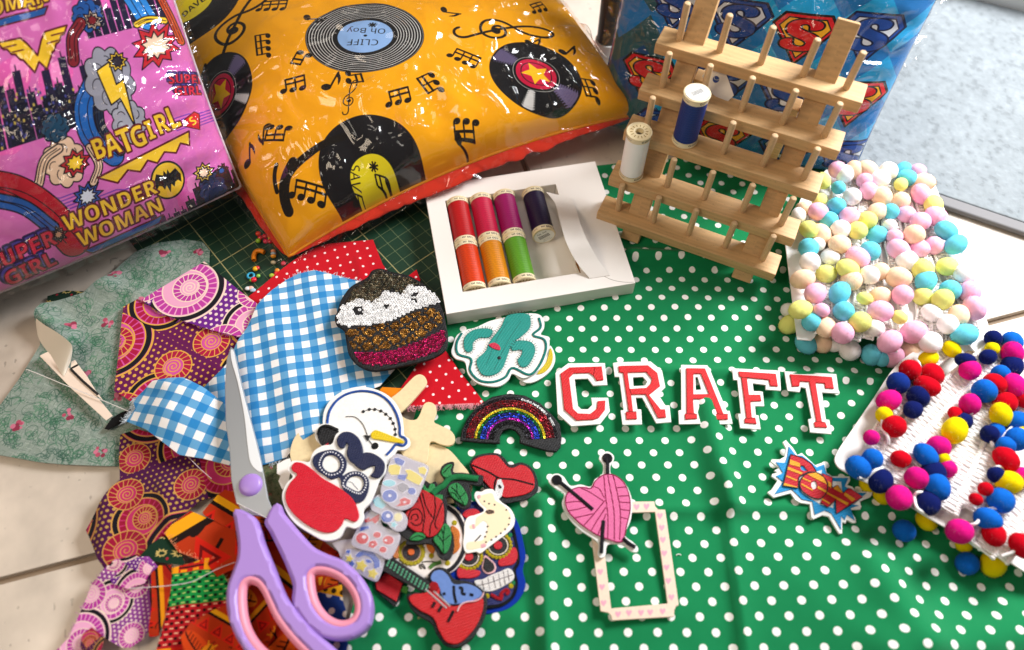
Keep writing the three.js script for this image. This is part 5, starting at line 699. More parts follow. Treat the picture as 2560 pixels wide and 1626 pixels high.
{
  const fr = frame(1230, 1290, 0.0105), t = piece('animal_patch', 'cream animal shaped patch with white border lying over the blue skull', 'patch', fr), z = 0.0012;
  layer(t, fr, 'border', vW, [1150, 618, 1175, 565, 1240, 566, 1300, 536, 1392, 540, 1430, 620, 1500, 700, 1600, 772, 1662, 880, 1652, 1000, 1560, 1102, 1440, 1192, 1320, 1282, 1222, 1352, 1180, 1332, 1050, 1345, 1010, 1260, 1020, 1100, 1030, 960, 1070, 890, 1160, 862, 1275, 805, 1200, 722], 0, z, plain('#f3efe8', 0.7), { s: 1 });
  layer(t, fr, 'body_print', vW, [1205, 640, 1280, 602, 1380, 590, 1422, 680, 1522, 740, 1612, 860, 1602, 980, 1502, 1090, 1360, 1180, 1270, 1262, 1200, 1290, 1060, 1300, 1060, 1220, 1180, 1200, 1262, 1180, 1312, 1080, 1318, 980, 1270, 938, 1190, 1000, 1110, 1040, 1090, 1000, 1160, 990, 1180, 900, 1255, 850, 1310, 790, 1240, 720], z, 0.0002, plain('#f2ddb8', 0.7), { s: 1 });
  dots(t, fr, 'stitch', vW, [1600, 905, 1590, 985, 1545, 1045, 1490, 1095, 1430, 1140, 1370, 1180, 1300, 1210, 1322, 1010, 1310, 1080, 1290, 1140, 1410, 735, 1340, 720, 1280, 690, 1560, 800], z + 0.0002, 0.0007, plain('#4a3834', 0.8)); dots(t, fr, 'pink_paw', vW, [1215, 635, 1250, 1255, 1140, 1010, 1275, 1245], z, 0.0018, plain('#dba0a8', 0.8), 0.15); stroke(t, fr, 'printed_line', vW, [1300, 815, 1340, 840, 1400, 825, 1330, 810, 1320, 840], z + 0.0001, 0.0008, plain('#5a443a', 0.8)); stroke(t, fr, 'printed_line', vW, [1160, 1200, 1200, 1160, 1235, 1120], z + 0.0001, 0.0005, plain('#3a3030', 0.8));
}
{
  const fr = frame(1080, 1290, 0.0135), t = piece('rose_patch', 'red rose patch with green leaves and a black border', 'patch', fr), z = 0.0022, B = thread(BLACK), gr = thread('#1f8a44'), R = thread('#c41019');
  layer(t, fr, 'border', vW, [420, 560, 470, 470, 530, 430, 590, 465, 660, 440, 700, 520, 790, 620, 808, 780, 800, 960, 882, 1120, 892, 1300, 842, 1425, 780, 1442, 700, 1402, 610, 1245, 400, 1245, 280, 1240, 290, 1180, 190, 1100, 150, 1040, 220, 860], 0, z, B, { s: 1 });
  layer(t, fr, 'border', vW, [600, 540, 700, 480, 765, 420, 718, 340, 738, 250, 810, 202, 893, 196, 885, 320, 1000, 330, 1140, 350, 1262, 370, 1235, 490, 1100, 490, 1118, 640, 1095, 760, 1015, 795, 930, 745, 850, 640, 700, 660], 0.0001, z, B, { s: 1 });
  layer(t, fr, 'flower_head', vW, [250, 910, 300, 830, 400, 680, 440, 590, 500, 555, 640, 630, 742, 690, 768, 850, 752, 1000, 642, 1142, 560, 1154, 498, 1095, 420, 1090, 310, 1012], z, 0.0016, R, { s: 1, bevel: 0.0006 });
  strokes(t, fr, 'petal_line', vW, [[500, 600, 540, 760, 590, 860, 640, 920], [650, 640, 660, 780, 645, 920], [460, 620, 500, 760, 525, 880, 510, 1000, 500, 1090], [645, 920, 600, 1010, 590, 1140], [750, 720, 700, 840, 655, 1000, 690, 1060], [330, 820, 400, 720, 440, 700], [310, 940, 350, 830, 430, 800, 490, 870, 480, 980, 410, 1010, 350, 970], [350, 940, 370, 880, 420, 870, 440, 920, 400, 950]], z + 0.0016, 0.0005, thread('#4a060a'), { flat: 0.5 });
  layer(t, fr, 'leaf', vW, [735, 340, 760, 280, 830, 230, 872, 236, 850, 300, 862, 372, 780, 395], z, 0.0012, gr, { s: 1 }); stroke(t, fr, 'stem', vW, [625, 605, 690, 545, 760, 500, 820, 430, 870, 400, 960, 388, 1100, 400, 1205, 415], z + 0.0006, 0.0024, thread('#259a56'), { flat: 0.7, seg: 50 });
  for (const l of [[822, 560, 840, 500, 940, 468, 1042, 580, 1072, 680, 1042, 752, 980, 722, 880, 652], [632, 1172, 700, 1110, 772, 985, 832, 1010, 862, 1150, 822, 1320, 770, 1365, 708, 1290], [332, 1182, 400, 1102, 500, 1108, 532, 1160, 430, 1202], [485, 525, 500, 470, 560, 540, 600, 475, 650, 490, 640, 570, 560, 590], [650, 630, 750, 620, 745, 680, 680, 680]]) layer(t, fr, 'leaf', vW, l, z + 0.0001, 0.0013, gr, { s: 1, bevel: 0.0005 });
  strokes(t, fr, 'leaf_vein', vW, [[860, 520, 940, 600, 1020, 740], [930, 480, 935, 590], [1040, 590, 975, 650], [830, 590, 900, 600, 960, 680], [780, 1010, 760, 1180, 765, 1350], [850, 1130, 765, 1200], [690, 1130, 760, 1220], [740, 1060, 765, 1130], [350, 1180, 440, 1140, 520, 1160], [765, 340, 820, 280, 860, 245]], z + 0.0014, 0.00035, thread('#06301a'));
}
{
  const f0 = frame(1000, 1490, 0.0052), s = piece('small_patch', 'red patch with black border tucked under the guitar neck', 'patch', f0); layer(s, f0, 'base', vU, [-20, 820, 90, 690, 200, 700, 300, 830, 250, 1000, 198, 1085, 0, 915], 0, 0.002, thread(BLACK)); layer(s, f0, 'embroidery', vU, [0, 842, 110, 728, 284, 842, 216, 1030, 10, 905], 0.002, 0.0008, thread('#cc1020')); layer(s, f0, 'green_bit', vU, [262, 920, 290, 860, 345, 880, 320, 950], 0.0002, 0.002, thread('#3f8f2c'));
  const f1 = frame(1055, 1560, 0.004), g = piece('leaf_patch', 'dark patch with a green leaf showing below the guitar', 'patch', f1); layer(g, f1, 'base', vU, [420, 1120, 520, 1160, 600, 1290, 570, 1330, 480, 1270], 0, 0.0018, thread(BLACK), { s: 1 }); layer(g, f1, 'embroidery', vU, [455, 1190, 510, 1190, 560, 1260, 550, 1290, 490, 1250], 0.0018, 0.0006, thread('#3f9a35'), { s: 1 }); dots(g, f1, 'bead', vU, [450, 1200, 470, 1240, 500, 1275, 540, 1300, 570, 1310], 0.002, 0.001, thread('#e8dca0'));
  const fr = frame(1150, 1500, 0.0118), t = piece('guitar_patch', 'red electric guitar patch with blue pickguard and mint beaded neck', 'patch', fr), z = 0.0024;
  layer(t, fr, 'border', vU, [325, 962, 400, 930, 490, 928, 530, 860, 550, 745, 600, 690, 650, 670, 740, 690, 820, 790, 960, 818, 1085, 880, 1152, 958, 1156, 1130, 1085, 1300, 985, 1440, 850, 1512, 730, 1490, 640, 1380, 580, 1262, 450, 1182, 355, 1080], 0, z, thread(BLACK), { s: 1, bevel: 0.0007 });
  layer(t, fr, 'neck', vU, [60, 700, 105, 590, 160, 560, 590, 840, 530, 952], 0.0001, z, thread(BLACK));
  layer(t, fr, 'red_body', vU, [350, 988, 400, 955, 520, 940, 600, 870, 620, 832, 672, 900, 662, 980, 800, 1080, 930, 1050, 1112, 1000, 1122, 1080, 1062, 1260, 952, 1402, 850, 1472, 740, 1452, 660, 1330, 600, 1200, 460, 1122, 370, 1042], z + 0.0001, 0.0011, thread('#d01018'), { s: 1, bevel: 0.0005 });
  layer(t, fr, 'pickguard', vU, [578, 800, 600, 730, 680, 706, 752, 760, 812, 850, 960, 850, 1082, 910, 1112, 962, 1000, 1030, 850, 1060, 752, 1050, 690, 970, 662, 880], z + 0.0002, 0.0013, felt('#6c8ac8'), { s: 1 });
  const fret = []; for (let i = 0; i <= 11; i++) { const a = i / 11, x = 130 + 400 * a, y = 628 + 265 * a; fret.push(x - 10, y + 26, x + 12, y - 26, x + 2, y); } dots(t, fr, 'fret_bead', vU, fret, z + 0.0002, 0.00085, thread('#7fe0b0'), 0.6); dots(t, fr, 'knob', vU, [610, 880], z + 0.001, 0.0038, thread('#c8141c'), 0.3);
  const st = []; for (let i = 0; i <= 13; i++) { const a = i / 13; st.push(528 + 205 * a, 910 + 185 * a, 565 + 205 * a, 885 + 190 * a); } dots(t, fr, 'string_stitch', vU, st, z + 0.0013, 0.0007, thread('#f6f2f2'), 0.6);
  strokes(t, fr, 'dark_stitch', vU, [[590, 1095, 620, 1040], [655, 1140, 690, 1080], [755, 1245, 815, 1130], [815, 870, 820, 960, 840, 1050], [870, 890, 900, 895, 905, 950, 940, 960], [700, 960, 730, 950], [980, 960, 1020, 970]], z + 0.0014, 0.0011, thread('#16151c'), { flat: 0.4 }); stroke(t, fr, 'loose_stitch', vU, [855, 1135, 880, 1080, 930, 1045, 1050, 1025, 1110, 985, 1125, 940], z + 0.0018, 0.0005, plain('#e8b8bc', 0.7), { seg: 40 });
}
{
  const clear = () => memo('clear', () => new THREE.MeshPhysicalMaterial({ color: new THREE.Color(0.93, 0.93, 0.95), transmission: 1, thickness: 0, roughness: 0.12, ior: 1.45 }));
  const lilac = plain('#b4afba', 0.5), Bl = plain('#3f62b8', 0.4), Ye = plain('#e4d04c', 0.4), Re = plain('#cc2238', 0.4), Cy = plain('#86cfd8', 0.4), Wh = plain('#eceaf0', 0.4);
  const sticker = (label, h, outline, motifs) => {
    const c = vR(outline[0], outline[1]), fr = frame(c[0], c[1], h), t = piece('clear_sticker', label, 'sticker', fr, undefined);
    layer(t, fr, 'backing', vR, outline, 0, 0.0003, lilac, { s: 1, bevel: 0.0001 }); layer(t, fr, 'resin', vR, outline, 0.0012, 0.0006, clear(), { s: 1, bevel: 0.0002 });
    for (const [m, a, holes] of motifs) { const p = pairs(a), cx = p.reduce((s, q) => s + q[0], 0) / p.length, cy = p.reduce((s, q) => s + q[1], 0) / p.length; layer(t, fr, 'motif_edge', vR, p.flatMap(([x, y]) => { const d = Math.hypot(x - cx, y - cy) || 1; return [x + ((x - cx) / d) * 9, y + ((y - cy) / d) * 9]; }), 0.0003, 0.0002, Wh, { bevel: 0 }); layer(t, fr, 'motif', vR, a, 0.00055, 0.00025, m, { holes: holes ?? [], bevel: 0 }); }
    return t;
  };
  const star = (x, y, r, k = 0.45) => { const o = []; for (let i = 0; i < 10; i++) { const a = (i * Math.PI) / 5, q = i % 2 ? r * k : r; o.push(x + q * Math.cos(a), y + q * Math.sin(a)); } return o; };
  sticker('clear sticker with yellow and blue motifs over red ones, resting on the wooden disc', 0.0205, [690, 85, 735, 68, 900, 130, 1068, 205, 1040, 320, 990, 450, 900, 620, 805, 665, 740, 660, 650, 615, 590, 560, 560, 480, 575, 380, 640, 200], [[Bl, [700, 120, 740, 108, 815, 145, 790, 195, 720, 170]], [Ye, [650, 190, 720, 180, 772, 205, 755, 290, 670, 290, 640, 250]], [Ye, [820, 240, 870, 235, 950, 280, 1010, 330, 970, 400, 900, 370, 830, 330, 850, 290]], [Ye, [960, 215, 1020, 205, 1052, 240, 1030, 290, 970, 270]], [Bl, [745, 290, 840, 290, 815, 355, 735, 330]], [Cy, ring(650, 380, 68, 34, 14)], [Bl, ring(655, 515, 78, 66, 14), [ring(658, 512, 20, 18, 8)]], [Bl, ring(890, 465, 42, 38, 10)], [Re, [760, 555, 810, 530, 880, 560, 870, 600, 800, 620, 720, 625, 770, 590], [ring(815, 580, 16, 14, 8)]], [plain('#8e8c96', 0.5), [735, 400, 790, 370, 850, 400, 860, 430, 800, 480, 750, 450]]]);
  sticker('clear sticker with pale blue and cream motifs between the two larger ones', 0.0188, [448, 610, 480, 530, 545, 503, 620, 560, 700, 620, 800, 690, 842, 745, 830, 850, 780, 890, 700, 880, 620, 800, 560, 720, 470, 668], [[Cy, [480, 560, 530, 520, 580, 560, 620, 610, 570, 650, 500, 620]], [Bl, ring(630, 735, 62, 62, 14), [ring(640, 725, 26, 24, 10)]], [plain('#e6dca0', 0.4), ring(745, 740, 42, 46, 12)], [Cy, star(700, 820, 42)]]);
  sticker('clear sticker with round red motifs above the blue and yellow one', 0.0165, [248, 1012, 300, 880, 400, 690, 480, 650, 550, 700, 580, 830, 660, 870, 742, 892, 770, 950, 735, 1060, 700, 1130, 650, 1190, 500, 1120, 300, 1062], [[Re, [385, 770, 440, 740, 440, 770, 520, 720, 545, 700, 545, 770, 500, 810, 470, 780, 400, 800]], [Bl, [345, 850, 430, 830, 440, 860, 340, 890]], [Re, ring(365, 965, 66, 60, 14), [ring(385, 950, 24, 22, 10)]], [Re, ring(522, 928, 40, 32, 12)], [Re, ring(640, 985, 58, 46, 14), [ring(615, 985, 18, 14, 8)]], [Re, [440, 1000, 500, 985, 530, 1030, 480, 1070, 430, 1050], [ring(475, 1030, 14, 10, 8)]], [Re, ring(585, 1085, 38, 32, 12)]]);
  sticker('clear sticker with blue rainbow and yellow stars next to the scissor handle', 0.0145, [150, 1205, 180, 1120, 215, 1075, 330, 1085, 420, 1070, 500, 1110, 600, 1172, 590, 1260, 565, 1340, 520, 1420, 460, 1410, 300, 1320], [[Bl, [290, 1150, 340, 1100, 420, 1080, 500, 1130, 550, 1200, 550, 1270, 490, 1290, 490, 1220, 440, 1160, 380, 1140, 320, 1170]], [Bl, [395, 1190, 450, 1190, 470, 1220, 420, 1230]], [Ye, star(228, 1180, 50)], [Ye, star(355, 1255, 68, 0.6)], [Ye, star(475, 1340, 60, 0.6)], [Bl, star(250, 1235, 36, 0.7)], [Bl, [200, 1090, 240, 1090, 230, 1125, 190, 1120]]]);
}
// yarn heart, wooden frame, comic burst
{
  const f0 = frame(1640, 1420, 0.0098), w = piece('picture_mount', 'small rectangular wooden frame printed with pink hearts', 'photo frame', f0);
  layer(w, f0, 'surround', vN, [400, 610, 456, 600, 462, 545, 902, 538, 908, 575, 930, 600, 985, 602, 1088, 1330, 1066, 1340, 1054, 1370, 1052, 1418, 580, 1447, 572, 1410, 550, 1388, 492, 1376], 0, 0.002, pale('#f0d7c0'), { holes: [[490, 632, 908, 620, 1003, 1318, 572, 1355]] });
  const hp = [0, -20, 14, -36, 30, -26, 26, -4, 0, 26, -26, -4, -30, -26, -14, -36];
  const hearts = [767, 587, 842, 583, 945, 655, 958, 745, 967, 837, 978, 940, 995, 1048, 1008, 1150, 1032, 1275, 490, 1082, 503, 1197, 515, 1320, 625, 1405, 708, 1395, 800, 1393, 870, 1390, 965, 1382];
  for (const [x, y] of pairs(hearts)) layer(w, f0, 'printed_heart', vN, pairs(hp).flatMap(([a, b]) => [x + a * 0.72, y + b * 0.8]), 0.002, 0.0001, plain('#ec9cb0', 0.7), { bevel: 0 });
  const fr = frame(1500, 1260, 0.0128), t = piece('yarn_heart_patch', 'pink yarn heart patch with two black knitting needles', 'patch', fr), z = 0.0021, dk = thread('#b81e5e');
  layer(t, fr, 'felt_base', vN, [95, 385, 108, 345, 160, 326, 208, 348, 262, 418, 340, 410, 415, 425, 448, 370, 502, 335, 510, 262, 480, 210, 500, 172, 548, 158, 592, 190, 590, 235, 570, 262, 572, 330, 650, 368, 702, 440, 732, 540, 722, 680, 680, 800, 740, 850, 778, 895, 772, 925, 730, 922, 660, 872, 545, 872, 526, 955, 492, 970, 470, 940, 474, 860, 330, 752, 240, 652, 198, 560, 212, 482, 150, 440], 0, z, felt(WHITE), { s: 1 });
  layer(t, fr, 'yarn_heart', vN, [220, 550, 238, 480, 320, 435, 380, 430, 422, 442, 448, 390, 510, 342, 580, 338, 660, 390, 705, 480, 718, 600, 692, 720, 650, 852, 540, 832, 430, 782, 310, 692, 240, 612], z, 0.0015, thread('#ec6fa6'), { s: 1, bevel: 0.0007 });
  strokes(t, fr, 'yarn_line', vN, [[515, 345, 528, 500, 545, 650, 545, 830], [545, 345, 570, 480, 592, 620, 595, 840], [585, 345, 615, 470, 640, 620, 635, 840], [615, 440, 690, 435], [628, 505, 705, 500], [635, 550, 712, 555], [640, 605, 712, 615], [645, 665, 700, 680], [440, 430, 480, 450, 520, 520], [335, 440, 400, 470, 510, 540], [525, 535, 440, 640, 365, 725], [530, 590, 470, 680, 420, 765], [530, 640, 500, 720, 470, 800], [225, 555, 300, 545, 350, 548], [245, 615, 310, 605, 400, 580], [290, 670, 360, 655, 430, 640], [222, 550, 238, 482, 320, 437, 420, 443, 448, 392, 510, 344, 580, 340, 660, 392, 704, 482, 716, 600, 690, 720, 650, 850, 540, 830, 430, 780, 310, 690, 240, 612, 222, 550]], z + 0.0014, 0.00045, dk, { flat: 0.6 });
  for (const a of [[158, 378, 300, 495, 432, 608], [660, 825, 705, 865, 755, 893], [543, 212, 544, 335], [512, 690, 505, 780, 495, 938]]) stroke(t, fr, 'needle', vN, a, z + 0.0013, 0.0015, thread('#1a1a22'), { flat: 0.7 });
  for (const a of [[158, 378], [543, 212]]) dots(t, fr, 'needle_knob', vN, a, z + 0.0004, 0.004, thread('#17171e'), 0.45);
}
{
  const fr = frame(2030, 1230, 0.0095), t = piece('comic_patch', 'jagged blue comic burst patch with red and yellow lettering', 'patch', fr), z = 0.0021, R = thread('#c81226'), Y = thread('#f0a81a');
  layer(t, fr, 'felt_base', vY, [302, 155, 345, 125, 390, 178, 440, 230, 500, 330, 560, 302, 622, 358, 742, 470, 862, 425, 882, 460, 902, 570, 972, 620, 1212, 620, 1222, 672, 1182, 740, 1250, 760, 1302, 830, 1530, 828, 1500, 900, 1350, 962, 1372, 1040, 1360, 1072, 1222, 1077, 1292, 1190, 1302, 1250, 1260, 1257, 1170, 1212, 1160, 1262, 1112, 1242, 1112, 1400, 1070, 1402, 1000, 1290, 930, 1170, 842, 1152, 720, 1207, 690, 1182, 670, 1002, 540, 982, 470, 942, 410, 852, 180, 912, 92, 840, 150, 800, 230, 680, 148, 620, 160, 588, 230, 570, 188, 540, 250, 508, 138, 420, 150, 388, 260, 390, 330, 350, 345, 240], 0, z, felt(WHITE));
  layer(t, fr, 'blue_burst', vY, [380, 215, 480, 340, 560, 342, 640, 400, 760, 500, 860, 462, 890, 590, 970, 642, 1190, 648, 1140, 760, 1290, 848, 1440, 852, 1350, 920, 1230, 1010, 1335, 1020, 1220, 1058, 1278, 1225, 1170, 1150, 1140, 1220, 1090, 1160, 1090, 1350, 960, 1130, 870, 1090, 732, 1150, 700, 970, 560, 940, 420, 802, 185, 868, 300, 700, 205, 622, 300, 580, 205, 432, 330, 440, 360, 350], z, 0.0008, thread('#1898d8'));
  layer(t, fr, 'white_shade', vY, [500, 720, 530, 630, 660, 600, 760, 560, 830, 540, 820, 620, 960, 690, 1090, 700, 1110, 860, 1000, 960, 980, 1060, 800, 1010, 560, 850], z + 0.0001, 0.0009, thread('#efece8'));
  layer(t, fr, 'letter', vY, [400, 335, 470, 340, 560, 380, 680, 460, 755, 575, 640, 572, 560, 612, 508, 640, 500, 792, 295, 760, 340, 560], z + 0.0008, 0.001, R, { holes: [[530, 482, 580, 492, 632, 560, 570, 556, 540, 540]] });
  layer(t, fr, 'letter', vY, [520, 745, 545, 660, 610, 600, 700, 578, 790, 600, 860, 660, 895, 740, 890, 830, 850, 900, 780, 940, 690, 922, 600, 870, 540, 810], z + 0.001, 0.001, R, { s: 1, holes: [[680, 720, 730, 696, 757, 740, 750, 780, 706, 810, 680, 770]] });
  layer(t, fr, 'letter', vY, [820, 595, 962, 650, 955, 802, 1030, 750, 1110, 862, 1190, 790, 1370, 912, 1020, 1137, 1010, 950, 900, 1052, 805, 990, 870, 860, 920, 760], z + 0.0012, 0.001, R);
  const k = z + 0.002; for (const a of [[390, 405, 520, 455, 530, 510, 380, 470], [355, 500, 560, 585, 540, 610, 350, 540], [338, 620, 480, 680, 478, 700, 335, 640], [300, 720, 500, 782, 495, 792, 298, 760]]) layer(t, fr, 'yellow_stripe', vY, a, k - 0.0002, 0.0003, Y, { bevel: 0 });
  for (const a of [[620, 605, 740, 585, 840, 650, 890, 745, 800, 700, 700, 650], [560, 650, 670, 700, 665, 715, 555, 670], [545, 730, 700, 820, 695, 835, 540, 750], [765, 765, 885, 835, 880, 860, 760, 800]]) layer(t, fr, 'yellow_stripe', vY, a, k, 0.0003, Y, { bevel: 0 });
  for (const a of [[900, 700, 945, 730, 945, 795, 905, 770], [975, 800, 1030, 757, 1105, 862, 1060, 850], [890, 850, 1180, 1000, 1160, 1030, 885, 870], [1130, 855, 1270, 945, 1230, 980, 1120, 890], [820, 935, 930, 1000, 920, 1015, 815, 950]]) layer(t, fr, 'yellow_stripe', vY, a, k + 0.0002, 0.0003, Y, { bevel: 0 });
  strokes(t, fr, 'black_outline', vY, [[400, 335, 560, 380, 680, 460, 755, 575, 640, 572, 560, 612, 508, 640, 500, 792, 295, 760, 400, 335], [820, 595, 962, 650, 955, 802, 1030, 750, 1110, 862, 1190, 790, 1370, 912, 1020, 1137, 1010, 950, 900, 1052, 805, 990]], z + 0.0018, 0.0004, plain('#141018', 0.7), { smooth: false, seg: 60 }); stroke(t, fr, 'black_outline', vY, [520, 745, 545, 660, 610, 600, 700, 578, 790, 600, 860, 660, 895, 740, 890, 830, 850, 900, 780, 940, 690, 922, 600, 870, 540, 810], z + 0.002, 0.0004, plain('#141018', 0.7), { closed: true, seg: 60 });
}

// ---------------------------------------------------------------- thread spools, the white box
const capM = plain('#ecd9ae', 0.45), holeM = plain('#5b4a30', 0.8);
const ringText = canvasTex(1024, 96, (g, w, h) => { g.fillStyle = '#efe0bc'; g.fillRect(0, 0, w, h); g.fillStyle = '#2a2420'; g.font = 'bold 60px sans-serif'; g.textBaseline = 'middle'; g.fillText('Gütermann  100 m', 20, h / 2); g.font = '40px sans-serif'; g.fillText('Sew-all Polyester', 610, h / 2); });
const stickerTex = canvasTex(256, 256, (g) => { g.fillStyle = '#f4f2ee'; g.fillRect(0, 0, 256, 256); g.fillStyle = '#1c1a1a'; g.font = 'bold 34px sans-serif'; g.textAlign = 'center'; g.fillText('Col. 315', 128, 70); for (let i = 0; i < 26; i++) g.fillRect(56 + i * 5.6, 96, i % 3 ? 2 : 4, 64); g.font = '15px sans-serif'; for (const [s, y] of [['100 m / 109 yds', 182], ['100% Polyester', 204], ['Made in Germany', 226]]) g.fillText(s, 128, y); });
const windTone = dataTex(256, 0.012, (x, y) => { const k = 0.88 + 0.11 * Math.sin((y * 8 + 0.25 * Math.sin(x * 6.283)) * 6.283) + 0.14 * (vn(x * 6, y * 24, 6) - 0.5); return [k, k, k]; }, true);
const SR = 0.0101, SL = 0.0485;
function spool(color, label, pos, { lying, turn = 0, sticker = false, group } = {}) {
  const t = tag(thing('thread_spool', '', '', undefined, pos), label, 'thread spool', group);
  t.rotation.set(lying ? Math.PI / 2 : 0, turn, 0, 'YXZ');
  const bodyM = color === '#ffffff' ? plain('#ffffff', 0.5) : new THREE.MeshPhysicalMaterial({ color: col(color), map: windTone, bumpMap: windTone, bumpScale: 0.00035, roughness: 0.42, sheen: 0.4, sheenColor: col(color), specularIntensity: 0.8 });
  const y0 = lying ? -SL / 2 : 0, body = uvCyl(new THREE.CylinderGeometry(SR * 0.96, SR * 0.96, SL - 0.0092, 40, 1, true));
  part('thread', body, bodyM, t).position.y = y0 + SL / 2;
  for (const up of [0, 1]) {
    const band = part('rim', new THREE.CylinderGeometry(SR * 0.99, SR * 0.99, 0.0044, 40, 1, true), memo('rim', () => new THREE.MeshPhysicalMaterial({ map: ringText, roughness: 0.45 })), t); band.position.y = y0 + (up ? SL - 0.0024 : 0.0024);
    const pr = [[0.0031, -0.004], [0.0031, 0.0002], [0.0045, 0.0003], [SR * 0.86, -0.0004], [SR * 0.9, 0.0006], [SR, 0.0005], [SR * 1.03, 0], [SR * 1.03, -0.0006], [SR * 0.99, -0.0007]].map(([a, b]) => new THREE.Vector2(a, b));
    const cap = part('end_cap', new THREE.LatheGeometry(pr.reverse(), 40), capM, t); cap.position.y = y0 + (up ? SL : 0); if (!up) cap.rotation.x = Math.PI;
    if (sticker && up) { const s = part('paper_sticker', new THREE.CircleGeometry(SR * 0.9, 36), memo('stk', () => new THREE.MeshPhysicalMaterial({ map: stickerTex, roughness: 0.6 })), t); s.rotation.set(-Math.PI / 2, 0, 0.5); s.position.y = y0 + SL + 0.0009; }
    else { const g = []; for (let i = 0; i < 14; i++) { const b = new THREE.BoxGeometry(0.0022, 0.0003, 0.0006); b.translate(0.0061, 0, 0); b.rotateY((i / 14) * 6.283); g.push(b); } const sl = part('slots', mergeGeometries(g), plain('#a88a55', 0.7), t); sl.position.y = y0 + (up ? SL + 0.0001 : -0.0001); }
  }
  return t;
}
function uvCyl(g) { const u = g.attributes.uv; for (let i = 0; i < u.count; i++) u.setXY(i, u.getX(i) * 0.0634, u.getY(i) * SL); return g; }
{
  const o = new THREE.Vector3(-0.0537, 0.0048, 0.0026), th = THREE.MathUtils.degToRad(11), t = tag(thing('gift_box', '', '', undefined, o), 'open white card box holding coloured thread spools', 'box'); t.rotation.y = th;
  const W = 0.16, D = 0.138, H = 0.0165, card = plain('#efe9e3', 0.55), x0 = 0.0165, x1 = 0.118, z0 = 0.019, z1 = 0.118;
  const sh = new THREE.Shape([[0, 0], [W, 0], [W, D], [0, D]].map(([x, y]) => new THREE.Vector2(x, y))); sh.holes.push(new THREE.Path([[x0, z0], [x0, z1], [x1, z1], [x1, z0]].map(([x, y]) => new THREE.Vector2(x, y))));
  const top = new THREE.ExtrudeGeometry(sh, { depth: 0.0006, bevelEnabled: true, bevelThickness: 0.0003, bevelSize: 0.0004, bevelOffset: -0.0004, bevelSegments: 2 }); top.rotateX(-Math.PI / 2); top.translate(0, H, 0); part('rim', top, card, t);
  const wall = (w, d, x, z, h = H) => { const m = part('wall', rbox(w, h, d, 0.0004), card, t); m.position.set(x, h / 2, z); return m; };
  wall(W, 0.0012, W / 2, -0.0006); wall(W, 0.0012, W / 2, -D + 0.0006); wall(0.0012, D - 0.0026, 0.0006, -D / 2); wall(0.0012, D - 0.0026, W - 0.0006, -D / 2);
  wall(x1 - x0, 0.0008, (x0 + x1) / 2, -z0 + 0.0005, H - 0.0006); wall(x1 - x0, 0.0008, (x0 + x1) / 2, -z1 - 0.0005, H - 0.0006); wall(0.0008, z1 - z0, x0 - 0.0005, -(z0 + z1) / 2, H - 0.0006); wall(0.0008, z1 - z0, x1 + 0.0005, -(z0 + z1) / 2, H - 0.0006);
  const b = part('base', rbox(W - 0.003, 0.001, D - 0.003, 0.0003), card, t); b.position.set(W / 2, 0.0006, -D / 2);
  const cut = new THREE.QuadraticBezierCurve3(new THREE.Vector3(W - 0.026, H + 0.0009, -0.014), new THREE.Vector3(W - 0.018, H + 0.0009, -0.003), new THREE.Vector3(W - 0.001, H + 0.0009, -0.001)); part('fold_line', new THREE.TubeGeometry(cut, 16, 0.00018, 5), plain('#7d7268', 0.9), t);
  const inB = (x, z, h) => new THREE.Vector3(x, h, -z).applyAxisAngle(new THREE.Vector3(0, 1, 0), th).add(o), g = 'thread spools lying in the white box', y = 0.0012 + SR * 1.04;
  for (const [c, n, x, row] of [['#d3131c', 'dark red thread spool at the back left of the white box', 0, 1], ['#e01b4e', 'rose pink thread spool in the back row of the white box', 1, 1], ['#b00f6e', 'magenta thread spool in the back row of the white box', 2, 1], ['#f2440c', 'orange red thread spool at the front left of the white box', 0, 0], ['#f89a0c', 'amber yellow thread spool in the front row of the white box', 1, 0], ['#6cb52c', 'leaf green thread spool in the front row of the white box', 2, 0]]) spool(c, n, inB(0.0272 + x * 0.0213, z0 + 0.0012 + SL / 2 + row * 0.0488, y), { lying: true, turn: th, group: g });
  spool('#1d0a3e', 'dark purple thread spool lying apart from the others', inB(0.0965, z0 + 0.0012 + SL / 2 + 0.047, y), { lying: true, turn: th, sticker: true, group: g });
  // the folded card strip across the right of the opening
  const s = tag(thing('card_strip', '', '', undefined, o), 'bowed white card strip across the right side of the open box', 'card strip'), k = 0.0016;
  const cv = [[[1212, 330, 0.0235], [1285, 420, 0.026], [1325, 560, 0.035], [1385, 760, 0.038], [1470, 920, 0.03], [1575, 1050, 0.0228]], [[1425, 385, 0.0235], [1455, 450, 0.024], [1500, 600, 0.034], [1565, 750, 0.037], [1650, 900, 0.029], [1745, 1025, 0.0228]]].map((q) => new THREE.CatmullRomCurve3(q.map(([x, yy, h]) => G(...vF(x, yy), h).sub(o))));
  part('strip', gridGeo(12, 40, (u, v) => cv[0].getPoint(v).lerp(cv[1].getPoint(v), u)), plain('#efe9e3', 0.5, { side: THREE.DoubleSide }), s);
  const bp = onPlane(vF, [1452, 872, 1475, 885, 1530, 975, 1572, 1045, 1535, 1062, 1490, 990, 1462, 930], 0.02).map((p) => new THREE.Vector2(p.x - o.x, -(p.y - o.z))), bg = extrude(bp, [], 0.0004, 0.0001); bg.rotateX(-Math.PI / 2); bg.translate(0, 0.014, 0); part('brown_gap_sheet', bg, plain('#8a5c22', 0.6), s);  // flat brown sheet put in for the dark gap under the strip
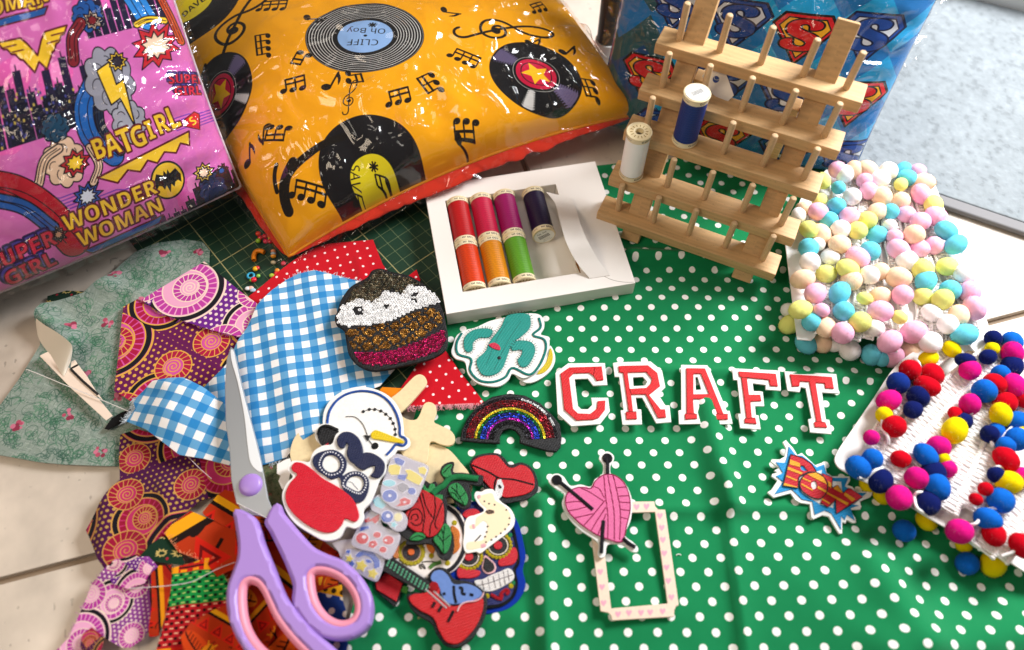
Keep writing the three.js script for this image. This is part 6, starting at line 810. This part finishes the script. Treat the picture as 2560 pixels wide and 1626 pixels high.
  const e0 = cv[0].getPoint(1), e1 = cv[1].getPoint(1); part('folded_end', gridGeo(2, 2, (u, v) => e0.clone().lerp(e1, u).add(new THREE.Vector3(0.0004 * v, -0.005 * v, 0.0012 * v))), plain('#efe9e3', 0.5, { side: THREE.DoubleSide }), s);
}

// ---------------------------------------------------------------- wooden thread rack
{
  const o = new THREE.Vector3(0.0741, 0.002, -0.0964), turn = -THREE.MathUtils.degToRad(24.5), t = tag(thing('thread_rack', '', '', undefined, o), 'wooden thread rack with five pegged shelves on the green fabric', 'thread rack'); t.rotation.y = turn;
  const beech = new THREE.MeshPhysicalMaterial({ color: new THREE.Color(0.74, 0.47, 0.225), map: woodTone, bumpMap: woodTone, bumpScale: 0.00025, roughness: 0.5 }), light = new THREE.MeshPhysicalMaterial({ color: new THREE.Color(0.8, 0.56, 0.32), map: woodTone, bumpMap: woodTone, bumpScale: 0.00025, roughness: 0.5 });
  const L = 0.159, dp = 0.0222, ht = 0.0102, hs = [0.028, 0.0604, 0.0982, 0.1266, 0.1545], bk = [0, 0.0142, 0.0319, 0.0512, 0.0745], xo = [0, 0.0022, 0.0038, 0.0056, 0.0066];
  const shelfG = rbox(L, ht, dp, 0.0009), pegG = new THREE.LatheGeometry([[0, 0], [0.00265, 0], [0.0026, 0.0325], [0.0022, 0.0332], [0.0014, 0.0335], [0, 0.0335]].map(([a, b]) => new THREE.Vector2(a, b)), 18);
  const at = (i, f) => [xo[i] + L * (0.098 + f * 0.203), hs[i], -bk[i] - dp * 0.5];
  for (let i = 0; i < 5; i++) {
    const s = part('shelf', shelfG, beech, t); s.position.set(xo[i] + L / 2, hs[i] - ht / 2, -bk[i] - dp / 2);
    for (let f = 0; f < 5; f++) { const p = part('peg', pegG, light, s), [x, y, z] = at(i, f); p.position.set(x - s.position.x, y - s.position.y - 0.0006, z - s.position.z); p.rotation.y = f * 1.7; }
  }
  const lean = Math.atan2(0.1265, 0.0745), len = 0.215, railG = rbox(0.0165, len, 0.0105, 0.0008), sx = Math.cos(lean), sy = Math.sin(lean);
  for (const f of [0.185, 0.825]) {
    const r = part('rail', railG, beech, t), mid = len / 2 - 0.0315; r.position.set(xo[2] + L * f, 0.03 + sy * mid + 0.001, -0.0135 - sx * mid - 0.006); r.rotation.x = -(Math.PI / 2 - lean);
    const lg = part('prop_leg', rbox(0.0105, 0.135, 0.0105, 0.0008), beech, t), x = xo[2] + L * (f + (f < 0.5 ? 0.085 : -0.085)); lg.position.set(x, 0.066, -0.108); lg.rotation.x = 0.36 * -1 + 0.72; 
  }
  const d = part('dowel', new THREE.CylinderGeometry(0.0034, 0.0034, L * 0.62, 16), beech, t); d.rotation.z = Math.PI / 2; d.position.set(xo[2] + L * 0.505, 0.032, -0.098);
  const inR = (p) => new THREE.Vector3(...p).applyAxisAngle(new THREE.Vector3(0, 1, 0), turn).add(o);
  spool('#ffffff', 'white thread spool standing on the rack', inR([at(1, 0)[0], hs[1] + 0.0008, at(1, 0)[2]]));
  spool('#123a92', 'blue thread spool with a barcode sticker standing on the rack', inR([at(2, 1)[0], hs[2] + 0.0008, at(2, 1)[2]]), { sticker: true });
  const g = tag(thing('paper_tag', '', '', undefined, inR([0.057, 0.139, -0.0785])), 'small white paper tag hanging on the thread rack', 'tag'); g.rotation.set(-0.6, turn - 0.1, -0.5, 'YXZ');
  const ts = new THREE.Shape([[-0.006, 0.006], [0.003, 0.007], [0.022, 0.001], [0.023, -0.008], [0.004, -0.012], [-0.006, -0.008]].map(([a, b]) => new THREE.Vector2(a, b))); const hp = new THREE.Path(); hp.absarc(0.0035, -0.002, 0.0026, 0, Math.PI * 2, true); ts.holes.push(hp); part('card', new THREE.ExtrudeGeometry(ts, { depth: 0.0004, bevelEnabled: false, curveSegments: 16 }), plain('#efe6d8', 0.7), g);
  const lo = part('loop', new THREE.TorusGeometry(0.0045, 0.0002, 6, 30), plain('#d8dde0', 0.3), g); lo.position.set(0.003, 0.002, 0.0004); lo.rotation.y = 1;
}

// ---------------------------------------------------------------- boards of pompom trim
function withFuzz(g, k) {                                  // short felt fibres over the ball
  const pos = [], p = g.attributes.position, n = g.attributes.normal, a = new THREE.Vector3(), b = new THREE.Vector3(), s = new THREE.Vector3();
  for (let i = 0; i < 620; i++) { const j = Math.floor(hash(i, k + 50) * p.count); a.fromBufferAttribute(p, j); b.fromBufferAttribute(n, j); a.add(s.set(hash(i, 1) - 0.5, hash(i, 2) - 0.5, hash(i, 3) - 0.5).multiplyScalar(0.16)).normalize().multiplyScalar(0.985); s.set(hash(i, 4) - 0.5, hash(i, 5) - 0.5, hash(i, 6) - 0.5); const t = a.clone().normalize(), q = t.clone().cross(s).normalize().multiplyScalar(0.012), e = t.clone().multiplyScalar(1.05 + 0.07 * hash(i, 7)).addScaledVector(s, 0.16); e.multiply(new THREE.Vector3(1.02 + 0.07 * k, 0.96 - 0.03 * k, 1)); a.multiply(new THREE.Vector3(1.02 + 0.07 * k, 0.96 - 0.03 * k, 1)); pos.push(a.x - q.x, a.y - q.y, a.z - q.z, a.x + q.x, a.y + q.y, a.z + q.z, e.x, e.y, e.z); }
  const f = new THREE.BufferGeometry(); f.setAttribute('position', new THREE.Float32BufferAttribute(pos, 3)); f.setAttribute('uv', new THREE.Float32BufferAttribute(new Float32Array(pos.length / 3 * 2), 2)); const m = new Float32Array(pos.length); for (let i = 0; i < pos.length; i += 9) { const v = new THREE.Vector3(pos[i + 6], pos[i + 7], pos[i + 8]).normalize(); for (let j = 0; j < 9; j += 3) m.set([v.x, v.y, v.z], i + j); } f.setAttribute('normal', new THREE.BufferAttribute(m, 3));
  return mergeGeometries([g.toNonIndexed(), f]);
}
const pomGeo = [0, 1, 2, 3].map((k) => { const g = new THREE.IcosahedronGeometry(1, 9), p = g.attributes.position; for (let i = 0; i < p.count; i++) { const x = p.getX(i), y = p.getY(i), z = p.getZ(i), n = 1 + 0.07 * (fbm(x * 1.6 + 7 + k * 9, y * 1.6 + z * 1.3 + 5 + k * 4, 4096, 2) - 0.4) + 0.03 * (fbm(x * 9 + 30 + z * 4, y * 9 + 40 - z * 5, 4096, 2) - 0.4); p.setXYZ(i, x * n * (1.02 + 0.07 * k), y * n * (0.96 - 0.03 * k), z * n); } const w = mergeVertices(g.deleteAttribute('normal').deleteAttribute('uv'), 1e-5); w.computeVertexNormals(); w.setAttribute('uv', new THREE.Float32BufferAttribute(new Float32Array(w.attributes.position.count * 2), 2)); return withFuzz(w, k); });
const pomM = (c) => memo('pom' + c, () => new THREE.MeshPhysicalMaterial({ color: col(c), roughness: 1, sheen: 0.6, sheenColor: col(c).lerp(new THREE.Color(1, 1, 1), 0.35), sheenRoughness: 0.6, specularIntensity: 0.1, }));
const depthOf = (p) => p.clone().sub(EYE).dot(rayF);
function pompoms(t, v, s, list, colors, hAt) {
  let i = 0;
  for (const [x, y, r, c] of list) {
    const [px, py] = v(x, y), low = r < 0, R = Math.abs(r), h0 = hAt(x, y, low), p = G(px, py, h0), rad = THREE.MathUtils.lerp(((R / s) * depthOf(p)) / FOCAL, 0.0083, R < 52 ? 0.15 : 0.5) * 0.98;
    const m = part('pompom', pomGeo[i % 4], pomM(colors[c]), t); m.position.copy(p).sub(t.position); m.scale.setScalar(rad); m.rotation.set((rnd() - 0.5) * 0.8, rnd() * 6.28, (rnd() - 0.5) * 0.8); i++;
  }
}
const blobG = new THREE.SphereGeometry(1, 8, 5);
function braid(t, v, a, h, w, m) {
  const c = new THREE.CatmullRomCurve3(pairs(a).map(([x, y]) => G(...v(x, y), h).sub(t.position))), n = Math.round(c.getLength() / 0.0021), g = [], M = new THREE.Matrix4(), up = new THREE.Vector3(0, 1, 0);
  for (let i = 0; i <= n; i++) {
    const p = c.getPointAt(i / n), d = c.getTangentAt(i / n), s = d.clone().cross(up).normalize(), R = new THREE.Matrix4().makeBasis(s, up, d.clone().negate());
    for (const [o, sx, sy, sz, y] of [[0, w * 0.42, 0.0012, 0.00095, 0], [-0.42, w * 0.11, 0.0016, 0.00125, 0.0003], [0.42, w * 0.11, 0.0016, 0.00125, 0.0003], [i % 2 ? 0.16 : -0.16, w * 0.2, 0.0013, 0.0011, 0.0008]]) { M.copy(R).scale(new THREE.Vector3(sx, sy, sz)); const q = p.clone().addScaledVector(s, o * w).addScaledVector(up, y + 0.0005 * Math.sin(i * 0.7)); M.setPosition(q); const b = blobG.clone(); b.applyMatrix4(M); g.push(b); }
  }
  return part('braid', mergeGeometries(g), m, t);
}
{
  const h = 0.025, fr = frame(2200, 800, h), t = tag(thing('pompom_trim', '', '', undefined, [fr.O.x, 0, fr.O.z]), 'board wound with white braid and pastel pompoms', 'pompom trim'), card = plain('#f3f0ee', 0.6), cotton = plain('#fcf9f6', 0.95);
  const poly = onPlane(vG, [205, 600, 286, 1250, 375, 1258, 400, 1235, 415, 1192, 900, 1240, 1370, 1270, 1400, 1310, 1432, 1345, 1532, 1352, 1500, 1150, 1330, 700, 1140, 200, 800, 160, 470, 170, 320, 330], h).map((p) => new THREE.Vector2(p.x - fr.O.x, -(p.y - fr.O.z)));
  const g = extrude(poly, [], 0.0014, 0.0003); g.rotateX(-Math.PI / 2); g.translate(0, h, 0); part('card', g, card, t);
  for (const a of [[450, 1215, 470, 1000, 480, 790, 520, 560, 560, 300], [640, 1240, 690, 1060, 690, 880, 660, 650, 640, 400, 640, 230], [850, 1250, 830, 1080, 790, 900, 780, 700, 760, 480, 740, 250], [1080, 1240, 1095, 1080, 1070, 930, 1000, 760, 910, 540, 850, 220], [1280, 1250, 1240, 1060, 1160, 880, 1060, 640, 980, 400, 940, 210], [1400, 1180, 1340, 960, 1230, 760, 1140, 560, 1070, 320]]) braid(t, vG, a, h + 0.0035, 0.0125, cotton);
  for (const a of [[560, 1230, 575, 1000, 580, 700, 600, 420], [740, 1240, 760, 1000, 730, 640, 700, 330], [960, 1240, 960, 1050, 900, 760, 840, 420], [1180, 1240, 1170, 1040, 1110, 800, 1010, 520]]) braid(t, vG, a, h + 0.0052, 0.0085, cotton);
  const P = [[545, 165, 52, 'p'], [590, 190, 55, 'w'], [660, 165, 52, 'o'], [740, 160, 55, 'o'], [870, 172, 60, 'w'], [968, 165, 48, 'b'], [1060, 170, 45, 'p'], [455, 235, 45, 'y'], [720, 235, 50, 'p'], [815, 225, 66, 'w'], [992, 215, 52, 'b'], [1088, 245, 68, 'o'], [552, 278, 42, 'b'], [745, 298, 55, 'p'], [950, 258, 40, 'y'], [1080, 320, 60, 'p'], [640, 335, 56, 'w'], [825, 332, 68, 'o'], [430, 358, 42, 'y'], [1158, 388, 55, 'y'], [540, 396, 56, 'b'], [330, 412, 45, 'o'], [422, 432, 62, 'p'], [800, 430, 55, 'o'], [886, 430, 50, 'b'], [620, 462, 64, 'p'], [300, 455, 45, 'w'], [1175, 462, 68, 'p'], [490, 486, 58, 'b'], [735, 486, 55, 'y'], [1075, 492, 62, 'p'], [365, 545, 55, 'y'], [565, 545, 65, 'w'], [675, 552, 60, 'y'], [440, 576, 65, 'o'], [1240, 552, 64, 'b'], [1035, 577, 70, 'o'], [910, 590, 48, 'p'], [560, 640, 70, 'o'], [1300, 642, 60, 'b'], [362, 662, 65, 'b'], [755, 682, 64, 'b'], [935, 672, 70, 'p'], [675, 722, 68, 'p'], [370, 752, 65, 'w'], [990, 742, 70, 'w'], [1245, 782, 64, 'y'], [612, 796, 65, 'y'], [820, 812, 52, 'o'], [1090, 802, 70, 'y'], [1355, 830, 64, 'w'], [325, 862, 64, 'o'], [750, 836, 60, 'w'], [635, 868, 70, 'o'], [935, 852, 75, 'o'], [1110, 872, 66, 'b'], [1265, 932, 68, 'b'], [1390, 942, 68, 'p'], [405, 952, 68, 'p'], [560, 950, 66, 'b'], [960, 962, 66, 'p'], [1215, 992, 66, 'y'], [1420, 1045, 74, 'p'], [310, 1056, 64, 'y'], [585, 1066, 64, 'b'], [445, 1060, 45, 'p'], [820, 1066, 74, 'p'], [245, 1150, -60, 'y'], [232, 1060, -45, 'w'], [690, 1136, 66, 'y'], [1320, 1090, 62, 'o'], [345, 1275, -58, 'b'], [578, 1205, 75, 'p'], [1250, 1150, 64, 'w'], [1032, 1200, 80, 'p'], [1355, 1215, 74, 'b'], [450, 1272, -62, 'o'], [520, 1280, -48, 'w'], [1140, 1265, 74, 'w'], [880, 1260, 70, 'p'], [625, 1316, -70, 'w'], [762, 1346, -64, 'b'], [1010, 1316, -74, 'o'], [900, 1356, -66, 'p'], [830, 1375, -45, 'b'], [1360, 1380, -78, 'o'], [940, 1105, 40, 'y'], [720, 985, 38, 'y'], [880, 520, 40, 'w'], [420, 640, 40, 'w']];
  pompoms(t, vG, 2.5485, P, { p: '#f8b8d4', w: '#fcf8f6', o: '#fbd8b6', b: '#6accdf', y: '#ecec86' }, (x, y, low) => (low ? (y > 1300 ? 0.0135 : 0.0115) : 0.0365 + 0.004 * hash(x, y)));
  const more = (list, v2, keys, x0, x1, y0, y1, R, gap, n, inside) => { for (let i = 0, added = 0; i < 900 && added < n; i++) { const x = x0 + rnd() * (x1 - x0), y = y0 + rnd() * (y1 - y0); if (!inside(x, y) || list.some((q) => Math.hypot(q[0] - x, q[1] - y) < gap)) continue; list.push([x, y, R, keys[added % keys.length], 1]); added++; } };
  const Q = []; { const both = P.slice(), n0 = both.length; more(both, vG, 'pwoby', 330, 1400, 260, 1180, 56, 92, 13, (x, y) => x > 330 + (1200 - y) * 0.05 && x < 1080 + (y - 250) * 0.34); Q.push(...both.slice(n0)); }
  pompoms(t, vG, 2.5485, Q, { p: '#f8b8d4', w: '#fcf8f6', o: '#fbd8b6', b: '#6accdf', y: '#ecec86' }, () => 0.0335);
  const cords = P.filter((q, i) => q[2] > 0 && i % 2).map(([x, y, r]) => { const a = G(...vG(x, y), h + 0.008).sub(t.position), b = G(...vG(x + 40, y + 70), h + 0.0055).sub(t.position); return tube3([a, a.clone().lerp(b, 0.5).add(new THREE.Vector3(0.002, 0.002, 0)), b], 0.0009, 10); });
  part('cords', mergeGeometries(cords), cotton, t);
}
{
  const h = 0.0205, fr = frame(2330, 1150, h), t = tag(thing('pompom_trim', '', '', undefined, [fr.O.x, 0, fr.O.z]), 'board wound with white braid and bright pompoms in blue, navy, red, pink and yellow', 'pompom trim'), card = plain('#f1ece8', 0.6), cotton = plain('#fcf9f6', 0.95);
  const poly = smooth2(onPlane(vH, [560, 262, 430, 450, 300, 640, 212, 775, 203, 815, 222, 852, 262, 880, 520, 1010, 820, 1190, 1060, 1310, 1200, 1395, 1420, 1500, 1600, 1200, 1560, 500, 1480, 150, 1250, 70, 900, 90, 700, 160], h), true, 4).map((p) => new THREE.Vector2(p.x - fr.O.x, -(p.y - fr.O.z)));
  const g = extrude(poly, [], 0.0016, 0.0004); g.rotateX(-Math.PI / 2); g.translate(0, h - 0.0016, 0); part('card', g, card, t);
  for (const [a, w] of [[[425, 745, 520, 560, 640, 390, 740, 260, 830, 190], 0.012], [[475, 870, 580, 730, 700, 590, 860, 420, 1010, 290, 1180, 160], 0.019], [[560, 960, 640, 830, 720, 720, 840, 590, 980, 440, 1120, 300], 0.015], [[830, 1090, 890, 930, 950, 780, 1020, 620, 1090, 500, 1180, 420], 0.021], [[960, 1080, 1050, 930, 1120, 780, 1200, 650, 1310, 520], 0.02], [[1050, 1330, 1140, 1200, 1230, 1090, 1320, 1000], 0.019], [[1150, 1370, 1210, 1290, 1260, 1200, 1340, 1120], 0.015], [[760, 1050, 850, 900, 930, 760], 0.011]]) braid(t, vH, a, h + 0.0062, w, cotton);
  for (const [a, w] of [[[560, 850, 700, 690, 850, 520, 1000, 370, 1180, 230], 0.012], [[900, 1060, 980, 860, 1060, 690, 1150, 560, 1297, 430], 0.013], [[1000, 1300, 1100, 1150, 1200, 1010, 1297, 900], 0.012], [[650, 1010, 740, 860, 830, 760], 0.01]]) braid(t, vH, a, h + 0.004, w, cotton);
  const P = [[1120, 108, 46, 'N'], [1230, 125, 55, 'B'], [1232, 195, 64, 'M'], [1230, 266, 60, 'N'], [1165, 312, 50, 'B'], [1115, 165, 36, 'Y'], [1090, 215, 42, 'N'], [745, 225, 46, 'Y'], [640, 290, 60, 'R'], [985, 290, 56, 'M'], [768, 316, 64, 'R'], [738, 382, 60, 'R'], [570, 366, 66, 'N2'], [685, 446, 60, 'N'], [655, 520, 50, 'N'], [515, 466, 58, 'M'], [488, 552, 46, 'Y'], [985, 490, 56, 'M'], [1130, 370, 58, 'R'], [1245, 380, 64, 'M'], [1070, 412, 74, 'B'], [1190, 482, 64, 'R'], [1165, 550, 62, 'Y'], [1300, 460, 50, 'R'], [415, 682, 42, 'M'], [547, 618, 66, 'R'], [945, 586, 50, 'N'], [897, 642, 74, 'Y'], [805, 735, 64, 'M'], [1255, 590, 58, 'B'], [1290, 650, 40, 'Y'], [1140, 640, 42, 'B'], [1100, 662, 50, 'N'], [1255, 692, 68, 'B'], [1195, 725, 48, 'B'], [730, 785, 60, 'B'], [420, 806, 54, 'B'], [338, 856, 72, 'B'], [585, 806, 48, 'R'], [1196, 806, 64, 'R'], [855, 862, 50, 'M'], [1140, 900, 46, 'N'], [400, 950, -48, 'Y'], [470, 935, 62, 'N'], [675, 916, 64, 'M'], [1212, 942, 70, 'Y'], [795, 966, 76, 'B'], [775, 890, 74, 'N'], [1285, 912, 52, 'M'], [480, 1016, -50, 'Y'], [575, 1030, 78, 'M'], [745, 1060, 66, 'N'], [1075, 980, 36, 'R'], [1165, 1046, 80, 'B'], [1090, 1155, 66, 'B'], [735, 1160, -52, 'Y'], [605, 1222, -60, 'B'], [925, 1226, 76, 'M'], [1125, 1240, 60, 'R'], [1290, 1310, 62, 'R'], [950, 1302, -42, 'Y'], [970, 1412, -60, 'B'], [1122, 1412, -74, 'Y'], [900, 540, 34, 'R'], [830, 805, 34, 'Y'], [1020, 1040, 30, 'R'], [880, 170, 46, 'Y'], [960, 235, 44, 'N']];
  pompoms(t, vH, 2.3161, P, { B: '#1462c0', N: '#121c56', N2: '#17307c', R: '#c20a1e', M: '#d8187e', Y: '#edd20c' }, (x, y, low) => (low ? 0.0105 : 0.032 + 0.004 * hash(x, y)));
  const loops = [[480, 640, 478, 560, 500, 505], [470, 620, 510, 680, 515, 720], [660, 1020, 680, 1000, 740, 1005, 830, 1030], [660, 1020, 680, 1090, 740, 1130], [1110, 870, 1150, 850, 1190, 870], [1060, 660, 1100, 690, 1120, 730], [1050, 1000, 1060, 960, 1040, 930], [950, 480, 1000, 530, 980, 550, 910, 545], [980, 1190, 1020, 1180, 1080, 1100, 1150, 1090], [480, 860, 440, 870, 390, 910, 340, 915], [1170, 1370, 1240, 1340, 1250, 1300], [1290, 330, 1230, 420, 1180, 440], [1160, 690, 1210, 640, 1297, 560], [700, 320, 690, 250, 660, 225], [845, 860, 880, 880, 900, 900]];
  part('cords', mergeGeometries(loops.map((a) => tube3(pairs(a).map(([x, y], i) => G(...vH(x, y), h + 0.012 + 0.003 * (i % 2)).sub(t.position)), 0.0012, 24))), cotton, t);
  const tail = part('cords', tube3(pairs([330, 1005, 380, 1000, 430, 1020]).map(([x, y]) => G(...vH(x, y), 0.006).sub(t.position)), 0.0008, 16), cotton, t); tail.userData.label = 'loose cord end on the fabric';
}
// ---------------------------------------------------------------- small charms on the cutting mat
{
  const at = (x, y, h) => G(...vP(x, y), h), H = 0.0033;
  const charm = (label, x, y) => tag(thing('charm', '', '', undefined, at(x, y, H)), label, 'charm');
  const put = (t, name, x, y, h, r, sc, c) => { const g = new THREE.SphereGeometry(r, 18, 12); g.scale(...sc); const m = part(name, g, plain(c, 0.25), t); m.position.copy(at(x, y, H + h)).sub(t.position); return m; };
  let t = charm('orange bear head charm on the mat, nearest the orange cushion', 860, 530); put(t, 'head', 860, 535, 0.0028, 0.0042, [1, 0.7, 1.05], '#d9641c'); put(t, 'ear', 832, 468, 0.002, 0.0015, [1, 0.8, 1], '#c8561c'); put(t, 'ear', 890, 470, 0.002, 0.0015, [1, 0.8, 1], '#c8561c'); put(t, 'eye', 885, 505, 0.0056, 0.0011, [1, 0.6, 1], '#3a5a8c'); put(t, 'snout', 865, 560, 0.0052, 0.0016, [1, 0.6, 1], '#a83010');
  t = charm('red bumpy charm with green and yellow dots, below the bear', 860, 740); for (const [x, y, c] of [[790, 690, '#e03a1c'], [815, 740, '#d2142e'], [870, 720, '#d2142e'], [930, 720, '#e8641c'], [880, 780, '#e0184a'], [935, 780, '#d2142e'], [790, 775, '#8ab828'], [940, 750, '#e8b01c']]) put(t, 'bead', x, y, 0.002, 0.0024, [1, 0.85, 1], c);
  t = charm('orange bent worm shaped charm on the mat', 780, 950); part('body', tube3(pairs([860, 915, 815, 895, 765, 905, 740, 950, 738, 1010]).map(([x, y]) => at(x, y, H + 0.0022).sub(t.position)), 0.0021, 30), plain('#ee8a12', 0.35), t);
  t = charm('pale ridged tube charm right of the bent orange one', 970, 980); for (const [y, c] of [[900, '#e08a5a'], [930, '#9fb0b8'], [960, '#e89a2c'], [1035, '#c8b894']]) put(t, 'bead', 970, y, 0.0022, 0.0022, [1.1, 0.9, 0.8], c);
  t = charm('small round red charm at the edge of the red dotted fabric', 1090, 1045); put(t, 'ball', 1090, 1045, 0.002, 0.0022, [1, 0.9, 1], '#e0485a');
  t = charm('striped beach ball and ring charm on the mat', 750, 1180); for (const [x, y, r, c] of [[755, 1110, 0.0024, '#f0b818'], [780, 1100, 0.002, '#e03a3a'], [735, 1240, 0.0026, '#d4182c'], [705, 1245, 0.0016, '#7fb83a'], [790, 1195, 0.0018, '#8ac04a']]) put(t, 'bead', x, y, 0.0022, r, [1, 0.8, 1], c); const rg = part('ring', new THREE.TorusGeometry(0.0028, 0.0009, 8, 20), plain('#2f9fc4', 0.3), t); rg.rotation.x = -Math.PI / 2; rg.position.copy(at(700, 1192, H + 0.0012)).sub(t.position);
  t = charm('orange and green charm half under the red dotted fabric', 1010, 1150); for (const [x, y, c] of [[1015, 1130, '#e8882a'], [1005, 1165, '#d43030'], [950, 1190, '#a8c040'], [980, 1205, '#c8b83a']]) put(t, 'bead', x, y, 0.0018, 0.002, [1.1, 0.8, 1], c);
  t = charm('white and blue charm beside the tip of the purple paisley scrap', 690, 1340); for (const [x, y, c] of [[665, 1345, '#e4e6ea'], [700, 1340, '#e8b8a8'], [725, 1365, '#a8c4d8']]) put(t, 'bead', x, y, 0.0018, 0.002, [1.3, 0.6, 1], c);
}
renderer.render(scene, camera);
